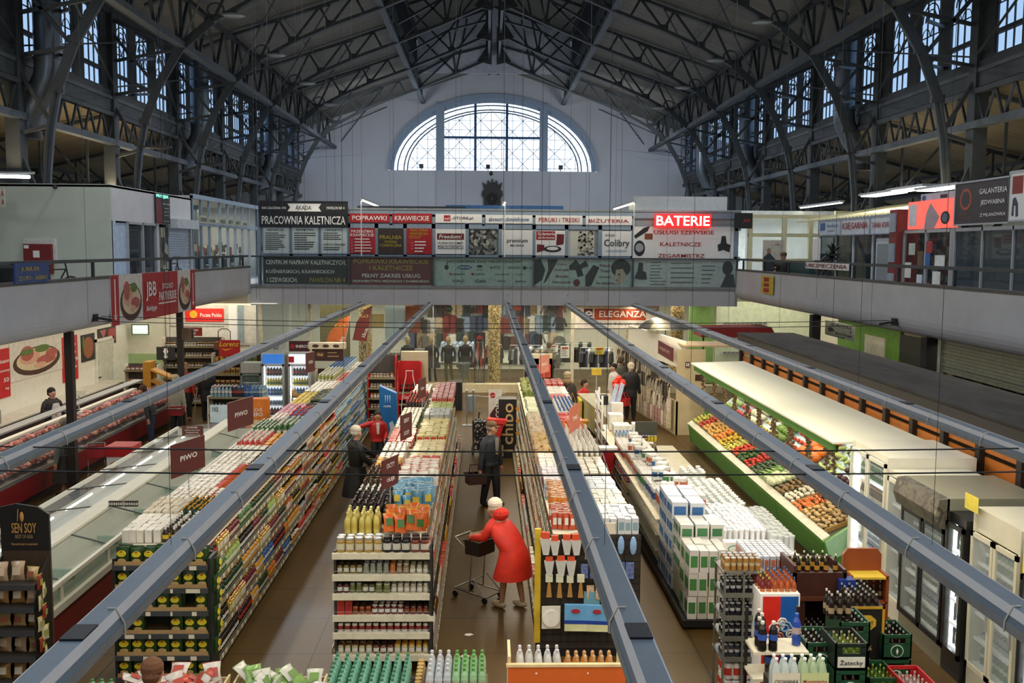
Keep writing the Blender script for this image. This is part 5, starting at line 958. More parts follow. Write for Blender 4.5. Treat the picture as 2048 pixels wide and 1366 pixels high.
# aisle signs on thin poles
def aisle_sign(x, y, z, lab, txt, ww=.55, hh=.42, m=None, base=HZ, rz=.0):
    t = thing('aisle_sign', lab, 'sign', (x, y, base), rz); m = m or mat('5a1f20', r=.5, n=.03)
    B().tube([(0, 0, 0), (0, 0, z - base + hh)], .008, ALU, n=6).obj('pole', t); B().box(-ww / 2, ww / 2, -.008, .008, z - base, z - base + hh, m).obj('board', t); B().cb(0, 0, 0, .12, .12, .01, ALU).obj('foot', t)
    for i, l in enumerate(txt): text(t, l, 0, z - base + hh * (1 - (i + .5) / len(txt)), ww * .5, hh * .16, WHITE, y=-.012)
RS = PI / 2 * .82
aisle_sign(-4.6, 14.3, 2.18, 'nearer dark red PIWO sign on a thin pole over the left goods', ['PIWO'], .85, .48, rz=RS); aisle_sign(-4.6, 17.4, 2.28, 'farther dark red PIWO sign on a thin pole over the left goods', ['PIWO'], .85, .5, rz=RS)
aisle_sign(-1.66, 14.0, 2.05, 'dark red sign on a pole over the dark bottles of the middle unit', ['OCTY', 'OLEJE'], .5, .42, rz=1.2); aisle_sign(-1.72, 17.6, 2.05, 'narrow brown-red sign on a pole over the yellow packs', ['SERY', 'SOSY'], .5, .45, rz=1.25); aisle_sign(-1.75, 22.5, 2.05, 'small brown-red sign over the green jars', ['DŻEMY'], .5, .45, rz=1.3)
aisle_sign(1.45, 19.3, 1.9, 'long salmon red sign with white figures beside the middle trunk', ['%'], .9, .5, mat('c8705a', r=.5), rz=1.25); aisle_sign(1.35, 28, 1.95, 'salmon and white poster over the far end of the third unit', ['BIO'], .7, .5, mat('d89078', r=.5), rz=1.1)
aisle_sign(-4.75, 25.2, 2.3, 'small brown-red sign over the far water bottles', ['WODA'], .5, .5, rz=RS)

# ================================================================ LEFT SIDE
REDP = mat('7c1a20', r=.35, n=.05); FZW = mat('dcdccf', r=.4, n=.03); CHR = mat('c4c6c4', r=.25, m=.8, n=0); MSH = mat('6b6e6a', r=.4, m=.5, n=0)
t = thing('chest_freezer', 'long double island freezer with glass lids and dark red base', 'freezer', (-7.0, 11.4, 0)); L_ = 13.4
b = B(); b.box(-.95, 1.0, 0, L_, .02, .12, BLACK); b.box(-1.0, 1.03, 0, L_, .12, .58, REDP); b.obj('base', t)
b = B(); b.box(-1.02, 1.06, 0, L_, .58, .68, FZW); b.box(.96, 1.02, 0, L_, .9, .96, CREAM); b.box(-1.02, -.96, 0, L_, .9, .96, CREAM); b.box(-1.0, 1.02, -.05, 0, .1, .9, FZW).box(-1.0, 1.02, L_, L_ + .05, .1, .9, FZW); b.obj('rim', t)
b = B(); b.box(.24, .44, 0, L_, .62, 1.12, FZW); b.box(.20, .48, 0, L_, 1.12, 1.16, CREAM); b.obj('centre_ridge', t)
b = B(); b.box(-.95, .24, 0, L_, .3, .34, mat('b9bdb4', n=.1)).box(.44, .98, 0, L_, .3, .34, mat('b9bdb4', n=.1)); b.obj('tub_floor', t)
B().box(.985, .995, 0, L_, .68, .9, glass('8c9a80', .45)).obj('side_glass', t)
for k in range(8): B().box(.965, 1.01, 1.67 * k + .1, 1.67 * k + .16, .66, .92, CREAM).obj('rail_post', t)
for k in range(8):
    y0 = .1 + 1.66 * k; b = B(); b.add([(.46, y0, 1.1), (.97, y0, .965), (.97, y0 + 1.6, .965), (.46, y0 + 1.6, 1.1)], [(0, 1, 2, 3)], glass('c4ccc4', .22)); b.obj('glass_lid', t)
    b = B(); b.add([(-.97, y0, .965), (.22, y0, 1.1), (.22, y0 + 1.6, 1.1), (-.97, y0 + 1.6, .965)], [(0, 1, 2, 3)], glass('d8e0e0', .3, .06)); b.obj('glass_lid', t)
    B().bar((-.97, y0, .985), (.22, y0, 1.115), .03, .02, MSH).obj('lid_frame', t); B().bar((.97, y0, .985), (.46, y0, 1.115), .03, .02, MSH).obj('lid_frame', t)
    b = B(); FZ = [mat(h, n=.1) for h in ('b9bdae', '9aa08f', 'c9a79a', '8fa4b0', 'a8b27c')]
    for q in range(26): b.cb(R.uniform(-.85, .15) if q % 2 else R.uniform(.5, .9), y0 + R.uniform(.1, 1.5), .34, .18, .22, R.uniform(.1, .32), R.choice(FZ))
    b.obj('frozen_packs', t)
LT = B()
for k in range(8): LT.tube([(-.35, .4 + 1.6 * k, 1.02), (-.35, 1.5 + 1.6 * k, 1.02)], .018, mat('ffffff', n=0, e=6), n=5)
LT.obj('tube_lamps', t)
for k in range(7):
    b = B(); b.box(.5, .8, 0, .05, .0, .12, mat('8fae98', n=.1)); put('shelf_card', [('', b.mesh('shelf_card'))], 'pale green price card holder inside the island freezer', 'card', 'price card holders in the island freezer', (-7.0, 12.4 + 1.66 * k, .7), 0)
for (y, n) in ((16.3, 2), (19.6, 1)):
    for q in range(n):
        for i in range(6): put1('snack_bar', prod('box', (.035, .05, .09), '3a1c1c' if y < 18 else 'd8342a', 'f0ece0', 'f0ece0', False), 'small %s carton on the freezer ridge shelf' % ('brown' if y < 18 else 'red'), 'carton', 'small %s cartons standing on the freezer' % ('brown' if y < 18 else 'red'), (-6.5 + .25 * q + .038 * i, y, 1.16))
# meat counter along the left
t = thing('meat_counter', 'long dark red meat display counter with sloping glass along the left wall', 'counter', (-9.95, 12, 0)); L_ = 19.0
b = B(); b.box(-1.3, 0, 0, L_, .12, .6, REDP); b.box(-1.2, -.06, 0, L_, 0, .12, BLACK); b.obj('base', t)
B().box(-.02, .05, 0, L_, .58, .66, CHR).obj('bumper_rail', t); B().add([(-1.25, 0, 1.0), (-.02, 0, .66), (-.02, L_, .66), (-1.25, L_, 1.0)], [(0, 1, 2, 3)], mat('3a2326', r=.3)).obj('display_deck', t)
B().add([(0, 0, .66), (.02, 0, 1.0), (-.25, 0, 1.3), (-.25, L_, 1.3), (.02, L_, 1.0), (0, L_, .66)], [(0, 1, 4, 5), (1, 2, 3, 4)], glass('c8d4d0', .1)).obj('front_glass', t)
b = B(); b.box(-1.3, -1.0, 0, L_, 1.28, 1.32, ALU); b.box(-1.35, -1.2, 0, L_, .9, 1.05, CREAM); b.obj('top_shelf', t); B().box(-1.2, -1.1, .2, L_ - .2, 1.25, 1.28, mat('fff4ea', n=0, e=3)).obj('tube_lamp', t)
for k in range(10): B().box(-.27, -.24, 2.0 * k, 2.0 * k + .02, .66, 1.3, CHR).obj('glass_post', t)
MT = [pattern('meat_%d' % i, c, 14, 'noise', .35) for i, c in enumerate((['7a2420', 'b85a50', 'd89a8c', 'e8c4b4'], ['8a2c24', 'c86a5a', 'e6b4a0'], ['a84a3a', 'd88a78', 'f0d0c0'], ['641a18', '94342a', 'c06a5a']))]
pm = []
for m in MT:
    b = B(); b.ell((0, 0, .045), (.11, .07, .05), m, 8, 5); b.ell((.04, .03, .07), (.07, .05, .04), m, 7, 4); pm.append([('', b.mesh('meat_cut'))])
for j in range(75):
    for i in range(4):
        y = 16.2 + .2 * j; xx = -.15 - .27 * i; put('meat_cut', pm[R.randrange(4)], 'cut of red and pink meat on the sloping deck of the meat counter', 'meat', 'meat cuts in the meat counter', (-9.95 + xx + R.uniform(-.04, .04), y + R.uniform(-.04, .04), .69 + (-xx) * .27), R.uniform(0, 6), R.uniform(.8, 1.3))
t = thing('work_counter', 'cream work counter along the tiled left wall', 'counter', (-13.3, 19, 0)); B().box(0, .75, 0, 15.0, .86, .9, mat('cfcabb', r=.35)).obj('worktop', t); B().box(0, .65, 0, 15.0, 0, .86, mat('3a2a26')).obj('cabinet', t)
for i, (y, lab) in enumerate(((24.0, 'grey meat slicer nearest the left edge on the cream work counter'), (25.3, 'second grey meat slicer on the cream work counter'))):
    t = thing('meat_slicer', lab, 'slicer', (-12.9, y, .9), .3); B().cb(0, 0, 0, .5, .45, .12, mat('6b7274', r=.3, m=.6)).obj('base', t)
    b = B(); b.tube([(0, -.03, .3), (0, .03, .3)], .2, mat('9aa0a2', r=.25, m=.8), n=18); b.obj('blade', t); B().cb(.15, .1, .12, .2, .2, .22, mat('4a5052', r=.3)).obj('motor', t); B().bar((-.1, 0, .15), (-.3, 0, .4), .05, .05, BLACK).obj('handle', t)
t = thing('counter_scale', 'white weighing scale on a post behind the meat counter', 'scale', (-11.2, 26.6, .95)); B().cb(0, 0, 0, .35, .35, .1, FZW).obj('base', t); B().tube([(0, .1, .1), (0, .1, .5)], .02, CHR).obj('pole', t); B().cb(0, .1, .5, .32, .06, .14, FZW).obj('display', t)
# posts under the balcony
for y, lab in ((21.4, 'nearest'), (29.1, 'second')):
    t = thing('gallery_post', lab + ' dark steel post carrying the left balcony', 'post', (-9.2, y, 0)); B().box(-.08, .08, -.08, .08, 0, 3.62, mat('26201f', r=.5)).obj('shaft', t); B().cb(0, 0, 0, .3, .3, .05, mat('26201f', r=.5)).obj('foot', t)
t = thing('speaker_box', 'small brown loudspeaker box fixed to the second post', 'speaker', (-8.98, 29.1, 2.75)); B().cb(0, 0, 0, .28, .22, .32, mat('6b5a44')).obj('body', t); B().box(.141, .15, -.09, .09, .03, .29, BLACK).obj('grille', t)
# wall pictures and door on the left wall
XW = -13.28
psign('wall_poster', 'large picture of a wooden platter with ham and sausages on the tiled left wall', 'poster', (20, 678, 124, 752), ('x', XW), mat('ddd8cc'), shapes=platter(0, .02, .98, 1) + [('herbs', ('o', .3, .7, .12, .08), LEAF), ('sausage_curl', ('o', .78, .55, .12, .12), MEAT1)])
psign('price_banner', 'red price banner with white handwriting and 26,79 right of the platter picture', 'banner', (125, 672, 156, 762), ('x', XW), mat('c8202a', r=.4), lines=[('Szynka na', .5, .8, .7, .07, WHITE, .3), ('śniadanie', .5, .64, .7, .07, WHITE, .3), ('26', .36, .42, .5, .16, WHITE), ('79', .8, .46, .3, .09, WHITE), ('kg', .78, .3, .2, .06, WHITE)])
psign('price_banner', 'red price banner with white handwriting at the left edge of the view', 'banner', (-30, 700, 20, 800), ('x', XW), mat('c8202a', r=.4), lines=[('salceson', .72, .75, .5, .08, WHITE, .3), ('domowy', .72, .55, .5, .07, WHITE, .3), ('50', .82, .36, .22, .09, WHITE), ('kg', .85, .18, .14, .06, WHITE)])
psign('wall_poster', 'tall dark poster of roast meat beside the white door', 'poster', (163, 668, 190, 722), ('x', XW), mat('2a2622'), shapes=[('roast', ('o', .5, .5, .38, .4), mat('9a5a3a', n=.4, ns=15)), ('herbs', ('o', .15, .7, .08, .25), LEAF)])
psign('wall_poster', 'dark poster with pink cut meat under the balcony edge', 'poster', (196, 655, 232, 690), ('x', XW), mat('2a2622'), shapes=[('steak', [(.1, .9), (.3, .4), (.45, .9)], MEAT1), ('panel', rect(.55, .95, .2, .9), mat('a83a30'))])
q0 = W(193, 800, x=XW); q1 = W(229, 800, x=XW)
t = thing('door_1', 'x', 'x', (XW, q0.y, 0), PI / 2); 
for k in ('label', 'category'): del t[k]
t['kind'] = 'structure'; wd = q1.y - q0.y; DW = mat('e4e2da', r=.5)
b = B(); b.box(0, .1, -.04, .02, 0, 2.35, DW).box(wd - .1, wd, -.04, .02, 0, 2.35, DW).box(0, wd, -.04, .02, 2.25, 2.35, DW); b.obj('door_frame', t); B().box(.1, wd - .1, -.01, .02, 0, 2.25, mat('c9c8b8')).obj('door_leaf', t); B().bar((.2, -.03, 1.05), (.4, -.03, 1.05), .03, .03, BLACK).obj('door_handle', t)
# end wall of the left side
ye = ('y', 36.3)
psign('shop_sign', 'red sign reading Poczta Polska with a yellow horn mark', 'sign', (370, 617, 447, 643), ye, mat('d0261e', r=.4, e=.25), lines=[('Poczta Polska', .68, .5, .56, .28, WHITE)], shapes=[('horn_mark', ('o', .22, .55, .1, .28), mat('e6b020'))])
t = psign('glow_panel', 'pale green glowing fluorescent insect lamp on the white end wall', 'lamp', (265, 650, 296, 668), ('y', 36.2), mat('cfe8d8', n=0, e=.8), frame=mat('6b6a4a'), shapes=[('tube', rect(.05, .95, .25, .4), mat('ffffff', n=0, e=4)), ('tube', rect(.05, .95, .62, .77), mat('ffffff', n=0, e=4))])
psign('hanging_sign', 'dark red tilted sign reading PRZETWORY RYBNE', 'sign', (362, 655, 404, 672), ('y', 33), mat('8a1f22'), lines=[('PRZETWORY', .5, .68, .7, .25, WHITE), ('RYBNE', .5, .3, .4, .25, WHITE)])
psign('post_office_front', 'cream post office front with ledge beside the end wall', 'panel', (330, 610, 512, 690), ('y', 36.34), mat('d4d1c4'), shapes=[('pilaster', rect(.7, .79, 0, 1), WHITE), ('recess', rect(.8, .87, 0, 1), mat('8fa0a4')), ('ledge', rect(.05, .65, .45, .48), mat('8a8c84')), ('pilaster', rect(.88, .99, 0, 1), mat('cfcbbb')), ('ledge', rect(.0, 1, .0, .06), mat('b9b6a8'))])
psign('shelf_sign', 'black square sign with a white ornamental figure above the jar shelves', 'sign', (313, 694, 350, 720), ('y', 33.9), INK, shapes=[('ornament', [(.4, .9), (.6, .9), (.58, .8), (.64, .65), (.55, .45), (.6, .2), (.5, .1), (.4, .2), (.45, .45), (.36, .65), (.42, .8)], WHITE)])
def gond(nm, label, x0, x1, y, zs, kinds, H, dpt=.35, wood=SHCR, back=None, side=None, rz=0, lab2='', hero=False, grp=''):
    """free-standing wall shelf facing the camera, goods in rows"""
    t = thing(nm, label, 'shelving', ((x0 + x1) / 2, y, 0), rz); hw = (x1 - x0) / 2
    B().box(-hw, hw, dpt, dpt + .03, 0, H, back or mat('4a4640')).obj('back_panel', t)
    for s in (-1, 1): B().box(hw * s - .02, hw * s + .02, 0, dpt + .03, 0, H, side or wood).obj('side_panel', t)
    for i, z in enumerate(zs):
        B().box(-hw, hw, 0, dpt, z - .03, z, wood).obj('shelf', t); B().box(-hw, hw, -.012, 0, z - .04, z + .02, STRIP).obj('price_rail', t)
        kd = kinds[i % len(kinds)]; 
        if not kd: continue
        xx = -hw + .05
        while xx < hw - .06:
            kk = kd[R.randrange(len(kd))]; pr, ds, ct, nm2 = kk; wd = pr[1][0] * 2.1 if len(pr[1]) == 2 else pr[1][0] * 1.06; n = min(R.randrange(3, 8), int((hw - .03 - xx) / wd))
            if n < 1: break
            p = prod(pr[0], pr[1], pr[2], pr[3], pr[4], hero, 8)
            for k in range(n):
                m_ = Matrix.Rotation(rz, 3, 'Z') @ Vector((xx + wd * (k + .5), .09, 0)); put(nm2, p, '%s, %s shelf of %s' % (ds, ORD[i], lab2), ct, '%ss, %s shelf of %s' % (ds, ORD[i], lab2), (t.location.x + m_.x, t.location.y + m_.y, z + .002), rz, R.uniform(.95, 1.05))
            xx += n * wd + .03
    return t
K = lambda kind, d, b_, c, l, ds, ct, nm: ((kind, d, b_, c, l), ds, ct, nm)
JR = [K('jar', (.045, .13), '6a5a30', 'f0ece0', 'f0ece0', 'white-lidded jar', 'jar', 'preserve_jar'), K('jar', (.045, .14), '2a1c18', 'e8a020', 'f0ece0', 'dark jar', 'jar', 'preserve_jar')]
BG = [K('bag', (.16, .07, .22), 'c9a040', 'd8342a', '6b3a20', 'golden snack bag', 'bag', 'crisp_bag'), K('bag', (.16, .07, .22), '9aa04a', 'e6c528', '3c7a34', 'olive snack bag', 'bag', 'crisp_bag'), K('bag', (.16, .07, .2), 'd8842a', 'd8342a', 'e6c528', 'orange snack bag', 'bag', 'crisp_bag')]
gond('jar_shelf', 'tall grey shelf of white-lidded jars at the back left', -11.3, -9.3, 34.0, (.12, .55, .95, 1.35, 1.7, 2.05), (JR,), 2.35, lab2='the back left jar shelf')
gond('snack_shelf', 'snack shelf with crisp bags beside the small green fridge', -9.2, -7.6, 32.4, (.12, .5, .9, 1.3, 1.7), (BG,), 2.0, lab2='the snack shelf', back=mat('3a3026'))
psign('brand_topper', 'red and yellow snack sign reading Lorenz on the back left shelf', 'sign', (438, 680, 480, 712), ('y', 32.3), mat('b8201c', r=.4), lines=[('Lorenz', .5, .75, .9, .3, mat('e6c528', n=0), .25)], shapes=[('smile', [(.1, .5), (.3, .4), (.7, .5), (.3, .33)], mat('e6c528', n=0))])
t = thing('snack_crate', 'wooden crate with a wire handle on top of the back left shelf', 'crate', (-9.0, 33.2, 2.05)); B().cb(0, 0, 0, .6, .4, .25, mat('7a4a28')).obj('box', t); B().tube([(-.2, 0, .25), (-.2, 0, .6), (-.1, 0, .68), (.1, 0, .68), (.2, 0, .6), (.2, 0, .25)], .015, BLACK).obj('handle', t)
gond('meat_shelf', 'small cream shelf of red packs by the green dado', -12.4, -11.3, 33.4, (.5, .9, 1.3), ([K('box', (.14, .08, .12), '7a2030', None, 'f0ece0', 'dark red pack', 'pack', 'meat_pack'), K('jar', (.05, .1), 'd8342a', 'f0ece0', 'e6c528', 'red jar', 'jar', 'preserve_jar')],), 1.5, lab2='the shelf by the green dado', side=CREAM)
t = thing('vending_arm_machine', 'yellow-ochre snack display with slanted shelves at the back left', 'display', (-10.9, 32.0, 0)); YM = mat('b8842a', r=.5); b = B(); b.box(-.4, -.15, 0, .5, 0, 1.75, YM); b.obj('side_column', t)
for z in (.5, .85, 1.2): B().bar((-.15, .2, z + .3), (.55, .2, z), .5, .06, YM).obj('slanted_shelf', t)
# drinks shelf and coolers
DR = [K('pet', (.05, .32), 'e8722a', 'f0ece0', 'e6c528', 'orange soft drink bottle', 'bottle', 'soda_bottle'), K('pet', (.05, .32), '2a1c18', 'f0ece0', 'd8342a', 'dark cola bottle', 'bottle', 'soda_bottle'), K('pet', (.05, .32), '2d5fa8', '2d5fa8', '8fb8c8', 'blue water bottle', 'bottle', 'water_bottle'), K('pet', (.05, .32), '8fb8c8', '8fb8c8', 'f0ece0', 'clear water bottle', 'bottle', 'water_bottle')]
gond('drink_shelf', 'low white shelf crowded with soft drink and water bottles at the back left', -8.3, -6.7, 28.6, (.12, .62, 1.12), ([DR[1], DR[2]], [DR[2], DR[3]], DR), 1.15, .5, lab2='the low drink shelf')
for j in range(4):
    for i in range(15):
        dd = DR[0] if i < 2 else DR[1] if i < 7 else DR[2] if i < 11 else DR[3]; p = prod(dd[0][0], dd[0][1], dd[0][2], dd[0][3], dd[0][4], False, 8); put(dd[3], p, dd[1] + ' on top of the low drink shelf', 'bottle', dd[1] + 's on top of the low drink shelf', (-8.2 + .104 * i, 28.72 + .11 * j, 1.12), 0)
def cooler(x, y, lab, wd=.68, H=2.0, frame='b9bdbc', inner='e8f0f8', e=1.1, topc=None, toptxt=None, rz=0, dp=.6, shelves=5, hd=.32, door2=False, goods=None, lit=True, curved=False, kind='drink_cooler', gp=None, gl=.08):
    t = thing(kind, lab, 'fridge', (x, y, 0), rz); FR = mat(frame, r=.35, n=.03); IN = mat(inner, r=.5, n=0, e=e if lit else 0)
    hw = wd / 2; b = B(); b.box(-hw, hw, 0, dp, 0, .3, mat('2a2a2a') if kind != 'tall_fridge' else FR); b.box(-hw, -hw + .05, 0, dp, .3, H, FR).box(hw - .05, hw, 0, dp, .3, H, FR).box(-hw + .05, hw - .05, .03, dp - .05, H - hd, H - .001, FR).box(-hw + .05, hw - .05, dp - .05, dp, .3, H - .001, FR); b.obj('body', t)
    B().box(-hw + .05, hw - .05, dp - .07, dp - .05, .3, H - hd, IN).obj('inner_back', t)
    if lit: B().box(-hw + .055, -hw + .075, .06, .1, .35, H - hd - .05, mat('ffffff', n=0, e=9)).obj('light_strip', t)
    b = B(); fr = FR if not curved else BLACK
    xs = [-hw, 0, hw] if door2 else [-hw, hw]
    for q in range(len(xs) - 1):
        a, c = xs[q] + .01, xs[q + 1] - .01; D_ = B(); D_.box(a, a + .055, -.03, .0, .28, H - hd, fr).box(c - .055, c, -.03, 0, .28, H - hd, fr).box(a, c, -.03, 0, H - hd - .06, H - hd, fr).box(a, c, -.03, 0, .28, .35, fr); o = D_.obj('door', t); B().box(a + .05, c - .05, -.018, -.012, .35, H - hd - .05, glass('d8e4e8', gl)).obj('door_glass', o); B().bar((c - .03, -.05, .9), (c - .03, -.05, 1.3), .02, .02, ALU).obj('door_handle', o)
    if topc:
        if curved:
            B().prism([(.03, H - hd), (-.1, H - hd + .03), (-.16, H - hd * .5), (-.1, H - .02), (.03, H)], 'x', -hw, hw, topc).obj('header', t)
        else: B().box(-hw + .03, hw - .03, -.02, .03, H - hd + .02, H - .02, topc).obj('header', t)
    if toptxt: text(t, toptxt[0], 0, H - hd / 2, wd * toptxt[2], toptxt[3], toptxt[1], y=-.03)
    G = goods or [('pet', (.04, .24), '2a1c18', 'd8342a', 'd8342a'), ('can', (.035, .15), 'b9bdc0', 'b9bdc0', '2d5fa8'), ('pet', (.04, .24), '2d5fa8', 'f0ece0', '8fb8c8'), ('bottle', (.035, .24), 'e6c528', 'f0ece0', '3c7a34')]
    CG = {'2a1c18': 'dark', 'b9bdc0': 'silver', '2d5fa8': 'blue', 'e6c528': 'yellow', '1e3f24': 'green glass', '3c7a34': 'green', '6b3a20': 'brown', 'd9cfb4': 'cream', '9aa04a': 'olive'}
    ca, sa = math.cos(rz), math.sin(rz)
    for i in range(shelves):
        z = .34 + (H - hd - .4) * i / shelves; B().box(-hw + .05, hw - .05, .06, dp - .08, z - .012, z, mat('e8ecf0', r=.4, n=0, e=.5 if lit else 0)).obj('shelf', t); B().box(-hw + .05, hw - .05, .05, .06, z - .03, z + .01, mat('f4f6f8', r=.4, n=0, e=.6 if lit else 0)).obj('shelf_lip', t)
        pr = G[i % len(G)]; p = prod(pr[0], pr[1], pr[2], pr[3], pr[4], False, 8); wdd = pr[1][0] * 2.3; n = int((wd - .18) / wdd)
        for k in range(n):
            for q in range(2):
                lx, ly = -hw + .1 + wdd * (k + .5), .14 + q * .14; put(('cooler_can' if pr[0] == 'can' else 'cooler_bottle'), p, '%s %s, %s shelf inside the %s' % (CG.get(pr[2], 'pale'), 'can' if pr[0] == 'can' else 'bottle', ORD[i], gp or lab), 'can' if pr[0] == 'can' else 'bottle', '%s shelf of the %s' % (ORD[i], gp or lab), (x + lx * ca - ly * sa, y + lx * sa + ly * ca, z + .003), rz)
    return t
cooler(-6.72, 30.0, 'lit blue-topped drink cooler, left one of the bright pair', H=2.25, topc=mat('3a7ad0', r=.4, n=.1, e=.6), gp='left bright cooler'); cooler(-5.93, 30.0, 'lit white-topped drink cooler with a red disc, right one of the bright pair', H=2.25, topc=mat('e8f0f8', r=.4, n=0, e=.7), gp='right bright cooler')
psign('disc_mark', 'red round mark on the header of the right bright cooler', 'sign', (577, 713, 588, 725), ('y', 29.94), mat('c02020'), t=.01)
cooler(-7.6, 30.9, 'small dim grey-green fridge left of the bright coolers', H=1.85, wd=.66, frame='7f8a80', inner='a8b4a0', e=0, lit=False, topc=mat('b9b6a8'), gp='dim grey-green fridge', goods=[('pet', (.04, .24), '3c7a34', 'f0ece0', '9aa04a'), ('pet', (.04, .24), '9aa04a', 'f0ece0', 'f0ece0')])
psign('cooler_topper', 'maroon board with a red dot reading ENERGY above the right bright cooler', 'sign', (578, 682, 619, 703), ('y', 30.3), mat('4a1c20'), lines=[('ENERGY', .64, .5, .6, .26, WHITE)], shapes=[('dot', ('o', .17, .5, .1, .22), RED)])
psign('cooler_topper', 'plain grey-white board above the left bright cooler', 'sign', (528, 684, 572, 706), ('y', 30.3), mat('b9b8ae'), lines=[('BIO', .55, .5, .25, .4, BLUET)])
CHO = [K('bag', (.13, .06, .17), '8a5a30', 'e8a020', '5a2a1c', 'golden brown chocolate bag', 'bag', 'chocolate_bag'), K('box', (.14, .07, .12), '5a2a1c', None, 'c9a06a', 'dark chocolate box', 'box', 'chocolate_box')]
t = gond('chocolate_stand', 'dark brown and cream chocolate stand with a rounded topper beside the coolers', -5.45, -4.35, 30.0, (.3, .65, 1.0, 1.35), (CHO,), 1.75, lab2='the chocolate stand', back=mat('3a2018'), side=mat('cfc4a8'))
o = psign('stand_topper', 'dark brown chocolate sign with an oval mark above its stand', 'sign', (624, 698, 686, 722), ('y', 29.97), mat('3f2219'), lines=[('Wedel', .26, .55, .2, .3, mat('d8b880', n=0), .2)], shapes=[('oval', ('o', .26, .55, .15, .4), mat('4a2a20'))] + bars(2, .5, .95, .2, .8, mat('a88a60'), 3, .3)); 
psign('stand_topper', 'cream box topper with three dark ovals on the chocolate stand', 'sign', (616, 686, 690, 698), ('y', 29.9), mat('d4c8ae'), shapes=[('oval', ('o', x, .5, .09, .28), mat('4a2a20')) for x in (.2, .48, .76)], t=.3)
# wooden crates and tall orange stand behind the freezers
t = thing('orange_stand', 'tall orange cardboard stand reading COS ZERO at the far end of the freezers', 'display', (-6.15, 25.3, 0)); B().box(-.27, .27, 0, .35, 0, 1.58, mat('dd7a24', r=.5)).obj('body', t); text(t, 'COŚ', 0, 1.32, .3, .1, WHITE); text(t, 'ZERO', 0, 1.19, .32, .1, WHITE); B().prism([(.15 * math.cos(a * PI / 10), .9 + .15 * math.sin(a * PI / 10)) for a in range(20)], 'y', -.008, 0, mat('e8d8a8')).obj('disc', t); text(t, 'LODY', 0, .6, .3, .09, WHITE)
t = thing('wooden_rack', 'light wooden stepped crate rack behind the freezers', 'rack', (-5.5, 26.6, 0)); WD = mat('c49a5a', r=.6, n=.15, ns=3)
for i, (z, y) in enumerate(((.9, 0), (1.35, .5))):
    b = B(); b.box(-.1, .9, y, y + .5, z, z + .03, WD).box(-.1, .9, y, y + .02, z, z + .12, WD).box(-.1, -.08, y, y + .5, z, z + .2, WD).box(.88, .9, y, y + .5, z, z + .2, WD); b.obj('crate', t)
for x in (-.08, .85): B().box(x, x + .04, .3, .34, 0, 1.38, WD).obj('leg', t)
for j in range(3):
    for i in range(4): put('cola_bottle', prod('pet', (.05, .3), '1c2c58', 'f0ece0', '2d5fa8', False, 8), 'dark bottle with blue label in the wooden crate rack', 'bottle', 'dark bottles in the wooden rack', (-4.98 + .11 * i, 27.2 + .12 * j, 1.385))
    for i in range(5): put('cola_bottle', prod('pet', (.05, .3), '1c2c58', 'f0ece0', '2d5fa8', False, 8), 'dark blue bottle on the lower crate of the wooden rack', 'bottle', 'dark bottles lower in the wooden rack', (-5.2 + .11 * i, 26.7 + .12 * j, .935))
psign('price_card', 'tall white card reading 102 standing at the far end of the freezer', 'sign', (420, 810, 457, 845), ('y', 24.9), mat('c4d4dc'), lines=[('102', .3, .75, .3, .25, INK)]); psign('freezer_sign', 'brown sign with four white lines over the freezer', 'sign', (364, 852, 406, 873), ('y', 21.3), mat('6b3a2c'), lines=[('DANIE', .5, .87, .5, .14, WHITE), ('MROŻONE', .5, .62, .7, .12, WHITE), ('WARZYWA', .5, .38, .6, .12, WHITE), ('OWOCE', .5, .14, .7, .12, WHITE)])
# Sen Soy stand in the near left corner
t = thing('bread_stand', 'black shop stand with a rounded gold-lettered topper, bread and packets, near left corner', 'display stand', (-5.57, 11.0, 0)); t.scale = (.5, 1, 1); BK = mat('171512', r=.5)
pts = [(-.56, 1.95), (.54, 1.95), (.54, 2.38), (.3, 2.46), (-.2, 2.5), (-.56, 2.46)]; B().prism(pts, 'y', .3, .34, BK).obj('topper', t)
GLD = mat('b98a4a', n=0); text(t, 'SEN SOY', -.02, 2.22, .56, .12, GLD, y=.29); text(t, 'BEST OF ASIA', -.02, 2.12, .4, .045, mat('8a7458', n=0), y=.29); text(t, 'Wprowadź azję do swojej kuchni', -.02, 2.03, .6, .035, GLD, y=.29); b = B(); b.tube([(-.16, .29, 2.3), (-.14, .29, 2.44)], .008, GLD); b.ell((-.06, .29, 2.35), (.05, .01, .06), GLD); b.obj('pot_mark', t)
B().box(-.56, .54, .3, .34, 0, 1.95, mat('3a2a1c')).obj('back_panel', t)
for x in (-.56, .5): B().prism([(.3, 0), (-.1, 0), (-.1, 1.5), (.0, 1.72), (.3, 1.9)], 'x', x, x + .03, BK).obj('side_panel', t)
BR = [K('bag', (.15, .12, .2), 'b98a4a', 'f0ece0', 'e8e0d0', 'brown bread packet', 'bread', 'bread_packet'), K('bag', (.16, .1, .22), 'c9a884', '6b3a20', 'e0c8a8', 'tan noodle packet', 'packet', 'noodle_packet'), K('bag', (.15, .1, .16), 'd8b87a', 'e6c528', 'a85a3a', 'golden noodle packet', 'packet', 'noodle_packet')]
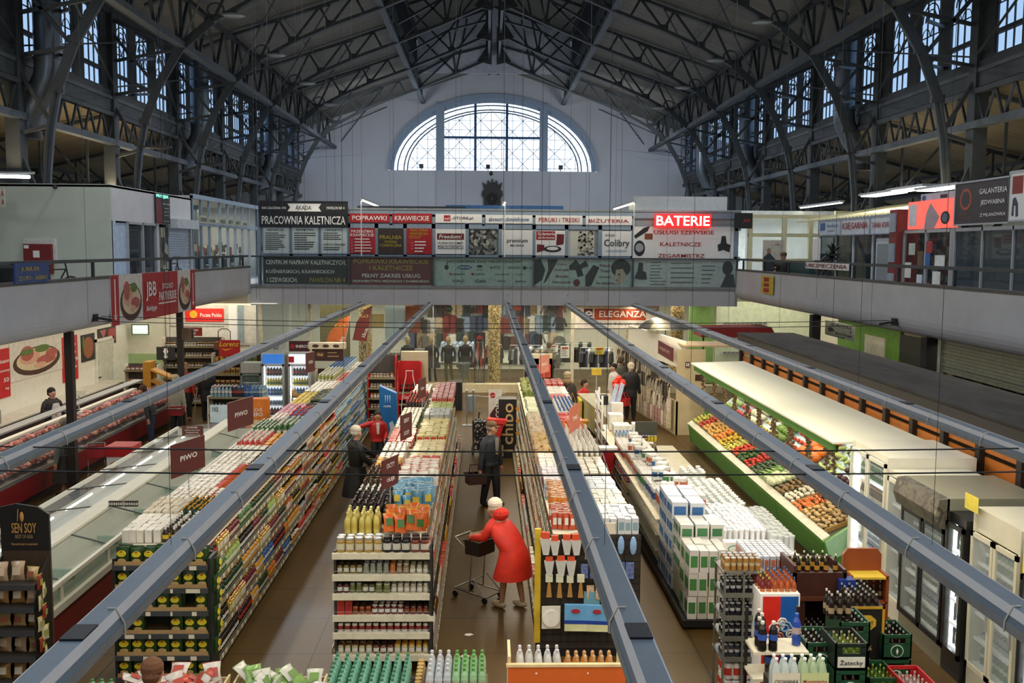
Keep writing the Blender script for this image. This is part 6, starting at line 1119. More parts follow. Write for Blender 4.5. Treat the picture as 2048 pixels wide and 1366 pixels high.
for i, z in enumerate((.55, .85, 1.15, 1.42, 1.68)):
    B().box(-.54, .52, -.08, .3, z - .03, z, mat('2b2622')).obj('shelf', t); B().box(-.54, .52, -.1, -.08, z - .06, z, mat('35363a')).obj('price_rail', t)
    for k in range(3):
        kk = BR[(k // 2 + i) % 3]; put(kk[3], prod('bag', kk[0][1], *kk[0][2:], True), '%s, %s shelf of the black bread stand' % (kk[1], ORD[4 - i]), kk[2], '%ss, %s shelf of the black stand' % (kk[1], ORD[4 - i]), (-5.74 + .17 * k, 11.02 + R.uniform(0, .06), z), R.uniform(-.3, .3), 1, -.15)
for k in range(9): put('hanging_sachet', prod('bag', (.11, .04, .17), 'd0c49a' if k % 3 else 'a8342a', 'e6c528', '9aa04a', True), 'small cream sachet clipped to the side of the black stand', 'sachet', 'sachets on the clip strip of the black stand', (-5.27 + .02 * (k % 2), 10.95 + .05 * (k % 2), 1.62 - .12 * k), PI / 2 + R.uniform(-.4, .4))
for k in range(6): put('water_bottle', prod('pet', (.045, .3), '8fb8d8', '2d5fa8', 'f0ece0', True), 'blue-capped water bottle at the bottom left corner of the view', 'bottle', 'blue-capped bottles in the bottom left corner', (-5.85 + .12 * k, 10.45 + .07 * (k % 2), .42))
tag(B().cb(0, 0, 0, 1.1, .5, .42, mat('8a6a44')).obj('cardboard_plinth', None, (-5.6, 10.45, 0)), 'brown cardboard base under the blue-capped bottles, bottom left corner', 'box')
t = thing('cardboard_bin', 'red and white cardboard display bin beside the nearest post', 'display', (-8.55, 22.6, 0)); B().box(-.28, .28, -.3, .3, 0, .72, mat('e0dcd0')).obj('body', t); b = B(); b.box(-.3, .3, -.32, .32, .72, .95, RED); b.obj('rim', t)
for (x, z, r_) in ((-.12, .5, .1), (.12, .3, .09), (-.1, .2, .08)): B().prism([(x + r_ * math.cos(a * PI / 6), z + r_ * math.sin(a * PI / 6)) for a in range(12)], 'y', -.308, -.3, mat('b06a3a')).obj('snack_picture', t)

# ================================================================ FAR SHOP FRONT UNDER THE GALLERY
YS = 37.6
t = thing('shop_window', 'long glazed clothes shop front under the far gallery', 'shop window', (0, YS, 0)); PL = mat('cfc3a0', r=.6)
b = B(); b.box(-4.9, 2.95, -.12, .3, 0, .32, PL).box(6.3, 8.9, -.1, .2, 0, .3, PL); b.obj('plinth', t)
for x in (-8.8, -6.95, 2.98, 6.2): B().box(x - .06, x + .06, -.05, .1, 0, 3.4, mat('cfc8b0')).obj('mullion', t)
for x in (-2.3, 1.15): B().box(x - .012, x + .012, -.01, .02, .3, 3.38, ALU).obj('glass_joint', t)
B().box(-8.8, 2.9, 0, .012, .32, 3.38, glass('dfe8e4', .02)).obj('glass', t); B().box(-8.9, 9.0, -.06, .1, 3.34, 3.42, mat('8a7c60')).obj('head_rail', t)
t = thing('granite_column', 'round speckled granite column behind the shop glass', 'column', (.02, 38.9, 0)); GRN = pattern('granite', ['8a7444', 'b39a62', 'd0bc86', '6b5a38'], 24, 'vor', .4); B().lathe([(.24, 0), (.24, 3.7)], GRN, 20).obj('shaft', t); B().lathe([(.3, 0), (.3, .12), (.25, .16)], PL, 20).obj('base', t)
for (x, y, lab) in ((-5.05, 39.2, 'speckled granite column behind the orange flag'), (5.55, 39.4, 'speckled granite column right of the ELEGANZA doorway rack'), (7.15, 38.6, 'speckled granite column behind the umbrella')):
    t = thing('granite_column', lab, 'column', (x, y, 0)); B().lathe([(.26, 0), (.26, 3.7)], GRN, 20).obj('shaft', t)
psign('shop_fascia', 'white shop sign with orange-red panel reading ELEGANZA', 'sign', (1150, 611, 1311, 658), ('y', 37.5), mat('ece6da', r=.4), lines=[('ELEGANZA', .59, .64, .58, .27, WHITE), ('e', .17, .6, .1, .35, WHITE), ('świat dobrych ubrań', .6, .22, .6, .14, INK)],
      shapes=[('red_panel', rect(.24, .88, .38, .86), mat('b8481f', r=.4)), ('dark_square', rect(.11, .22, .38, .86), mat('6a2a1c', r=.4))])
# clothes shop interior: garments, bags, racks
GC = [mat(h, n=.25, ns=9, rnd=.15) for h in ('23272e', '3b4a66', '8fa4bc', '5a3a34', 'b9a88c', '2a4038', '6b6b68', 'd0d0c8', '7a2a2a', '2c2420', '8c7a5a', '46506a')]
def garment(m, wd=.42, H=.62, slv=True):
    b = B(); P = [(-.07, H), (.07, H), (wd / 2, H * .9), (wd / 2 * .85, H * .68), (wd / 2 * .95, 0), (-wd / 2 * .95, 0), (-wd / 2 * .85, H * .68), (-wd / 2, H * .9)]; b.prism(P, 'y', -.05, .05, m)
    if slv:
        for s in (-1, 1): b.bar((wd / 2 * .9 * s, 0, H * .84), ((wd / 2 + .1) * s, 0, H * .3), .1, .09, m)
    return [('', b.mesh('garment'))]
gm = [garment(m, H=.62 + .12 * (i % 3), slv=i % 2 == 0) for i, m in enumerate(GC)]
GN = ['black', 'navy', 'pale blue', 'brown', 'beige', 'dark green', 'grey', 'white', 'dark red', 'near-black brown', 'tan', 'slate']
for i in range(69):                                    # hung on the shop's back wall
    x = -3.6 + .30 * (i % 23) + R.uniform(-.05, .05); z = (2.45, 1.7, 1.0)[i // 23] + R.uniform(-.1, .1); k = R.randrange(12)
    put('hanging_garment', gm[k], '%s garment hung on the back wall of the clothes shop' % GN[k], 'clothes', '%s garments on the shop back wall' % GN[k], (x, 44.6, z))
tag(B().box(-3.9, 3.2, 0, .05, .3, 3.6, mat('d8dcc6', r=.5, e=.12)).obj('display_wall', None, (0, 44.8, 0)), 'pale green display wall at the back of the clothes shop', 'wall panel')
bg_ = B(); bg_.ell((0, 0, .14), (.16, .08, .13), mat('2f4a40', r=.4)); bg_.tube([(-.1, 0, .2), (-.06, 0, .36), (.06, 0, .36), (.1, 0, .2)], .015, mat('2f4a40', r=.4)); HB = {'dark green': [('', bg_.mesh('handbag'))]}
for nm_, h in (('black', '1c1c1e'), ('brown', '6b4428'), ('red', 'a8281e')):
    b = B(); b.cb(0, 0, 0, .3, .12, .2, mat(h, r=.4)); b.tube([(-.1, 0, .2), (-.06, 0, .34), (.06, 0, .34), (.1, 0, .2)], .012, mat(h, r=.4)); HB[nm_] = [('', b.mesh('handbag'))]
for (x, z, c) in ((-1.75, 2.62, 'dark green'), (-.85, 2.6, 'black'), (-3.0, 2.6, 'red'), (1.0, 2.7, 'red'), (1.9, 3.05, 'black'), (2.4, 2.75, 'black'), (2.95, 2.8, 'brown')): put('handbag', HB[c], '%s handbag hung high on the shop wall' % c, 'handbag', '%s handbags on the shop wall' % c, (x * 1.12, 44.5, z))
def rack(x, y, n, cols, lab, w_=1.2, H=1.45, rz=0):
    t = thing('clothes_rack', lab, 'clothes rack', (x, y, 0), rz); b = B(); 
    for s in (-1, 1): b.tube([(s * w_ / 2, 0, .05), (s * w_ / 2, 0, H)], .015, CHR); b.tube([(s * w_ / 2, -.25, .05), (s * w_ / 2, .25, .05)], .018, CHR)
    b.tube([(-w_ / 2, 0, H), (w_ / 2, 0, H)], .015, CHR); b.obj('frame', t)
    for k in range(n):
        c = cols[k % len(cols)]; u = -w_ / 2 + w_ * (k + .5) / n; put('rack_garment', gm[c], '%s garment on the %s' % (GN[c], lab), 'clothes', 'garments on the ' + lab, (x + u * math.cos(rz), y + u * math.sin(rz), H - .78), PI / 2 * .8 + rz)
for a in ((-.2 - 1.2, 42.0, 14, (2, 7, 2, 7, 6), 'pale shirt rack in mid shop', 1.5), (-.1, 41.5, 10, (8, 0, 4, 9), 'dark trouser rack near the column', .9), (-3.4, 39.5, 12, (0, 9, 3, 9), 'dark coat rack at the left of the shop', 1.5), (1.4, 41.2, 12, (0, 6, 1, 7), 'patterned rack right of the column', 1.4), (2.2, 39.8, 8, (10, 0, 9, 6), 'sparse rack with white price cards', .9), (4.2, 40.3, 16, (0, 0, 9, 1, 7), 'black suit rack in the doorway', 1.3), (5.9, 41, 14, (0, 6, 9, 7), 'dark rack at the doorway right', 1.4), (3.4, 42, 12, (0, 9, 5), 'dark rack deep in the doorway', 1.5), (7.6, 41, 10, (4, 0, 10), 'beige rack behind the umbrella', 1.5)): rack(*a[:5], w_=a[5])
for (px0, py0, px1, py1, yy, lab) in ((1098, 690, 1116, 704, 39.3, 'small white price card with red shoe print'), (1121, 692, 1139, 716, 39.0, 'tall white notice card with a red heading'), (1190, 695, 1208, 709, 40, 'yellow card on a stand in the doorway')):
    psign('price_card', lab, 'card', (px0, py0, px1, py1), ('y', yy), WHITE if 'yellow' not in lab else mat('d8c040'), shapes=bars(4, .1, .9, .1, .7, GREYT, 3) + [('heading', rect(.15, .85, .75, .9), REDT)])
# left part of the shop: poster panels, orange flags
for (bx, y, m, lab) in (((770, 612, 811, 680), 38.2, mat('a8bcc8', n=.15, ns=2), 'tall pale blue fashion poster in the shop window'), ((811, 612, 841, 665), 38.1, mat('8a4426', n=.3, ns=4), 'rust brown textured poster in the shop window'), ((735, 628, 768, 656), 38.0, mat('b3a068', n=.1), 'gold and cream poster beside the dark red flag'), ((640, 610, 700, 720), 40, mat('6e6a48', n=.5, ns=24), 'speckled dark golden wall panel behind the flags')):
    psign('window_poster', lab, 'poster', bx, ('y', y), m)
def flag(px0, px1, py0, py1, y, col, lab, txt):
    t = thing('feather_flag', lab, 'flag', (0, y, 0)); a = W(px0, py1, y=y); c = W(px1, py0, y=y); t.location = (a.x, y, 0); w_ = c.x - a.x; z0, z1 = a.z, c.z
    B().prism([(0, z0), (w_ * .72, z0 - .05), (w_ * .85, z0 + (z1 - z0) * .5), (w_, z1), (w_ * .6, z1 - (z1 - z0) * .12), (w_ * .2, z0 + (z1 - z0) * .5)], 'y', -.01, .01, col).obj('cloth', t); B().tube([(w_ * .72, 0, 0), (w_ * .72, 0, z0), (w_ * .86, 0, z0 + (z1 - z0) * .5), (w_, 0, z1)], .015, ALU).obj('pole', t); B().cb(w_ * .72, 0, 0, .4, .4, .03, BLACK).obj('foot', t)
    o = text(t, txt, w_ * .62, z0 + (z1 - z0) * .22, w_ * .5, .14, WHITE, y=-.02); o.rotation_euler = (0, -1.2, 0); text(t, 'ω', w_ * .6, z0 + (z1 - z0) * .7, w_ * .4, .12, mat('e8c060', n=0), y=-.02)
flag(648, 701, 631, 700, 34.5, mat('d8743c', r=.5, n=.1), 'orange feather flag with white lettering behind the chocolate stand', 'Polska'); flag(705, 745, 611, 680, 37.9, mat('8a241c', r=.5, n=.1), 'dark red feather flag behind the shop glass', 'ika')
# mannequins
def mannequin(x, y, lab, coat, leg, skirt=False, rz=0):
    t = thing('mannequin', lab, 'mannequin', (x, y, .3), rz); SK = mat('a8936a', r=.4)
    B().lathe([(.001, 1.78), (.07, 1.76), (.1, 1.66), (.085, 1.55), (.05, 1.48), (.05, 1.4)][::-1], SK, 12).obj('head', t)
    b = B(); b.lathe([(.16, .75), (.17, .95), (.15, 1.1), (.21, 1.33), (.16, 1.42), (.06, 1.46)] if not skirt else [(.36, .55), (.3, .75), (.17, 1.0), (.2, 1.3), (.16, 1.4), (.06, 1.46)], coat, 12, sy=.65)
    for s in (-1, 1): b.tube([(.19 * s, 0, 1.36), (.26 * s, .02, 1.1), (.24 * s, -.06, .82)], [.06, .05, .04], coat)
    b.obj('jacket', t); b = B()
    for s in (-1, 1): b.tube([(.08 * s, 0, .8), (.1 * s, .02, .4), (.12 * s + .06, 0, .02)], [.09, .065, .05], leg)
    b.obj('trousers' if not skirt else 'legs', t)
mannequin(-3.3, 38.1, 'bald mannequin in a black jacket over a beige shirt, left in the window', mat('1f1d1c', n=.1), mat('2a2624')); mannequin(-1.75, 38.2, 'bald mannequin in a black waistcoat and olive trousers, middle of the window', mat('24221f', n=.1), mat('5a5434', n=.2)); mannequin(-1.1, 38.5, 'headscarfed mannequin in a wide dark dress, nearest the column', mat('1f1a1a', n=.1), mat('a8936a'), True); mannequin(-2.4, 38.3, 'mannequin in a long dark brown coat between the bald ones', mat('2e1f1c', n=.1), mat('2a2624'), True)
t = thing('umbrella_display', 'black umbrella stand with a red umbrella logo and word doppler', 'display', (-.55, 38.1, .3)); B().cb(0, 0, .0, .4, .3, .06, BLACK).obj('base', t)
for x in (-.18, .18): B().tube([(x, 0, 0), (x, 0, 1.9)], .015, BLACK).obj('post', t)
B().box(-.22, .22, -.02, .02, 1.45, 1.95, BLACK).obj('sign_board', t); B().prism([(-.13, 1.68), (-.1, 1.78), (0, 1.84), (.1, 1.78), (.13, 1.68), (.04, 1.7), (0, 1.67), (-.04, 1.7)], 'y', -.03, -.02, RED).obj('umbrella_logo', t); text(t, 'doppler', 0, 1.56, .3, .08, WHITE, y=-.03)
UM = [mat(h, r=.5) for h in ('6a1c1c', '3a2a28', '8c8c8c', '1c1c1e', 'b3443a')]
for k in range(14):
    b = B(); b.lathe([(.005, 0), (.035, .35), (.02, .5), (.008, .52), (.008, .62)], UM[k % 5], 6); put('folded_umbrella', [('', b.mesh('folded_umbrella'))], 'folded umbrella hanging on the black umbrella stand', 'umbrella', 'folded umbrellas on the black stand', (-.75 + .065 * (k % 7), 38.02, .75 + .62 * (k // 7)))
t = thing('grey_umbrella', 'half-open grey umbrella standing upside down in the shop window', 'umbrella', (-1.15, 37.85, .32)); b = B(); b.lathe([(.01, 0), (.1, .3), (.28, .75), (.26, .78), (.02, .72)], mat('6b706a', r=.4), 8, smooth=False); b.obj('canopy', t); B().tube([(0, 0, .7), (0, 0, .95)], .01, BLACK).obj('handle', t)
# displays before the shop front
COK = mat('b81c1c', r=.35)
t = gond('cola_rack', 'red cola rack with a bottle outline behind the middle shelf unit', -2.88, -2.22, 29.2, (.15, .5, .85, 1.2), ([K('pet', (.045, .28), '241410', 'd8342a', 'd8342a', 'dark cola bottle', 'bottle', 'cola_bottle')],), 2.1, lab2='the red cola rack', wood=COK, side=COK, back=COK)
B().box(-.33, .33, -.03, -.01, .98, 1.16, COK).obj('name_board', t); text(t, 'Coca-Cola', 0, 1.07, .36, .1, WHITE, y=-.035, ); B().tube([(-.2, -.04, .1), (-.24, -.04, .8), (-.18, -.04, 1.3), (-.1, -.04, 1.7), (-.1, -.04, 1.85), (.1, -.04, 1.85), (.1, -.04, 1.7), (.18, -.04, 1.3), (.24, -.04, .8), (.2, -.04, .1)], .012, WHITE, n=5).obj('bottle_outline', t)
tag(B().box(-.35, .45, 0, .3, 0, 2.35, mat('b9ae90', n=.05)).obj('beige_column', None, (-2.5, 29.75, 0)), 'beige square column behind the red cola rack', 'column')
gond('coffee_shelf', 'red-framed shelf of jars left of the red cola rack', -3.75, -2.95, 29.0, (.15, .45, .75, 1.05, 1.35, 1.65), ([K('jar', (.045, .14), 'c9a06a', 'e8a020', 'f0ece0', 'tan jar', 'jar', 'preserve_jar'), K('jar', (.045, .12), '8a5a30', 'f0ece0', 'd9cfb4', 'brown jar', 'jar', 'preserve_jar')],), 2.3, lab2='the red-framed shelf', side=COK)
t = thing('energy_stand', 'blue cardboard display with slanted top and white claw mark', 'display', (-2.95, 26.6, 0)); B().prism([(-.2, 0), (.28, 0), (.24, 1.55), (-.22, 1.75)], 'y', 0, .3, mat('1a66a8', r=.4)).obj('body', t)
for x in (-.06, 0, .06): B().prism([(x, 1.5), (x + .02, 1.5), (x + .012, 1.28)], 'y', -.01, 0, WHITE).obj('claw_mark', t)
text(t, 'MONSTER', .0, 1.2, .2, .05, WHITE, y=-.01); B().prism([(.0, .35), (.08, .55), (.05, .75), (.14, .8), (.22, .6), (.2, .3), (.1, .2)], 'y', -.01, 0, mat('c4ccd4')).obj('swirl', t)
for x, n_ in ((-.88, 'left'), (-.68, 'right')):
    t = thing('barrier_post', 'chrome barrier post at the far end of the centre aisle, %s one' % n_, 'barrier post', (x, 30.4, 0)); B().lathe([(.16, 0), (.16, .02), (.03, .05), (.028, 1.0), (.05, 1.02), (.045, 1.1), (.01, 1.14)], CHR, 14).obj('pole', t); 
wire('barrier_chain', 'thin barrier chain between the chrome posts and the shelf', 'chain', [(-.95, 30.4, .95), (-.8, 30.4, .88), (-.68, 30.4, .95), (-.3, 30.6, .86), (.3, 30.8, .95)], .008, CHR)
t = thing('waste_bin', 'grey bin under a dark counter corner at the end of the centre aisle', 'bin', (-.8, 33.2, 0)); B().lathe([(.14, 0), (.19, .5), (.2, .52)], mat('7d8a94'), 12).obj('bin', t)
tag(B().box(-.3, .1, -.3, .3, .0, .95, BLACK).obj('dark_counter', None, (-1.2, 33.6, 0)), 'dark counter block behind the chrome barrier posts', 'counter')
t = psign('coffee_banner', 'maroon coffee banner with upright white letters at the end of the centre aisle', 'banner', (977, 780, 1004, 850), ('y', 31.5), mat('d8d4cc'), shapes=[('maroon_field', [(.2, 0), (1, 0), (1, .85), (.55, .55), (.1, .3)], mat('4a1c22')), ('berries', ('o', .3, .85, .2, .08), RED)]); o = text(t, 'COFFEE', .09, .62, .75, .15, WHITE); o.rotation_euler = (0, -PI / 2, 0)
t = thing('coffee_rack', 'black coffee rack panel with large cream upright letters Tchibo', 'display', (.2, 25.6, 0)); B().box(-.16, .3, 0, .5, 0, 1.55, BLACK).obj('body', t); o = text(t, 'Tchibo', .07, .75, 1.4, .3, mat('c9ae7a', n=0)); o.rotation_euler = (0, -PI / 2, 0)
for k in range(4): B().prism([(.33 + .05 * math.cos(a * PI / 6), .35 + .32 * k + .05 * math.sin(a * PI / 6)) for a in range(12)], 'y', -.02, -.01, mat('d8902a')).obj('orange_disc', t)
t = thing('shopping_trolley_bag', 'black patterned wheeled shopping bag with a curved handle in the centre aisle', 'trolley bag', (-.45, 26.0, 0), .2); PB = pattern('polka', ['1a1a1c', '1a1a1c', '1a1a1c', '1a1a1c', 'b9b9b4'], 26, 'vor', .6); b = B(); b.prism([(-.12, .15), (.14, .15), (.2, .85), (.1, .95), (-.08, .9)], 'x', -.17, .17, PB); b.obj('bag', t)
B().tube([(0, .15, .1), (0, .18, 1.0), (0, .1, 1.15), (0, .0, 1.12)], .018, BLACK).obj('handle', t)
for x in (-.17, .17): B().tube([(x - .02, .1, .11), (x + .02, .1, .11)], .11, mat('9a9a94'), n=14).obj('wheel', t)
t = thing('red_bag', 'bright red shopping bag standing beside the coffee rack', 'bag', (-.05, 25.3, .55)); B().prism([(-.16, .1), (.1, .0), (.22, .42), (-.2, .45)], 'y', -.1, .1, mat('c8241c', r=.5)).obj('bag', t); B().prism([(-.22, .45), (.26, .42), (.3, .52), (-.2, .56)], 'y', -.14, .14, mat('d8342a')).obj('rim', t); B().box(-.15, .15, -.1, .1, -.55, .02, BLACK).obj('stand', t)
t = thing('phone_kiosk', 'cream box kiosk with a red picture of a black handset right of the granite column', 'kiosk', (1.5, 33.5, 0)); B().box(-.45, .45, 0, .5, .9, 1.75, mat('d8cdb0')).obj('body', t); B().box(-.37, .4, -.02, 0, 1.1, 1.55, mat('c8442a')).obj('picture', t); B().prism([(-.25, 1.2), (-.15, 1.15), (-.08, 1.4), (-.16, 1.5), (-.26, 1.45)], 'y', -.03, -.02, BLACK).obj('handset_picture', t); B().prism([(0, .98), (.3, 1.1), (.3, 1.75), (.2, 1.9), (0, 1.9)], 'x', -.45, .45, mat('d8cdb0')).obj('hood', t)
for x in (-.3, .3): B().box(x - .04, x + .04, .2, .28, 0, .9, mat('8a8272')).obj('leg', t)

# ================================================================ RIGHT SIDE
# paper goods unit: white low unit on a dark skid
t = thing('paper_unit', 'long low unit stacked with paper goods and plastic cups, right of the second aisle', 'shelving', (3.4, 13.8, 0)); B().box(-.85, 1.0, 0, 10.6, .04, .14, BLACK).obj('skid', t); B().box(-.75, .95, .1, 10.5, .14, .6, mat('b9b49c', n=.1)).obj('inner_box', t)
for z in (.42, .68, .94): B().box(-.84, -.5, 2.5, 10.6, z - .02, z, SHCR).obj('shelf', t)
WP = 'f4f2ea'
def stack(nm, pr, ds, ct, x0, x1, y0, y1, zs, wd, dp, where='on the paper goods unit', hero=False, jit=.006, rot=.05):
    p = prod(pr[0], pr[1], pr[2], pr[3], pr[4], hero, 10)
    for z in zs: fill(nm, p, ds + ' ' + where, ct, ds + 's ' + where, x0, x1, y0, y1, z, wd, dp, jit=jit, rot=rot)
PK = (.15, .15, .22)
stack('toilet_roll_pack', ('box', (.13, .3, .33), WP, None, '4a9a4a'), 'tall green and white roll pack', 'paper pack', 2.62, 3.2, 13.85, 14.5, (.14, .48, .82), .14, .31, 'at the near end of the paper unit', True)
stack('toilet_roll_pack', ('box', (.2, .2, .24), WP, None, '3f8a52'), 'white and green roll pack', 'paper pack', 2.62, 3.3, 14.55, 15.1, (.6, .86, 1.1), .21, .21, hero=True); stack('toilet_roll_pack', ('box', (.24, .24, .26), 'e4ecf4', None, '2d6fb8'), 'blue and white roll pack', 'paper pack', 2.6, 3.15, 15.15, 16.3, (.14, .42, .7, .98, 1.26), .25, .25, hero=True)
stack('kitchen_roll_pack', ('pack', (.24, .2, .28), WP, None, 'd8643a'), 'white and orange kitchen roll pack', 'paper pack', 2.65, 3.45, 16.4, 17.0, (.14, .44, .74, 1.04), .25, .21); stack('kitchen_roll_pack', ('pack', (.24, .2, .26), WP, None, '2d4fa8'), 'white and dark blue kitchen roll pack', 'paper pack', 2.65, 3.4, 17.1, 18.0, (.14, .44, .72, 1.0), .25, .21)
stack('kitchen_roll_pack', ('pack', (.24, .2, .26), WP, None, '3c8a4a'), 'white and mid green kitchen roll pack', 'paper pack', 2.65, 3.3, 18.1, 18.9, (.14, .44, .72, 1.0), .25, .21); stack('kitchen_roll_pack', ('pack', (.24, .2, .24), WP, None, 'd87a8a'), 'white and pink kitchen roll pack', 'paper pack', 2.65, 3.2, 19.0, 19.8, (.14, .42, .7, .96), .25, .21)
stack('kitchen_roll_pack', ('pack', (.26, .22, .26), WP, None, 'e8722a'), 'large orange kitchen roll pack', 'paper pack', 2.65, 3.2, 19.9, 20.8, (.14, .42, .7, .98), .27, .23); stack('kitchen_roll_pack', ('pack', (.24, .2, .24), WP, None, 'b8322a'), 'white and red kitchen roll pack at the far end', 'paper pack', 2.65, 3.3, 20.9, 22.3, (.14, .4, .66, .94), .25, .21)
for k in range(14): put('loose_pack', prod('pack', (.24, .2, .2), WP, None, ('2d6fb8', 'd8643a', '3c8a4a')[k % 3], False, 10), 'loose %s-marked roll pack lying on top of the paper stacks' % ('blue', 'orange', 'green')[k % 3], 'paper pack', 'loose %s-marked roll packs' % ('blue', 'orange', 'green')[k % 3], (2.8 + .3 * R.random(), 16.6 + .38 * k, 1.3 if k < 4 else 1.24), R.uniform(0, 3))
p = [('', B().lathe([(.05, 0), (.055, .02), (.055, .15), (.04, .18), (.04, .2)], mat('e8eeea', r=.1, n=0, a=.35), 10).mesh('glass_jar')), ('lid', B().lathe([(.045, .2), (.045, .225), (.01, .23)], mat('f4f4ee', r=.3, n=0), 10).mesh('lid'))]
fill('storage_jar', p, 'empty clear storage jar with white lid behind the paper packs', 'jar', 'empty clear storage jars', 3.45, 4.2, 16.6, 18.6, .9, .14, .15); fill('storage_jar', p, 'clear glass jar on the small crate at the far end of the clear jars', 'jar', 'clear jars on the small crate', 3.5, 4.0, 18.8, 19.4, .95, .15, .16)
tag(B().cb(0, 0, 0, .8, 2.9, .3, mat('d8d4c4', n=.1)).obj('jar_plinth', None, (3.85, 18.0, .6)), 'cream plinth under the empty clear jars', 'box')
CP = [('', B().lathe([(.045, 0), (.03, .02), (.03, .22), (.038, .23), (.038, .26)], mat('ffffff', r=.3, n=0), 10).mesh('cup_stack'))]
CL = [('', B().lathe([(.05, 0), (.035, .02), (.035, .24), (.042, .26), (.042, .28)], mat('eef2f0', r=.1, n=0, a=.6), 10).mesh('cup_stack'))]
fill('cup_stack', CP, 'white plastic cup stack on the right half of the paper unit', 'cups', 'white plastic cup stacks', 3.35, 4.05, 14.9, 16.5, .9, .085, .09); fill('cup_stack', CL, 'clear plastic cup stack on the outer edge of the paper unit', 'cups', 'clear plastic cup stacks', 4.05, 4.4, 14.6, 16.4, .86, .09, .1); fill('cup_stack', CP, 'white cup stack in the front bright block beside the roll packs', 'cups', 'front white cup stacks', 3.35, 4.2, 13.9, 14.8, .62, .085, .09, hz=.15)
tag(B().cb(0, 0, 0, 1.0, 2.6, .3, WHITE).obj('cup_plinth', None, (3.9, 15.6, .6)), 'white base block under the plastic cup stacks', 'box')
# near side shelf goods below
for i, z in enumerate((.14, .42, .68)): shelfrun(-1, 2.62, 20.0, 24.2, z, '%s level, far side face of paper unit' % ORD[i], [('flask', 'e8a020', 'd8342a', 'f0ece0'), ('can', 'd8342a', 'b9bdc0', 'f0ece0'), ('bottle', '2a1c18', 'e8a020', 'd9cfb4')], 200 + i, depth=1)
psign('leaf_pack', 'white pack with green oval mark standing on the cup stacks', 'pack', (1450, 1085, 1488, 1120), ('y', 13.9), mat(WP), t=.16, shapes=[('oval', ('o', .5, .6, .38, .25), mat('6fa890')), ('inner', ('o', .5, .62, .3, .16), WHITE), ('ribbon', rect(.1, .9, .15, .3), mat('c8b890'))])
# wine stand, mixed rack with crates of pots behind
t = thing('hourglass_stand', 'red and white hourglass-shaped cardboard stand in the second aisle', 'display stand', (2.45, 21.9, 0)); b = B(); RC = mat('a81c22', r=.4); b.prism([(-.24, .08), (.2, .02), (.06, .5), (.18, .96), (-.2, 1.0), (-.1, .5)], 'y', -.14, .14, RC); b.obj('body', t)
B().box(-.22, .2, -.16, .16, 1.0, 1.05, WHITE).obj('top_tray', t); B().box(-.26, .22, -.17, .17, 0, .08, WHITE).obj('base_tray', t); B().bar((-.17, -.15, .98), (.15, -.15, .1), .02, .02, WHITE).obj('edge', t); B().bar((-.18, -.15, .98), (-.22, -.15, .1), .02, .02, WHITE).obj('edge', t)
t = thing('white_wire_rack', 'white ladder-like wire rack with red packets beside the checkout', 'rack', (2.75, 24.9, 0)); b = B()
for x, y in ((-.12, 0), (-.12, 1.0), (-.02, 1.6)): b.box(x, x + .05, y, y + .05, 0, 1.75, WHITE)
for k in range(6): b.bar((-.1, 0, .25 + .26 * k), (-.1, 1.6, .35 + .26 * k), .02, .03, WHITE)
b.obj('frame', t)
for k in range(18): put('rack_packet', prod('bag', (.12, .05, .16), 'c8442a' if k % 2 else 'd8a080', 'f0ece0', 'd9cfb4', False), 'red and pink packet in the white wire rack', 'packet', 'packets in the white wire rack', (2.68, 25.0 + .25 * (k % 6), .35 + .42 * (k // 6)), PI / 2)
t = thing('candy_shelf', 'white end shelf with boxes and dark board at the head of the paper unit', 'shelving', (3.15, 23.0, 0)); B().box(-.45, .55, 0, 2.4, .05, .9, mat('8a8474', n=.2)).obj('body', t); B().box(-.47, .5, 0, 2.4, .9, .93, WHITE).obj('top_shelf', t); B().box(.1, .62, .25, .3, .9, 1.38, mat('3f4038')).obj('dark_board', t)
b = B(); b.box(.1, .62, -.15, .2, .55, .6, BLACK).box(.1, .62, -.15, .2, .3, .33, BLACK); b.obj('black_shelf', t)
for j in range(3):
    for i in range(5): put('water_bottle', prod('pet', (.04, .25), 'a8c0d8', '5a8ad0', 'f0ece0', False, 8), 'clear bottle with blue cap in the pack on the white end shelf', 'bottle', 'shrink-wrapped clear bottles on the end shelf', (2.8 + .085 * i, 23.1 + .085 * j, .93))
for i in range(6): put('tin_can', prod('can', (.035, .15), 'd8c020' if i > 2 else '4a3060', 'b9bdc0', 'e6c528', False), '%s can before the dark board' % ('yellow' if i > 2 else 'purple'), 'can', '%s cans before the dark board' % ('yellow' if i > 2 else 'purple'), (3.33 + .075 * i, 23.1, .93)); put('wine_bottle', prod('bottle', (.035, .26), '2a1c18', 'd8342a', 'd9cfb4', False), 'dark bottle on the black shelf under the dark board', 'bottle', 'dark bottles under the dark board', (3.3 + .08 * i, 22.95, .61))
for (x, y, z, a, d, h, m, lab, tx) in ((3.0, 23.9, .93, .4, .5, .28, 'e4e0d0', 'white fruit box with a red base line on the end shelf', None), (3.45, 23.95, .93, .34, .3, .3, 'eceae0', 'white box printed I love vege', 'I♥vege'), (2.95, 24.6, .93, .35, .4, .42, 'e8e4d6', 'tall white box behind the fruit boxes', None), (3.05, 25.1, .93, .3, .2, .62, 'e0d8cc', 'cream carton block with red squares near the checkout', None)):
    t = thing('cardboard_box', lab, 'box', (x, y, z)); B().cb(0, 0, 0, a, d, h, mat(m)).obj('carton', t); B().box(-a / 2, a / 2, -d / 2 - .01, -d / 2, 0, .03, RED if tx is None else mat('5a9a3a')).obj('stripe', t)
    if tx: text(t, 'I vege', 0, h * .5, a * .6, .06, REDT, y=-d / 2 - .012)
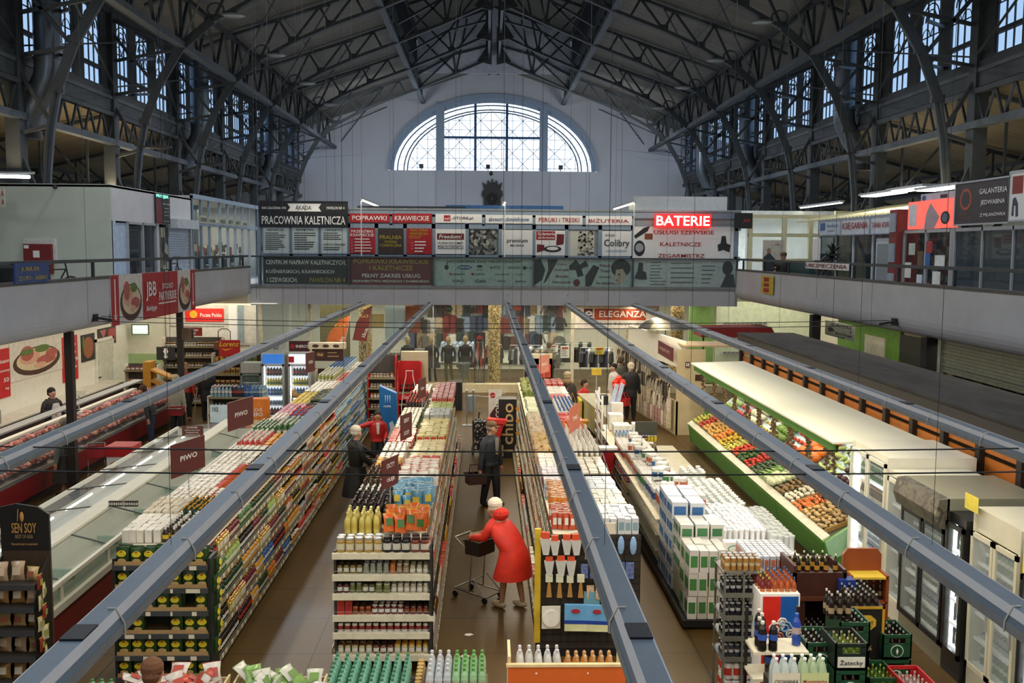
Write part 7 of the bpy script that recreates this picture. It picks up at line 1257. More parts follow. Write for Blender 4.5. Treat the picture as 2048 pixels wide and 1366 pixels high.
# checkouts
t = thing('checkout_counter', 'beige checkout counter with yellow side, red front and clear screen', 'checkout', (3.0, 26.7, 0)); b = B(); b.prism([(0, 0), (.35, 0), (.6, 4.6), (-.35, 4.6)], 'z', .1, .85, mat('c9c08a', r=.5)); b.obj('body', t); B().prism([(-.02, -.02), (.4, -.02), (.65, 4.6), (-.38, 4.6)], 'z', .85, .89, mat('b9b59c', r=.35)).obj('worktop', t)
B().prism([(0, .89), (.0, .5), (.2, .3), (.42, .55), (.42, .89)], 'y', -.04, .0, mat('c8281e')).obj('red_front', t); B().box(-.02, .42, -.02, 0, .9, 1.25, glass('dfe4e6', .2)).obj('screen', t); B().box(-.4, -.33, 3.6, 4.5, .05, .8, mat('d8c832')).obj('yellow_side', t); B().box(.05, .3, 2.2, 2.6, .89, 1.15, BLACK).obj('cash_register', t); B().tube([(.1, 3.6, .89), (.1, 3.6, 1.6)], .02, ALU).obj('screen_pole', t); B().cb(.1, 3.6, 1.6, .3, .06, .2, mat('d8b83a')).obj('till_number', t)
for i in range(2): put1('flag_bundle', [('', B().prism([(0, 0), (.14, 0), (.34, .85), (.24, .9)], 'y', 0, .02, mat('c8d4ec', r=.3, n=.2)).mesh('flag_bundle'))], 'white and blue plastic sheet leaning over the checkout, %s' % ['left', 'right'][i], 'plastic sheet', None, (3.0 + .18 * i, 26.9 + .2 * i, .9))
t = thing('red_balloons', 'cluster of red balloons over the checkout screen', 'balloons', (3.45, 27.6, 1.6)); 
for k in range(5): B().ell((.1 * (k % 3) - .1, .05 * k, .1 * (k // 2)), (.1, .1, .12), mat('d8321e', r=.3)).obj('balloon', t)
B().tube([(0, .1, 0), (0, .1, -.7)], .01, WHITE).obj('stick', t)
t = thing('office_chair', 'yellow-orange office chair with black wheels at the checkout', 'chair', (2.45, 28.4, 0)); B().cb(0, 0, .45, .42, .42, .08, mat('d8982a')).obj('seat', t); B().box(-.2, -.14, -.2, .2, .5, 1.0, mat('d8982a')).obj('backrest', t); B().tube([(0, 0, .08), (0, 0, .45)], .03, BLACK).obj('column', t)
for a in range(5): B().bar((0, 0, .08), (.28 * math.cos(a * 1.257), .28 * math.sin(a * 1.257), .05), .04, .04, BLACK).obj('foot', t)
# sock stall (wooden kiosk) on the right
KW2 = mat('c4b48e', r=.6, n=.12, ns=2)
t = thing('textile_stall', 'light wooden textile stall with a big plain end panel and patterned goods on its face', 'stall', (5.3, 28.9, 0)); B().box(0, .85, 0, .06, 0, 2.55, KW2).obj('end_panel', t); B().prism([(0, 0), (.06, 0), (-.75, 7.2), (-.81, 7.2)], 'z', 0, 1.0, KW2).obj('side_base', t); B().prism([(.3, .2), (.36, .2), (-.45, 6.5), (-.51, 6.5)], 'z', 1.9, 2.75, CREAM).obj('top_fascia', t)
B().box(.2, 1.9, .0, 1.4, 2.62, 2.66, mat('c8a878', r=.5)).obj('canopy', t); B().box(.55, .8, -.02, 0, 1.62, 1.8, mat('3a2018')).obj('exit_plate', t)
TXT = pattern('textiles', ['3a342c', '8a8070', 'b9b09a', '5a4a3a', 'd0c8b4', '6b6458'], 16, 'vor', .8, (1, 1, .35))
gs = [[('', B().prism([(-.09, 0), (.09, 0), (.11, .42), (-.11, .42)], 'x', -.03, .03, m).mesh('folded_textile'))] for m in (TXT, mat('c9bca0', n=.3, ns=12), mat('d8c8b4', n=.2, ns=15), mat('b38a84', n=.3, ns=12), mat('4a4238', n=.4, ns=20))]
for j in range(4):
    for k in range(22):
        y = 29.2 + .3 * k; put('folded_textile', gs[(R.randrange(3) + (1 if j == 0 else 0)) % 5 if j < 2 else R.choice((0, 4, 0))], 'patterned garment hanging on the aisle face of the wooden textile stall', 'clothes', 'garments on the textile stall face', (5.22 - .112 * (y - 28.9) - .04, y, .15 + .45 * j), R.uniform(-.3, .3), 1.05)
psign('stall_sign', 'cream leaning fascia with a maroon panel on the textile stall', 'sign', (1316, 688, 1345, 715), ('x', 5.2), mat('6a1c22'), rz=-PI / 2, lines=[('RAJSTOPY', .5, .5, .7, .3, mat('d8b8a8', n=0))])
psign('exit_sticker', 'small dark square with two white figures on the wooden end panel', 'sign', (1371, 724, 1380, 735), ('y', 28.86), mat('3a1c18'), t=.01, shapes=[('figure', rect(.2, .4, .2, .8), WHITE), ('figure', rect(.6, .8, .2, .8), WHITE)])
t = thing('open_umbrella', 'grey and beige open umbrella on top of the textile stall', 'umbrella', (5.6, 32.5, 2.85)); pts = []
for i in range(8):
    b = B(); b.sheet(lambda u, v: (.95 * math.sin(v * 1.25) * math.cos((i + u) * PI / 4), .95 * math.sin(v * 1.25) * math.sin((i + u) * PI / 4), .42 * math.cos(v * 1.5) - .0), 3, 5, mat('8e8878' if i % 2 else '5f5c55', r=.5)); b.obj('canopy_panel', t)
B().tube([(0, 0, -.5), (0, 0, .5)], .015, BLACK).obj('pole', t)
# vegetable stand
VG = mat('3f7a26', r=.4, n=.06); VG2 = mat('4d8a32', r=.45, n=.05)
t = thing('vegetable_stand', 'long green vegetable counter with sloping bins and white canopy', 'market stand', (5.35, 16.1, 0)); L_ = 11.2
b = B()
for k in range(4): b.prism([(.12, .1), (0, .55), (0, .66), (.2, .62), (.4, .1)], 'y', L_ / 4 * k + .01, L_ / 4 * (k + 1) - .01, VG)
b.obj('front_panel', t); B().box(.2, 1.6, .1, L_ - .1, 0, .12, BLACK).obj('plinth', t); B().prism([(-.03, .64), (.1, .72), (.12, .66), (.0, .6)], 'y', 0, L_, mat('d4d2bc', r=.4)).obj('front_rail', t)
B().prism([(.08, .68), (.85, .98), (.85, .9), (.1, .62)], 'y', 0, L_, mat('3a3a2c')).obj('bin_deck', t); B().prism([(.08, .1), (.0, .62), (.5, .95), (.75, 1.05), (.75, 2.2), (1.65, 2.2), (1.65, .1)], 'y', -.06, 0, VG2).obj('end_panel', t); B().prism([(.08, .1), (.0, .62), (.5, .95), (.75, 1.05), (.75, .1)], 'y', L_, L_ + .05, VG2).obj('end_panel', t)
B().prism([(.0, .62), (.5, .95), (.55, .55), (.1, .3)], 'y', -.075, -.06, mat('9cc8a0', r=.4)).obj('mint_end', t); B().prism([(.95, 1.15), (1.6, 1.65), (1.6, 1.55), (.95, 1.05)], 'y', 0, L_, mat('8aa0a8', r=.25, m=.5)).obj('upper_deck', t)
B().prism([(.1, 2.26), (.1, 2.29), (1.62, 2.34), (1.62, 2.31)], 'y', 0, L_ + .4, mat('dfddc4', r=.5, n=.02)).obj('canopy', t); B().box(.12, .16, .05, L_, 2.12, 2.26, VG).obj('canopy_fascia', t)
for y in (.1, L_ / 2, L_ - .2): B().box(1.5, 1.58, y, y + .08, 0, 2.3, VG).obj('post', t)
VEG = [('potato', 'b89a68', (.045, .035, .03), 'brown potato'), ('potato', 'c8a870', (.045, .038, .032), 'pale potato'), ('carrot', 'd8742a', (.1, .018, .018), 'orange carrot'), ('garlic_bulb', 'e0d8c0', (.04, .04, .035), 'white garlic bulb'), ('walnut', '8a6a40', (.035, .03, .03), 'brown walnut'), ('cabbage', 'd4dcb4', (.08, .075, .07), 'pale cabbage'), ('leek', '7aa04a', (.16, .02, .02), 'green leek'), ('cucumber', '2c4a20', (.11, .025, .025), 'dark green cucumber'), ('tomato', 'c8321c', (.04, .04, .035), 'red tomato'), ('pepper', '3a5a24', (.055, .04, .04), 'dark green pepper'), ('tomato', 'd8461e', (.038, .038, .033), 'orange-red tomato'), ('banana', 'c8c04a', (.1, .022, .02), 'greenish banana'), ('lemon', 'd8b42a', (.04, .03, .03), 'yellow lemon'), ('orange', 'd8842a', (.042, .042, .042), 'orange'), ('apple', 'c89a4a', (.042, .042, .04), 'yellow-red apple'), ('onion', 'c0924a', (.042, .042, .04), 'golden onion'), ('apple', 'a83a28', (.04, .04, .038), 'red apple'), ('pear', 'b0a848', (.045, .035, .045), 'green pear')]
for k, (nm, h, r_, ds) in enumerate(VEG):
    b = B(); b.ell((0, 0, r_[2]), r_, mat(h, r=.45, n=.2, ns=12, rnd=.15), 8, 5); me = [('', b.mesh(nm))]; y0 = 16.35 + .6 * k
    for j in range(7):
        for i in range(max(3, min(10, int(.5 / (r_[1] * 2.1))))):
            u = .12 + .095 * j; put(nm, me, ds + ' in its tray on the green vegetable counter', nm.replace('_', ' '), ds + 's on the vegetable counter', (5.35 + u + R.uniform(-.02, .02), y0 + .52 * (i + .5) / max(3, min(10, int(.5 / (r_[1] * 2.1)))), .70 + (u - .08) * .39 + R.uniform(0, .05)), PI / 2 + R.uniform(-.7, .7) if r_[0] > .07 else R.uniform(0, 6), R.uniform(.9, 1.2))
    t2 = thing('wicker_tray', 'shallow tray of %ss on the green counter' % ds, 'tray', (5.35, y0 - .03, 0)); WK = mat('a88448', r=.7, n=.2, ns=30) if k < 4 or k > 12 else mat('2e3a24')
    B().prism([(.09, .68), (.83, .97), (.83, 1.05), (.09, .76)], 'y', 0, .02, WK).obj('divider', t2)
U = [('melon', 'd0d49a', (.13, .13, .12), 'pale melon'), ('beetroot', '4a2a30', (.07, .07, .06), 'dark beetroot'), ('celery', 'a8bc6a', (.2, .04, .04), 'light green celery'), ('pumpkin', 'd8742a', (.14, .14, .11), 'orange pumpkin'), ('red_pepper', 'c8442a', (.06, .05, .05), 'red pepper'), ('lettuce', '6a8a3a', (.1, .1, .08), 'green lettuce'), ('lemon', 'd8b42a', (.04, .035, .035), 'yellow lemon on the upper deck'), ('cauliflower', 'd8d8bc', (.1, .1, .08), 'white cauliflower'), ('radish_bunch', 'b84a4a', (.06, .06, .05), 'red radish bunch'), ('kohlrabi', '9ab868', (.08, .08, .07), 'green kohlrabi')]
for k, (nm, h, r_, ds) in enumerate(U):
    b = B(); b.ell((0, 0, r_[2]), r_, mat(h, r=.5, n=.2, ns=10, rnd=.15), 10, 6)
    for j in range(4):
        for i in range(4): put(nm, [('', b.mesh(nm))] if (i, j) == (0, 0) and not (nm in _pr) else _pr[nm], ds + ' on the upper deck under the white canopy', nm.replace('_', ' '), ds + 's on the upper deck', (6.35 + .15 * j, 16.4 + 1.08 * k + .24 * i, 1.18 + .11 * j), R.uniform(0, 6), R.uniform(.85, 1.1)) if nm in _pr or _pr.setdefault(nm, [('', b.mesh(nm))]) else 0
b = B(); GB2 = mat('6b5638', r=.7, n=.5, ns=40)
for k in range(26): b.ell((R.uniform(-.05, .05), R.uniform(-.05, .05), -.05 - .028 * k), (.035, .035, .03), GB2, 5, 3)
b.tube([(0, 0, .05), (0, 0, -.75)], .015, mat('8a7a50')); me = [('', b.mesh('garlic_braid'))]
for k in range(19): put('garlic_braid', me, 'brown dried braid hanging from the canopy edge of the vegetable stand', 'braid', 'dried braids under the canopy', (5.6 + .12 * (k % 2), 16.6 + .55 * k + R.uniform(-.15, .15), 2.2), R.uniform(0, 6), R.uniform(.8, 1.1))
# slatted orange stall wall with dark roof
OR = mat('c4742c', r=.5, n=.12, ns=2); DP = mat('2a2522', r=.6)
t = thing('slatted_pavilion', 'dark-roofed pavilion with orange slatted wall behind the fridges', 'pavilion', (7.3, 12.4, 0)); L_ = 16.5
for k in range(14):
    y = 1.2 * k
    for z in (.55, .92, 1.29, 1.66, 2.03, 2.4): B().box(.03, .06, y + .12, y + 1.2, z, z + .3, OR).obj('slat', t)
for k in range(15): B().box(-.06, .06, 1.2 * k, 1.2 * k + .14, 0, 2.85, DP).obj('post', t)
B().box(-.12, -.04, -.4, L_ + .4, 2.78, 2.95, DP).obj('edge_beam', t); RF = pattern('roof_felt', ['2e2a26', '3a352f', '44403a', '35312c'], 2.2, 'noise', .9, (1, .25, 1)); B().box(-.1, 1.6, -8.4, L_ + .6, 2.95, 3.0, RF).obj('roof', t)
B().box(.3, .34, 0, L_, .1, 2.8, mat('3a2c20')).obj('inner_screen', t)
# shops below the right balcony seen over the pavilion roof
psign('hanging_sign', 'grey sign reading KURCZAK Z ROŻNA with a small roast chicken drawing', 'sign', (1650, 646, 1708, 676), ('x', 9.5), mat('8a8c7c'), lines=[('KURCZAK', .6, .82, .72, .2, INK), ('Z', .9, .56, .08, .14, INK), ('ROŻNA', .68, .3, .56, .22, INK)], shapes=[('chicken', [(.1, .5), (.2, .6), (.32, .5), (.34, .35), (.15, .3)], INK), ('arrow', [(.15, .05), (.7, .02), (.7, .1)], INK)])
t = thing('food_stall_front', 'green and white food stall front beneath the right balcony', 'shop', (10.5, 25.6, 0)); B().box(0, .1, 0, 4.6, 0, 3.7, mat('6a9a3a', r=.6)).obj('green_wall', t); B().box(-.05, 0, .9, 2.3, 2.5, 3.1, mat('d8d4be')).obj('white_panel', t); B().box(-.05, 0, -1.4, -.1, 0, 3.3, pattern('dark_grid', ['2a2c24', '1e201c'], 5, 'band', .5)).obj('dark_window', t)
t = thing('roller_shutters', 'olive grey half-open roller shutters at the right edge', 'shutter', (10.5, 14.8, 0)); 
for k in range(2):
    b = B()
    for q in range(14): b.box(-.02 + .02 * (q % 2), .04, 4.3 * k, 4.3 * k + 4.0, 2.62 + .075 * q, 2.69 + .075 * q, mat('77796a', r=.5))
    b.obj('shutter', t); B().box(-.08, .1, 4.3 * k + 4.0, 4.3 * k + 4.3, 0, 3.7, mat('8a8c7e')).obj('post', t)
B().box(.3, .35, 0, 8.6, 0, 2.7, pattern('bright_shelves', ['d8d4c8', '8a3a30', '2a2a28', 'c9a060', '3a5a90'], 5, 'vor')).obj('shelves', t)
for (y, lab) in ((20.9, 'dark post with a small white mark, right of the green stall'), (28.3, 'dark narrow post left of the roast chicken sign')):
    t = thing('gallery_post', lab, 'post', (9.15, y, 0)); B().box(-.12, .12, -.14, .14, 0, 3.62, mat('1f1c1a')).obj('shaft', t)
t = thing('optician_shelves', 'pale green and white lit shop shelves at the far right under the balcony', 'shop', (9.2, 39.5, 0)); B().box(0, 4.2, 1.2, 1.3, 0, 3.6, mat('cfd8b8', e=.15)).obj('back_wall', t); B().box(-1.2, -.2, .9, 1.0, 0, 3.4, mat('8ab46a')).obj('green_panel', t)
for z in (1.2, 1.8, 2.4): B().box(.2, 2.0, .8, 1.2, z, z + .03, ALU).obj('shelf', t)
for k in range(30): put('glasses_frame', prod('box', (.14, .05, .06), '2b2f33', None, 'b9bdc0', False), 'small dark item on the far right lit shelves', 'item', 'small items on the far right shelves', (9.5 + .18 * (k % 10), 40.4, 1.24 + .6 * (k // 10)))
t = thing('red_awning', 'dark red awning and flower stall behind the textile stall', 'awning', (7.0, 33.5, 2.5)); B().prism([(0, 0), (2.6, 0), (2.4, .35), (.1, .3)], 'y', 0, 1.4, mat('8a1c1c')).obj('cloth', t); B().tube([(.1, .1, 0), (.1, .1, -2.5)], .03, BLACK).obj('pole', t)
# fridge row on the right, doors facing the aisle (-x)
HP = -PI / 2
GF = [('pet', (.04, .24), '3c7a34', 'f0ece0', 'f0ece0'), ('can', (.035, .15), 'b9bdc0', 'b9bdc0', '2d5fa8'), ('bottle', (.035, .24), '1e3f24', 'b9bdc0', 'd9cfb4'), ('bottle', (.035, .24), '6b3a20', 'e8a020', 'd9cfb4')]
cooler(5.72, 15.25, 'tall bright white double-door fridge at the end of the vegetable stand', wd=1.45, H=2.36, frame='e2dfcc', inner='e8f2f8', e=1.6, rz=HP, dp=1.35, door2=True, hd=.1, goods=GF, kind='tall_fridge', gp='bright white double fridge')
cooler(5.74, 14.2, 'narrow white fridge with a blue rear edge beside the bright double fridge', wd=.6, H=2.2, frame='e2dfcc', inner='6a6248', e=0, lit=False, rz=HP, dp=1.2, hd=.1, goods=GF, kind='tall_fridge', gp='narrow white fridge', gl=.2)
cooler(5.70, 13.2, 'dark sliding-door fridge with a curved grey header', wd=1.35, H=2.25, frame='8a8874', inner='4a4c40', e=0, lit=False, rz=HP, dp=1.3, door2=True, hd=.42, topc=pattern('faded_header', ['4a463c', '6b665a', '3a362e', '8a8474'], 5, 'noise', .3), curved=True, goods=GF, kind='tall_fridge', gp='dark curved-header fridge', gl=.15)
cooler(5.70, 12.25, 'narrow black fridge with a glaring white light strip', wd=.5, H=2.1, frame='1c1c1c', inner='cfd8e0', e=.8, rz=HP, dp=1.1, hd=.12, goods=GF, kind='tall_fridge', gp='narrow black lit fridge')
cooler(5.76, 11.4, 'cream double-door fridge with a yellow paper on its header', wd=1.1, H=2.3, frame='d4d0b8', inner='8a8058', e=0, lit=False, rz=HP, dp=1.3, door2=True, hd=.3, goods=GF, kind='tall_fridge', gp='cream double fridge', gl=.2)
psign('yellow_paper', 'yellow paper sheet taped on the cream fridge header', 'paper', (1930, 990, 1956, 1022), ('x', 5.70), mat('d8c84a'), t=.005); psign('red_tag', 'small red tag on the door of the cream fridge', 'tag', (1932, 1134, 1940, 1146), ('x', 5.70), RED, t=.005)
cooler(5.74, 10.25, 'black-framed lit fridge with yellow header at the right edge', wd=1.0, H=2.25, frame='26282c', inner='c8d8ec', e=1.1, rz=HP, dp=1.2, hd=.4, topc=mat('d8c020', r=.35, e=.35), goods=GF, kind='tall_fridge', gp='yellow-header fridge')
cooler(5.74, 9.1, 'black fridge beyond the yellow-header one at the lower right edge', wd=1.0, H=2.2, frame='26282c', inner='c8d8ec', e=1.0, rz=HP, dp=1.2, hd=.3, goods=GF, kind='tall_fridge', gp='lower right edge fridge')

# ================================================================ FRONT DISPLAYS
def crate(nm, x, y, z, col, lab, a=.36, d=.5, h=.3, bt=None, bds='', mark=None, rz=0, rows=(4, 5)):
    t = thing(nm, lab, 'crate', (x, y, z), rz); CM = mat(col, r=.45, n=.05); b = B()
    b.box(-a / 2, a / 2, -d / 2, d / 2, 0, .02, CM)
    for s in (-1, 1):
        b.box(min(s * a / 2, s * (a / 2 - .018)), max(s * a / 2, s * (a / 2 - .018)), -d / 2, d / 2, 0, h, CM)
        b.box(-a / 2, a / 2, min(s * d / 2, s * (d / 2 - .018)), max(s * d / 2, s * (d / 2 - .018)), 0, h * .62, CM).box(-a / 2, a / 2, min(s * d / 2, s * (d / 2 - .018)), max(s * d / 2, s * (d / 2 - .018)), h * .86, h, CM)
        for q in (-1, 1): b.box(min(q * a / 2, q * a * .28), max(q * a / 2, q * a * .28), min(s * d / 2, s * (d / 2 - .018)), max(s * d / 2, s * (d / 2 - .018)), h * .6, h * .88, CM)
    b.obj('box', t)
    if mark == 'disc':
        B().prism([(.08 * math.cos(q * PI / 10), h * .32 + .08 * math.sin(q * PI / 10)) for q in range(20)], 'y', -d / 2 - .004, -d / 2, mat('c4d4c4')).obj('round_emblem', t); B().prism([(.068 * math.cos(q * PI / 10), h * .32 + .068 * math.sin(q * PI / 10)) for q in range(20)], 'y', -d / 2 - .008, -d / 2 - .003, CM).obj('emblem_field', t)
        B().prism([(0, h * .32 + .045), (.015, h * .32), (.0, h * .32 - .045), (-.015, h * .32)], 'y', -d / 2 - .012, -d / 2 - .007, WHITE).obj('emblem_star', t)
    elif mark:
        B().box(-a * .42, a * .42, -d / 2 - .006, -d / 2, .03, h * .5, mat('dcdcd0')).obj('name_plate', t); text(t, mark, 0, h * .28, a * .72, .075, INK, y=-d / 2 - .01)
    if bt:
        p = prod(*bt, True, 10)
        for j in range(rows[1]):
            for i in range(rows[0]):
                u, v_ = -a / 2 + a * (i + .5) / rows[0], -d / 2 + d * (j + .5) / rows[1]; put('beer_bottle', p, bds, 'bottle', bds, (x + u * math.cos(rz) - v_ * math.sin(rz), y + u * math.sin(rz) + v_ * math.cos(rz), z + .03), R.uniform(-.4, .4))
    return t
BB = ('bottle', (.031, .26), '2a1a12', 'b9bdc0', '8a6a40')
# can rack
t = thing('can_rack', 'grey steel rack of canned drinks, tins on five levels', 'rack', (2.82, 11.85, 0)); GR = mat('77776f', r=.4, m=.4)
for x in (-.24, -.01, .22):
    for y in (-.25, .22): B().box(x, x + .025, y, y + .025, 0, 1.6, GR).obj('upright', t)
CANC = [('c88a3a', 'golden'), ('24242e', 'black'), ('2a2a3a', 'dark blue-black'), ('1f1f2c', 'near-black'), ('3a3f4a', 'slate')]
for i, z in enumerate((1.58, 1.3, 1.02, .76, .5)):
    B().box(-.25, .25, -.25, .25, z - .02, z, GR).obj('shelf', t); 
    if i: B().box(-.25, .25, -.26, -.25, z - .03, z + .03, GR).obj('shelf_lip', t)
    for j in range(3):
        for k in range(6): put('drink_can', prod('can', (.032, .165), CANC[i][0], 'b9bdc0', 'd8c8a0' if i == 0 else 'c4c4c8', False, 10), '%s can on the %s level of the grey can rack' % (CANC[i][1], ORD[i]), 'can', '%s cans on the can rack' % CANC[i][1], (2.63 + .075 * k, 11.68 + .1 * j, z), R.uniform(0, 6))
for k in range(8): put('shrink_pack', prod('pack', (.2, .16, .2), 'e8e4e0', None, 'd8321e', False), 'red-capped shrink pack at the foot of the can rack', 'pack', 'red-capped packs below the can rack', (2.72 + .22 * (k % 2), 11.7 + .2 * ((k // 2) % 2), .02 + .22 * (k // 4)))
# juice cartons block
t = thing('juice_box_display', 'cardboard tray box printed Hortex under rows of blue-topped juice bottles', 'display', (3.55, 12.95, 0)); B().box(-.3, .36, 0, .9, .0, 1.15, mat('b9945a', n=.1)).obj('carton', t); text(t, 'Hortex', -.1, 1.07, .26, .1, mat('3a241a', n=0)); B().box(.1, .34, -.01, 0, 1.0, 1.14, WHITE).obj('price_cards', t)
for j in range(8):
    for i in range(7): put('juice_bottle', prod('box', (.075, .075, .2), 'dfe4f0', '3a5ab0', 'd87a5a', True), 'small juice carton with blue top on the Hortex tray', 'juice carton', 'blue-topped juice cartons', (3.3 + .092 * i, 13.0 + .1 * j, 1.15 + .0), 0)
# cabinet of beers
WB = mat('3f2018', r=.45, n=.25, ns=3)
t = thing('beer_cabinet', 'dark brown wooden cabinet with open niche and bottles on top', 'cabinet', (3.97, 12.25, 0)); b = B(); b.box(-.34, -.3, 0, .6, 0, 1.45, WB).box(.3, .34, 0, .6, 0, 1.4, WB).box(-.34, .34, .56, .6, 0, 1.4, WB).box(-.34, .34, 0, .04, 1.05, 1.36, WB).box(-.34, -.18, 0, .04, 0, 1.05, WB).box(.2, .34, 0, .04, 0, 1.05, WB).box(-.3, .3, .04, .56, 1.28, 1.31, WB).box(-.18, .2, 0, .5, .35, .4, WB); b.obj('carcass', t); B().box(-.36, .36, -.03, .02, 1.0, 1.05, mat('5a3020', r=.4)).obj('moulding', t)
for k in range(9): put('beer_bottle', prod('bottle', (.031, .26), '2a1a12', 'f0ece0', 'd89a2a', True), 'brown bottle with amber neck on top of the brown cabinet', 'bottle', 'amber-necked bottles on the cabinet', (3.72 + .12 * (k % 5), 12.36 + .15 * (k // 5), 1.31))
for k in range(6): put('lime_can', prod('can', (.033, .13), 'a8b850', 'd8e0a0', 'e8ecc0', False), 'lime green can on top of the brown cabinet', 'can', 'lime cans on the cabinet', (3.75 + .08 * k, 12.65, 1.31))
for k in range(12): put('beer_bottle', prod(*BB, True, 10), 'dark bottle in the niche of the brown cabinet', 'bottle', 'dark bottles in the cabinet niche', (3.82 + .08 * (k % 4), 12.33 + .1 * (k // 4), .4 + .0))
t = thing('arched_stand', 'reddish wooden bottle stand with rounded shoulders and yellow shelf edge', 'stand', (4.75, 12.6, 0)); W3 = mat('8a4420', r=.4, n=.2, ns=3)
B().prism([(-.26, 0), (.26, 0), (.26, 1.4), (.2, 1.48), (-.2, 1.48), (-.26, 1.4)], 'y', .28, .33, W3).obj('back_board', t)
for x in (-.26, .22): B().box(x, x + .04, 0, .3, .1, 1.2, W3).obj('side_panel', t)
for z, m in ((.85, W3), (.45, W3), (1.18, mat('d8b83a'))): B().box(-.24, .24, 0, .28, z - .03, z, m).obj('shelf', t)
for k in range(10): put('beer_bottle', prod(*BB, True, 10), 'dark bottle on the reddish rounded stand', 'bottle', 'dark bottles on the rounded stand', (4.57 + .09 * (k % 5), 12.7, .45 + .4 * (k // 5)))
t = thing('six_pack', 'blue paper six-pack on the dark bottles', 'pack', (4.3, 12.25, 1.05)); B().cb(0, 0, 0, .2, .16, .24, mat('1f3a8c', r=.4)).obj('carton', t); text(t, 'BEER', 0, .12, .12, .05, WHITE, y=-.085)
# red-blue box, shot box
t = thing('dump_bin', 'red and blue cardboard bin with a white swirl picture, bottles on top', 'display bin', (3.18, 11.3, 0)); B().box(-.24, .23, 0, .6, 0, 1.42, WHITE).obj('body', t); B().box(-.21, 0, -.006, 0, .3, 1.39, mat('d0281e', r=.4)).obj('red_half', t); B().box(0, .21, -.006, 0, .3, 1.39, mat('1a58a8', r=.4)).obj('blue_half', t)
for (a, c, r_, m) in ((-.06, 1.0, .09, 'e8e4dc'), (.06, 1.02, .08, '8aa8c8'), (.12, .94, .06, 'e8e4dc'), (-.02, .9, .07, 'c87a5a'), (.02, 1.08, .06, 'e8e4dc')): B().tube([(a + r_ * (1 - q / 14) * math.cos(q * .9), -.015, c + r_ * (1 - q / 14) * math.sin(q * .9)) for q in range(12)], .012, mat(m, n=0), n=5).obj('swirl', t)
for k in range(30): put('soft_drink_bottle', prod('bottle', (.03, .24), 'c85a2a' if k % 6 > 1 else '8a2a2a', '2d5fa8' if k % 6 > 1 else 'c8c040', 'd87a3a', True), '%s bottle on top of the red and blue bin' % ('blue-capped orange' if k % 6 > 1 else 'yellow-necked red'), 'bottle', '%s bottles on the bin' % ('blue-capped' if k % 6 > 1 else 'yellow-necked'), (2.99 + .075 * (k % 6), 11.4 + .1 * (k // 6), 1.42 - .07))
t = thing('beer_display_box', 'black and gold bordered beer box printed SHOT with dark bottles standing in it', 'display box', (4.37, 11.7, 0)); B().box(-.21, .21, 0, .75, 0, 1.12, mat('15130f')).obj('body', t); GD = mat('c89a2a', r=.4)
for q in ((-.22, -.19, 0, 1.12), (.19, .22, 0, 1.12), (-.22, .22, 1.09, 1.12)): B().box(q[0], q[1], -.012, 0, q[2], q[3], GD).obj('gold_border', t)
B().prism([(.12 * math.cos(q * PI / 4 + .39), .92 + .1 * math.sin(q * PI / 4 + .39)) for q in range(8)], 'y', -.02, -.012, mat('d8b030')).obj('badge', t); text(t, 'SHOT', 0, .92, .16, .045, INK, y=-.025); text(t, 'ESPRESSO', 0, .87, .12, .02, INK, y=-.025); text(t, '0.0%', 0, .6, .15, .06, mat('c9b48a', n=0), y=-.012); B().prism([(.06 * math.cos(q * PI / 6), .45 + .05 * math.sin(q * PI / 6)) for q in range(12)], 'y', -.012, -.004, mat('a88a54')).obj('label_oval', t)
for k in range(28): put('beer_bottle', prod(*BB, True, 10), 'dark bottle standing in the black and gold box', 'bottle', 'dark bottles in the black and gold box', (4.22 + .095 * (k % 4), 11.76 + .1 * (k // 4), 1.0))
GC2 = '1c4a30'
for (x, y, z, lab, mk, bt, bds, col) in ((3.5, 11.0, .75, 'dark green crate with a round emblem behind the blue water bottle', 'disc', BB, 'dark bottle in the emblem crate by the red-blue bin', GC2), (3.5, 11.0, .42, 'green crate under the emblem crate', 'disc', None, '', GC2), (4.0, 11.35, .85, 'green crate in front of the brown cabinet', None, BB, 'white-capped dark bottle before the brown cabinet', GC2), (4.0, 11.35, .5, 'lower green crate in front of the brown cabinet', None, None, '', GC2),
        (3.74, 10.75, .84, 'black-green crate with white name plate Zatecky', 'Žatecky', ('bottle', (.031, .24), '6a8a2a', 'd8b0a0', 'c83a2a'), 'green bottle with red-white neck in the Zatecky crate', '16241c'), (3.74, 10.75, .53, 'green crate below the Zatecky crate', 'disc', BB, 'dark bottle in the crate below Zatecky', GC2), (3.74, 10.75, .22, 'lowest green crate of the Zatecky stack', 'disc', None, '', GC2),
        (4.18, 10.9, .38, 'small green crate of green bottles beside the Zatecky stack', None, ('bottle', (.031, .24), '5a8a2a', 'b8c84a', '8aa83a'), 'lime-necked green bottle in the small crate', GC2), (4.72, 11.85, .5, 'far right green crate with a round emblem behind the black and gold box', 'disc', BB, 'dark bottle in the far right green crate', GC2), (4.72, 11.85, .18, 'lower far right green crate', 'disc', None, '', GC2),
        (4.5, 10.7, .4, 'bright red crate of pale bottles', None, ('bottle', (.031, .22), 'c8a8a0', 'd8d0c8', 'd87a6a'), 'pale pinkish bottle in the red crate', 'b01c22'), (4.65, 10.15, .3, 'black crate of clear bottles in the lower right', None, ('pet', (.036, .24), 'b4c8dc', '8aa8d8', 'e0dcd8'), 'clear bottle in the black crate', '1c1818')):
    crate('bottle_crate', x, y, z, col, lab, bt=bt, bds=bds, mark=mk)
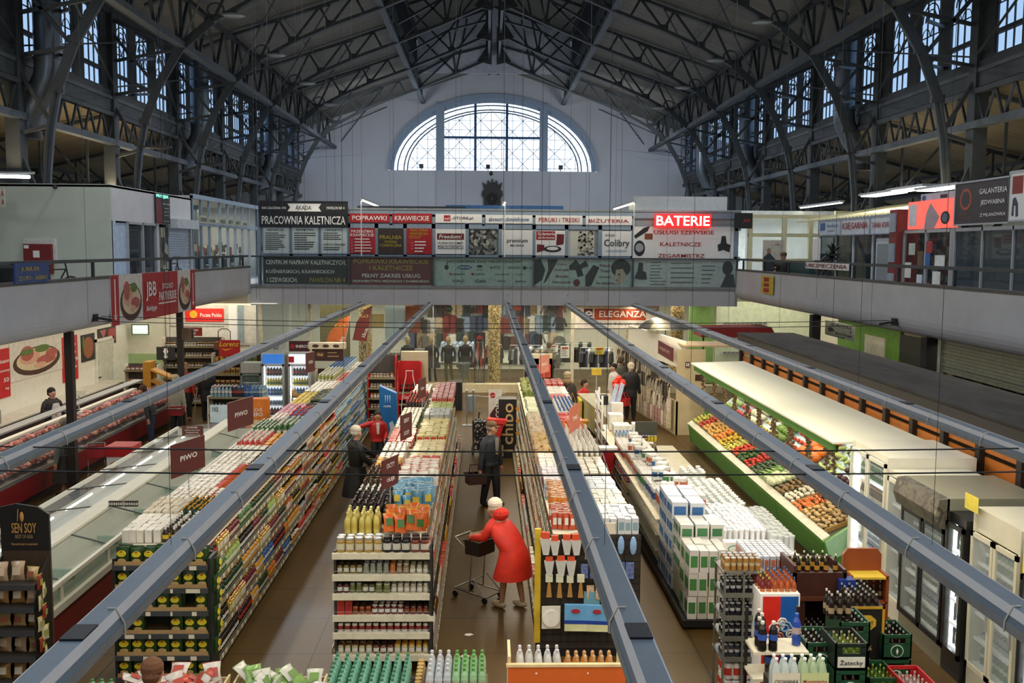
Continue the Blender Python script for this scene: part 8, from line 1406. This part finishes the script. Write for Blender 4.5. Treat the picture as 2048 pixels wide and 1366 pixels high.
for (x, y, h, lab) in ((3.5, 11.0, .42, 'under the emblem crates'), (4.0, 11.35, .5, 'under the crates before the cabinet'), (3.74, 10.75, .22, 'under the Zatecky stack'), (4.18, 10.9, .38, 'under the small green crate'), (4.72, 11.85, .18, 'under the far right crates'), (4.5, 10.7, .4, 'under the red crate'), (4.65, 10.15, .3, 'under the black crate'), (2.95, 9.85, 1.0, 'under the shrink-wrapped water packs')):
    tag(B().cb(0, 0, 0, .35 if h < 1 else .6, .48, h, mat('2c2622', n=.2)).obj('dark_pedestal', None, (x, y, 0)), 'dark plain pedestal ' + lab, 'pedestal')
for k in range(7): put('beer_bottle', prod('bottle', (.034, .3), '20140f', 'd8d4c8', 'b9a07a', True), 'loose dark bottle standing above the emblem crates', 'bottle', 'loose dark bottles above the crates', (3.75 + .1 * (k % 3), 11.2 + .09 * (k // 3), 1.16))
# water packs at the bottom right
def wpack(x, y, z, col, lbl, lc, tx, tc2, lab, n=3):
    t = thing('water_pack', lab, 'water pack', (x, y, z)); 
    for j in range(2):
        for i in range(n):
            o = B().lathe([(.04, 0), (.045, .02), (.045, .2), (.03, .27), (.014, .31), (.014, .33)], mat(col, r=.12, n=0, a=.55), 12, at=((i - (n - 1) / 2) * .092, .046 + j * .092, 0)).obj('bottle', t); B().lathe([(.018, .325), (.018, .345), (.01, .348)], mat(lc, r=.4, n=0), 8, at=((i - (n - 1) / 2) * .092, .046 + j * .092, 0)).obj('cap', o)
    B().sheet(lambda u, v: ((u - .5) * n * .094, -.004 - .006 * abs(math.sin(u * n * PI)), .02 + .19 * v), 12, 2, mat(lbl, r=.25, n=.05)).obj('wrapper', t); text(t, tx, 0, .12, n * .08, .04, tc2, y=-.014)
wpack(2.74, 9.6, 1.0, 'd4e0e0', 'dcd8c8', 'f4f4f0', 'CISOWIANKA', mat('22222a', n=0), 'clear water pack with cream wrapper reading CISOWIANKA'); wpack(3.03, 9.6, 1.0, 'c4d8b8', 'c8d4a0', 'f4f4f0', 'Muszynianka', mat('a83a28', n=0), 'green-tinted water pack with red script Muszynianka')
for k in range(24): put('soft_water_bottle', prod('pet', (.04, .26), 'a4c8bc' if k < 12 else 'c4d4e4', '8ab8a8' if k < 12 else 'dfe4ec', 'a8ccb8' if k < 12 else 'd8c0b8', True), '%s bottle lying in the low pile at the bottom right' % ('aqua' if k < 12 else 'clear'), 'bottle', '%s bottles of the bottom right pile' % ('aqua' if k < 12 else 'clear'), (3.75 + .1 * (k % 6) + (.75 if k >= 12 else 0), 9.7 + .1 * ((k % 12) // 6), .55))
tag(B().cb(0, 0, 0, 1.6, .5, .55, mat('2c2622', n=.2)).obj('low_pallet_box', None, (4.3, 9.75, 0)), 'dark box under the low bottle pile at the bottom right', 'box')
t = thing('cola_shelf', 'small black wire shelf of cola bottles behind the water packs', 'shelf', (2.85, 10.3, 0)); B().box(-.25, .35, 0, .4, .8, .83, SHCR).obj('shelf_board', t); B().box(-.25, .35, 0, .4, 1.1, 1.13, SHCR).obj('shelf_board', t)
for x in (-.25, .32): B().box(x, x + .03, .36, .4, 0, 1.5, BLACK).obj('upright', t)
for k in range(8): put('cola_bottle', prod('pet', (.05, .33), '1a1210', 'f0ece0', '2d5fd0', True), 'dark cola bottle with blue label behind the water packs', 'bottle', 'blue-labelled cola bottles', (2.7 + .06 * (k // 2), 10.35 + .12 * (k % 4), 1.13 if k < 5 else .83))
put('water_bottle', prod('pet', (.05, .36), '1f4fc8', '2d5fd0', 'c8b0b0', True), 'single deep blue water bottle beside the cola shelf', 'bottle', None, (3.12, 10.5, 1.13))
# orange bin with bottles and the hanging goods panel of unit 3
t = thing('orange_bin', 'orange-fronted bin at the near end of the third shelf unit', 'bin', (.45, 10.2, 0)); B().box(-.5, .75, 0, .03, .3, 1.02, mat('d0642a', r=.45, n=.04)).obj('front', t); B().box(-.52, .77, -.01, .04, 1.02, 1.05, mat('e0c89a')).obj('rim', t); B().box(-.5, -.47, .03, .5, .3, 1.12, mat('e0c89a')).obj('side', t); B().box(.72, .75, .03, .5, .3, 1.02, mat('e0c89a')).obj('side', t); B().box(-.5, .75, 0, .5, 0, .3, mat('5a3a24')).obj('base', t); B().box(-.47, .72, .03, .5, .8, .82, mat('c9a06a')).obj('inner_floor', t)
for x in (-.2, .35): B().tube([(x, -.005, .95), (x, .0, .95)], .01, WHITE, n=8).obj('screw', t)
for k in range(10): put('syrup_bottle', prod('pet', (.042, .34), 'e4e6e4', 'dfe0e8', 'f0ece8', True), 'clear bottle with a pale cap in the orange bin', 'bottle', 'clear bottles in the orange bin', (.08 + .1 * (k % 5), 10.3 + .12 * (k // 5), .83))
for k in range(12): put('juice_bottle', prod('flask', (.05, .28), 'd8883a', 'e8b070', 'e8a050', True), 'orange bottle in the orange bin', 'bottle', 'orange bottles in the orange bin', (.6 + .09 * (k % 6), 10.3 + .12 * (k // 6), .83))
t = thing('peg_panel', 'black grid panel with hanging household goods at the near end of the third unit', 'display panel', (1.08, 12.9, 0)); b = B()
for k in range(15): b.box(-.68, .68, 0, .01, .2 + .1 * k, .206 + .1 * k, BLACK)
for k in range(14): b.box(-.68 + .105 * k, -.674 + .105 * k, 0, .01, .15, 1.68, BLACK)
b.box(-.7, .7, .03, .05, .1, 1.66, mat('3a332c')); b.obj('grid', t); B().box(-.72, -.64, -.03, .03, .2, 1.75, mat('c8a82a')).obj('yellow_strip', t); B().box(-.7, .7, .0, .06, 0, .1, BLACK).obj('foot', t)
def hang(nm, b, ds, ct, xs, z, y=12.84):
    me = [('', b.mesh(nm))]
    for i, x in enumerate(xs): put(nm, me, ds, ct, ds, (x, y - .02 * (i % 2), z), R.uniform(-.15, .15), R.uniform(.92, 1.08))
CLR = mat('dcdcd8', r=.15, n=.1, a=.7)
hang('bag_of_spoons', B().box(-.05, .05, -.02, .02, .2, .28, mat('d8502a')).prism([(-.03, 0), (.04, 0), (.07, .2), (-.07, .2)], 'y', -.03, .03, CLR), 'clear bag with an orange card on the black panel', 'bag', (.5, .62, .78, .9), 1.42); hang('bag_of_spoons', B().box(-.05, .05, -.02, .02, .2, .26, mat('d8502a')).prism([(-.03, 0), (.04, 0), (.07, .2), (-.07, .2)], 'y', -.03, .03, CLR), 'second-row clear bag with a red card', 'bag', (.55, .7, .84), 1.14)
WDN = mat('b08040', r=.5, n=.1)
hang('wooden_spoon_set', B().box(-.045, .045, -.02, .01, .2, .3, mat('d8dcc0')).prism([(-.035, 0), (.035, 0), (.015, .2), (-.015, .2)], 'y', -.02, .0, WDN), 'wooden spoon set with a pale card', 'spoons', (.55, .69, .83, .97), .84); hang('slipper', B().ell((0, 0, .12), (.045, .03, .13), mat('8ab0d8', r=.4)), 'pale blue slipper hanging at the right of the panel', 'slipper', (1.5, 1.66), 1.42); hang('slipper', B().ell((0, 0, .12), (.045, .03, .12), mat('d8583a', r=.4)), 'orange slipper on the panel', 'slipper', (1.04, 1.16), 1.42)
hang('candle_bag', B().box(-.15, .15, -.04, .02, 0, .36, mat('6aa8d8', r=.3)).box(-.15, .15, -.045, -.03, .1, .15, mat('1f3f9a')).box(-.15, .15, -.043, -.03, 0, .1, mat('d8d8a8')).prism([(.06 * math.cos(q * PI / 8), .28 + .03 * math.sin(q * PI / 8)) for q in range(16)], 'y', -.05, -.04, mat('a82a3a')), 'large blue and cream household packet low on the panel', 'packet', (.9, 1.18), .42, 12.75)
hang('paper_plate', B().tube([(0, -.02, .15), (0, 0, .15)], .12, mat('eeeae0', r=.5), n=20).box(-.13, .13, 0, .02, 0, .32, mat('dcd8cc')), 'white paper plate pack low on the panel', 'plates', (.58,), .42, 12.8); hang('mixed_packet', B().box(-.05, .05, -.02, .01, 0, .2, mat('5a6a9a', n=.5, ns=25)), 'small printed packet on the panel', 'packet', [1.02 + .12 * k for k in range(6)], 1.1); hang('mixed_packet', B().box(-.05, .05, -.02, .01, 0, .18, mat('c8a88a', n=.4, ns=25)), 'small tan printed packet in the lower rows', 'packet', [1.1 + .12 * k for k in range(5)], .82); hang('cloth_pack', B().box(-.1, .1, -.02, .02, 0, .22, mat('6a9aa8')), 'teal cloth pack on the panel', 'cloth', (1.12,), .68)
hang('cream_card_front', B().prism([(-.3, 0), (.42, 0), (.42, .2), (.15, .2), (.0, .1), (-.28, .03)], 'y', -.02, .0, mat('d8d0bc')), 'cream curved cardboard front before the red sweet bags', 'cardboard', (1.0,), 1.6, 13.0)
# bottle clusters in front of the jar end display
def cluster(x0, x1, y0, y1, z, cols, nmz, lab, lc, nx, ny):
    tag(B().box(x0 - .02, x1 + .02, y0, y1, 0, z, mat('6b6458', n=.2)).obj('pallet_stack'), 'cardboard-sided pallet under the %s' % nmz, 'pallet')
    for j in range(ny):
        for i in range(nx):
            c = cols[0] if len(cols) == 1 else cols[int(i >= nx // 2)]
            put('water_bottle', prod('pet', (.045, .31), c[0], c[1], c[2], True), c[3] + ' ' + lab, 'bottle', c[3] + 's ' + lab, (x0 + (x1 - x0) * (i + .5) / nx, y0 + (y1 - y0) * (j + .5) / ny, z), R.uniform(0, 6))
cluster(-2.1, -1.15, 10.7, 11.5, .35, [(mat('9cd0bc', r=.12, n=0, a=.6), '4a9a78', mat('8cc8b0', r=.3, n=.2, a=.7), 'sea-green bottle')], 'green water bottles', 'crowded below the jar end display', None, 8, 7)
cluster(-.95, -.28, 10.5, 11.1, .55, [(mat('d4dce4', r=.12, n=0, a=.55), 'e4e4ec', 'd8dce4', 'clear white-capped bottle'), (mat('b0dcb4', r=.12, n=0, a=.6), '6ab84a', 'b8d8b0', 'clear green-capped bottle')], 'clear water bottles', 'left of the orange bin', None, 7, 5)
for k in range(8): put('gold_lid_jar', prod('jar', (.045, .13), 'b89050', 'd8b060', 'e0cca0', True), 'gold-lidded jar beside the sea-green bottles', 'jar', 'gold-lidded jars', (-1.06 + .0 * k, 10.9 + .1 * k, .38))
tag(B().cb(0, 0, 0, .12, .9, .38, mat('5a4a34')).obj('jar_block', None, (-1.06, 11.25, 0)), 'narrow block under the gold-lidded jars', 'block')
# snack bins in the foreground
for (x0, x1, cs, nm_) in ((-4.15, -3.08, ('e0dcd4', 'c83a2a', 'd8503a'), 'red and white'), (-3.0, -2.02, ('dcdcd0', '6a9a3a', '8ab85a'), 'green and white')):
    t = thing('snack_bin', 'cardboard bin heaped with %s snack bags at the bottom edge' % nm_, 'bin', ((x0 + x1) / 2, 10.3, 0)); w2 = (x1 - x0) / 2; b = B(); b.box(-w2, w2, -.3, -.28, 0, .75, mat('c9b48a')).box(-w2, w2, .28, .3, 0, .75, mat('c9b48a')).box(-w2, -w2 + .02, -.3, .3, 0, .78, mat('c9b48a')).box(w2 - .02, w2, -.3, .3, 0, .78, mat('c9b48a')).box(-w2, w2, -.3, .3, .5, .55, mat('a8905a')); b.obj('carton', t)
    for k in range(34): put('heaped_snack_bag', prod('bag', (.2, .09, .26), cs[0] if k % 3 else cs[2], cs[1], cs[1], True), '%s snack bag heaped in its bin at the bottom edge' % nm_, 'bag', '%s snack bags heaped in the bin' % nm_, (x0 + .1 + (x1 - x0 - .2) * R.random(), 10.08 + R.random() * .45, .62 + R.uniform(0, .14)), R.uniform(0, 6), R.uniform(.9, 1.1), R.uniform(-1.5, -.5))
for k in range(9): put('small_juice_bottle', prod('pet', (.04, .2), '8ab87a', '3a9a4a', 'd8e0b8', True), 'small green-capped bottle left of the red and white snack bin', 'bottle', 'small green-capped bottles', (-4.5 + .1 * (k % 3), 10.2 + .1 * (k // 3), .62))
tag(B().cb(0, 0, 0, .34, .34, .62, mat('6b5638')).obj('bottle_pedestal', None, (-4.4, 10.3, 0)), 'brown block under the small green-capped bottles', 'block')
for k, (px, py) in enumerate(((937, 1268), (930, 1311))): q = W(px, py, z=.012); tag(B().prism([(-.06, -.02), (.0, -.05), (.07, 0), (.03, .04), (-.04, .03)], 'z', .0, .006, WHITE).obj('paper_scrap', None, (q.x, q.y, .001)), '%s torn white paper scrap on the floor of the centre aisle' % ['farther', 'nearer'][k], 'litter')

# ================================================================ PEOPLE, CARTS, BASKETS
SKN = mat('b98a70', r=.5, n=.05)
def person(label, loc, rz, top, bot, hair, H=1.7, hem=.85, lean=0., flare=.0, hat=None, hands=None, shoe='1c1a1a', skirt=None, bare=None, stride=.0, puff=0, look=0., sit=False, hood=None, apron=None, open_=None):
    """local frame faces -Y; hands: wrist targets (left image side first) in local metres for a 1.7 m figure"""
    t = thing('person', label, 'person', loc, rz); t.scale = (H / 1.7,) * 3
    cl, sl = math.cos(lean), math.sin(lean); P0 = Vector((0, 0, .93 if not sit else .5))
    S = lambda x, y, z: P0 + Vector((x, y * cl - z * sl, z * cl + y * sl))
    nk = S(0, 0, .54); hd = nk + Vector((.07 * math.sin(look), -.03 - .05 * sl, .14 - .05 * sl)); f = Vector((math.sin(look), -math.cos(look), -.15 - .5 * sl)).normalized(); sd = f.cross(Vector((0, 0, 1))).normalized()
    V, E_, Rr = [], [], []
    def vx(p, r, par=None):
        V.append(tuple(p)); Rr.append(r)
        if par is not None: E_.append((par, len(V) - 1))
        return len(V) - 1
    pel = vx(P0, .13); sp = vx(S(0, 0, .25), .12, pel); ch = vx(S(0, 0, .4), .1, sp); n_ = vx(nk, .055, ch); jw = vx(hd + Vector((0, 0, -.05)) + f * .02, .075, n_); hc = vx(hd + Vector((0, 0, .03)), .092, jw); vx(hd + Vector((0, 0, .1)), .06, hc)
    vx(hd + f * .115 + Vector((0, 0, -.005)), .014, hc); vx(hd + sd * .1, .018, hc); vx(hd - sd * .1, .018, hc)
    hands = hands or ((-.27, -.05, .80), (.27, -.05, .80)); arms = []; legs = []
    for k, s in ((0, -1), (1, 1)):
        sh = S(.19 * s, 0, .46); w_ = Vector(hands[k]); mid = (sh + w_) / 2; L_ = (w_ - sh).length; up_ = max(0, .28 ** 2 - (L_ / 2) ** 2) ** .5; el = mid + Vector((.5 * s, .7, -.5)).normalized() * up_
        a = vx(sh, .045, ch); b_ = vx(el, .042, a); c = vx(w_, .03, b_); d = (w_ - el).normalized(); pm = vx(w_ + d * .06, .036, c); arms.append((sh, el, w_)); u = d.cross(Vector((1, 0, .2))).normalized()
        for q in range(4): kn = vx(w_ + d * .105 + u * (.018 * (q - 1.5)), .009, pm); vx(w_ + d * (.14 + .01 * (q in (1, 2))) + u * (.02 * (q - 1.5)) + Vector((0, -.012, -.012)), .007, kn)
        vx(w_ + d * .07 + u * .05, .01, pm)
        hp = P0 + Vector((.09 * s, 0, -.04)); 
        if sit: kn = hp + Vector((.03 * s, -.42, .02)); an = kn + Vector((0, -.03, -.40))
        else: kn = Vector((.1 * s, -stride * s * .5 - .03, .5)); an = Vector((.11 * s, -stride * s, .08))
        a = vx(hp, .1, pel); b_ = vx(kn, .062, a); c = vx(an, .04, b_); vx(an + Vector((.02 * s, -.14, -.045)), .035, c); legs.append((hp, kn, an))
    me = bpy.data.meshes.new('body'); me.from_pydata(V, E_, []); o = bpy.data.objects.new('body', me); C.objects.link(o); o.parent = t; me.materials.append(SKN)
    m = o.modifiers.new('skin', 'SKIN'); m.use_smooth_shade = True
    for i, sv in enumerate(me.skin_vertices[0].data): sv.radius = (Rr[i], Rr[i]); sv.use_root = i == 0
    o.modifiers.new('sub', 'SUBSURF').levels = 1
    for s in (-1, 1): B().ell(tuple(hd + f * .088 + sd * .034 * s + Vector((0, 0, .025))), (.013, .013, .009), BLACK, 6, 4).obj('eye', t)
    B().ell(tuple(hd + f * .09 + Vector((0, 0, -.055))), (.024, .012, .007), mat('8a4a42', n=0), 6, 4).obj('mouth', t)
    TM = mat(top, r=.6, n=.12, ns=8, bump=.3) if isinstance(top, str) else top; c = B(); rings = []
    def ring(cn, rx, ry): rings.append([cn + Vector((rx * math.cos(2 * PI * q / 18) * (1 + .03 * math.sin(5 * q)), ry * math.sin(2 * PI * q / 18), 0)) for q in range(18)])
    n = 14; zh = min(hem, P0.z - .02) if not sit else .5
    for i in range(4): z = zh + (P0.z - zh) * i / 4; ring(Vector((0, .06 * sl * i / 4, z)), .2 + flare * (1 - i / 4 + sl), .155 + flare * (1 - i / 4 + sl) * .8)
    for i in range(n + 1):
        u = i / n; q = u * .52; w2 = .19 + flare * sl * (1 - u) + .05 * math.sin(PI * min(1, u * 1.15) * .8) - (.11 * max(0, (u - .9) / .1)) + (puff * .018 * (i % 2)); ring(S(0, 0, q), w2, .14 + flare * sl * (1 - u) + .02 * math.sin(PI * u) - .06 * max(0, (u - .85) / .15) + puff * .015 * (i % 2))
    ring(nk + Vector((0, 0, .02)), .075, .075)
    vs_ = [p for r_ in rings for p in r_]; c.add(vs_, [(a * 18 + q, a * 18 + (q + 1) % 18, (a + 1) * 18 + (q + 1) % 18, (a + 1) * 18 + q) for a in range(len(rings) - 1) for q in range(18)], TM, True)
    for sh, el, w_ in arms:
        pts = [nk * .45 + sh * .55 - Vector((0, 0, .02))] + [sh + (el - sh) * q / 4 for q in range(1, 4)] + [el + (w_ - el) * q / 4 for q in range(5)]; c.tube(pts, [(.082 - .004 * q) * (1 + puff * .15 * (q % 2)) for q in range(9)], TM, n=10)
    if hood: c.ell(tuple(nk + Vector((0, .1 * cl, .02 + .08 * sl))), (.15, .12, .1), mat(hood, r=.8, n=.3, ns=40), 10, 6)
    c.obj('coat', t)
    if open_: B().prism([(q[0], q[1]) for q in ((-.05, 1.43), (.05, 1.43), (.03, 1.1), (-.03, 1.1))], 'y', -.19, -.16, mat(open_)).obj('scarf', t)
    if apron: B().prism([(-.14, .6), (.14, .6), (.14, 1.15), (.08, 1.35), (-.08, 1.35), (-.14, 1.15)], 'y', -.2, -.165, mat(apron)).obj('apron', t)
    BM = mat(bot, r=.7, n=.1); b = B()
    if skirt: b.lathe([(.235 + flare, skirt), (.2, P0.z)], BM, 16)
    else:
        for hp, kn, an in legs: e = an if not bare else kn + (an - kn) * .15; b.tube([hp + Vector((0, 0, .03)), (hp + kn) / 2, kn, (kn + e) / 2, e], [.1, .11, .085, .075, .065 if not bare else .1], BM, n=10)
    b.obj('skirt' if skirt else 'trousers', t)
    for hp, kn, an in legs: B().ell((an.x, an.y - .06, max(an.z - .03, .05)), (.052, .14, .055), mat(shoe, r=.5, n=.05), 10, 6).obj('shoe', t)
    hr = B(); HM = mat(hair, r=.8, n=.25, ns=30); hb = hd + Vector((0, 0, .055)) - f * .028
    if hat:
        hm = mat(hat[0], r=.8, n=.1); hr.ell(tuple(hb + Vector((0, 0, .035))), (.118, .118, .075 if hat[1] != 'beanie' else .1), hm, 12, 7)
        if hat[1] == 'cap': hr.ell(tuple(hb + f * .12 + Vector((0, 0, .01))), (.07, .07, .012), hm, 10, 4)
        hr.obj('hat', t); hr = B(); hr.ell(tuple(hb - f * .012 + Vector((0, 0, -.03))), (.104, .104, .08), HM, 12, 7)
    else: hr.ell(tuple(hb), (.112, .112, .108), HM, 12, 7); hr.ell(tuple(hb - f * .04 + Vector((0, 0, -.07))), (.09, .08, .09), HM, 10, 6)
    hr.obj('hair', t); return t
def basket(x, y, z, col, lab, rz=0, a=.42, d=.28, par=None):
    t = par or thing('shopping_basket', lab, 'basket', (x, y, z), rz); m = mat(col, r=.5); b = B(); o = (0, 0, 0) if not par else (x, y, z)
    for s in (-1, 1):
        b.prism([(-a / 2 + .04, 0), (a / 2 - .04, 0), (a / 2, .22), (-a / 2, .22)], 'y', s * d / 2 - .006, s * d / 2 + .006, m); b.prism([(-d / 2, 0), (d / 2, 0), (d / 2, .22), (-d / 2, .22)], 'x', s * (a / 2 - .02) - .006, s * (a / 2 - .02) + .006, m); b.box(-a / 2 - .015, a / 2 + .015, s * d / 2 - .015, s * d / 2 + .015, .2, .225, m)
    b.box(-a / 2 + .04, a / 2 - .04, -d / 2, d / 2, 0, .01, m); ob = b.obj('basket' if par else 'tub', t, o); h = B()
    if not par: h.tube([(-.1, -d / 2, .22), (-.12, -.03, .4), (.12, -.03, .4), (.1, -d / 2, .22)], .011, m).tube([(-.1, d / 2, .22), (-.12, .03, .4), (.12, .03, .4), (.1, d / 2, .22)], .011, m).obj('handle', t)
    return t
def cart(x, y, rz, col, lab):
    t = thing('shopping_cart', lab, 'shopping cart', (x, y, 0), rz); b = B(); F = mat('8a8a86', r=.3, m=.8, n=0)
    for s in (-1, 1): b.tube([(.2 * s, -.32, .1), (.2 * s, .3, .14), (.17 * s, .02, .14), (.17 * s, -.02, .72), (.19 * s, .3, .95)], .011, F); b.tube([(.2 * s, -.32, .1), (.17 * s, -.05, .35)], .009, F)
    b.tube([(-.19, .3, .95), (.19, .3, .95)], .016, F).tube([(-.2, -.32, .1), (.2, -.32, .1)], .011, F).tube([(-.2, .3, .14), (.2, .3, .14)], .011, F).tube([(-.17, 0, .3), (.17, 0, .3)], .009, F); b.obj('frame', t)
    for px_ in (-.2, .2):
        for py_ in (-.3, .28): B().tube([(px_ - .012, py_, .05), (px_ + .012, py_, .05)], .05, BLACK, n=12).obj('wheel', t)
    basket(0, -.05, .72, col, '', par=t); return t
RD = math.radians
person('man in a dark quilted jacket and brown cap holding a basket, centre aisle', (-.2, 20.8, 0), RD(50), '1f262e', '16171c', '8a8278', 1.74, hem=.86, puff=1, hat=('6a5238', 'cap'), hands=((-.3, .02, .80), (.28, -.05, .82)), look=.5, stride=.1, shoe='141416', open_='8a8478')
basket(-.5, 20.62, .52, '3a241c', 'dark brown hand basket carried by the man in the quilted jacket', RD(20))
t = person('woman in a long bright red hooded coat and blue shorts leaning over her cart', (.12, 14.72, 0), RD(-128), 'd02a16', '1f6a94', 'cfc4ae', 1.68, hem=.5, lean=.62, flare=.1, hood='c82816', hands=((-.16, -.72, 1.0), (.16, -.66, 1.02)), bare=True, shoe='b8a88a', stride=.12, hat=('d8d0bc', 'beanie'))
cart(-.42, 15.2, RD(52), '1c1816', 'wire shopping cart with a black basket before the red-coated woman'); put('bread_bag', prod('bag', (.2, .1, .24), 'd8a868', 'e8e0c0', 'a8b060', True), 'small bag of bread in the black cart basket', 'bread', None, (-.46, 15.25, .78), .6)
person('person in a long black coat and white knitted hat in the left aisle', (-3.0, 20.5, 0), RD(115), '12110f', '0e0e10', 'cfc9bc', 1.68, hem=.55, flare=.07, hat=('cfc6b2', 'beanie'), skirt=.3, hands=((-.2, -.3, .95), (.25, -.5, 1.05)), look=.1)
cart(-2.62, 21.2, RD(200), '4a3428', 'wire cart with a brown basket beside the black-coated person')
person('child in a red hooded jacket reaching to the left shelf with one arm', (-2.95, 24.2, 0), RD(10), 'b01f1c', '1e2628', '2a1c16', 1.42, hem=.86, hands=((-.72, -.1, 1.28), (.2, -.22, .95)), open_='d8d0c8', hood='a81e1a')
person('shop assistant with curly black hair and a white apron behind the meat counter', (-11.75, 26.3, 0), RD(60), '17161a', '2a2426', '17120f', 1.66, apron='c8c4c4', hands=((-.2, -.3, 1.1), (.25, -.28, 1.0)))
person('person in a knee-length grey coat at the meat counter beside the nearest post', (-9.45, 21.6, 0), RD(-100), '5c625f', '2e2a28', '8a8478', 1.66, hem=.5, flare=.06, skirt=.35)
person('person in blue jeans with brown hair bending to the meat counter', (-9.45, 27.2, 0), RD(-80), '24262c', '243248', '4a2e1e', 1.66, lean=.35, shoe='8a6440')
person('person in a pale quilted coat and beige hat by the meat counter', (-9.3, 28.9, 0), RD(160), 'a09f92', '20242e', 'b0a48c', 1.66, hem=.6, puff=1, hat=('b8ae96', 'beanie'))
person('bald man in a red waistcoat standing before the back jar shelf', (-9.75, 31.3, 0), RD(10), 'a82a1c', '231f1f', '9a7460', 1.76, shoe='8a5a4a'); person('person in a long black coat with a crutch near the back shelves', (-9.05, 31.2, 0), RD(170), '121214', '121214', '1a1614', 1.74, hem=.6)
tag(B().tube([(0, 0, 0), (.12, 0, .95)], .014, ALU).obj('crutch', None, (-9.4, 30.9, 0)), 'metal crutch beside the black-coated person at the back left', 'crutch')
cart(-9.1, 22.4, RD(20), 'a02028', 'cart with a red basket beside the grey-coated person'); cart(-9.0, 27.9, RD(190), '8a1c22', 'cart with a dark red basket before the pale quilted coat')
person('white-haired person in a black coat seen from behind beside the textile stall', (4.35, 31.6, 0), RD(175), '131417', '111114', 'c4b8a0', 1.78, hem=.72, hands=((-.28, -.05, .8), (.3, -.02, .82))); basket(4.1, 31.3, .5, 'b81e1e', 'bright red hand basket hanging from the black-coated shopper', RD(60))
person('woman in a white jacket and black beret near the checkout', (3.95, 32.7, 0), RD(-70), 'c9c6bc', 'b9b5a8', '1a1614', 1.62, hem=.6, hat=('1a181a', 'beret')); person('person in a long olive-grey coat in front of the textile stall', (4.35, 34.0, 0), RD(160), '4f4e42', '2a2a28', '4a3a2c', 1.72, hem=.5)
person('person in a dark olive parka with a fur-trimmed hood beyond the third unit', (2.15, 29.6, 0), RD(170), '35312a', '201e1c', 'b0a07c', 1.7, hem=.55, hood='8a6c48', hat=('b3a684', 'beanie')); person('shorter person in a brown beanie and coat with a yellow bag', (2.0, 28.7, 0), RD(150), '3a2c24', '1e1c1c', '3a2820', 1.5, hem=.6, hat=('3a2418', 'beanie'))
t = thing('yellow_bag', 'yellow shoulder bag of the person in the brown beanie', 'bag', (2.22, 28.45, .72)); B().prism([(-.14, 0), (.14, 0), (.12, .28), (-.12, .28)], 'y', -.05, .05, mat('c8962a', r=.5)).obj('pouch', t); B().tube([(-.1, 0, .28), (-.02, 0, .6), (.1, 0, .28)], .012, mat('c8a05a')).obj('strap', t)
person('cashier in a red top sitting at the checkout', (2.85, 31.6, 0), RD(60), 'b8241c', '2a2626', '2a1c16', 1.66, sit=True); person('person in a plaid jacket inside the clothes shop', (2.2, 39.3, 0), RD(150), pattern('plaid', ['6b6452', '8a8268', '3f3a30'], 14, 'vor', .8), '26282c', '5a4632', 1.72)
person('person in a black jacket near the foot of the granite column', (1.15, 33.2, 0), RD(100), '17161a', '1c1c20', '1f1814', 1.7); person('person in a dark jacket seated on the right gallery', (9.7, 33.4, 4.06), RD(-20), '22201f', 'b8562a', '2a2018', 1.7, sit=True, hat=('6a4a34', 'cap'))
person('brown-haired person whose head shows before the snack bins', (-3.35, 8.9, 0), RD(180), '4a3a34', '2a2a30', '5a3820', 1.62); person('dark-haired person sitting behind the blue posters at the back of the shop', (-3.9, 35.4, 0), RD(60), '2f2a28', '2a2a2a', '241a14', 1.66)
for (x, y, z, lab) in ((2.85, 31.75, 0, 'dark stool under the red-topped cashier'), (9.7, 33.55, 4.06, 'dark stool under the seated person on the right gallery')):
    t = thing('stool', lab, 'stool', (x, y, z)); B().lathe([(.18, .4), (.19, .43), (.19, .46)], BLACK, 14).obj('seat', t); B().tube([(0, 0, 0), (0, 0, .4)], .05, BLACK).obj('leg', t)

flush()
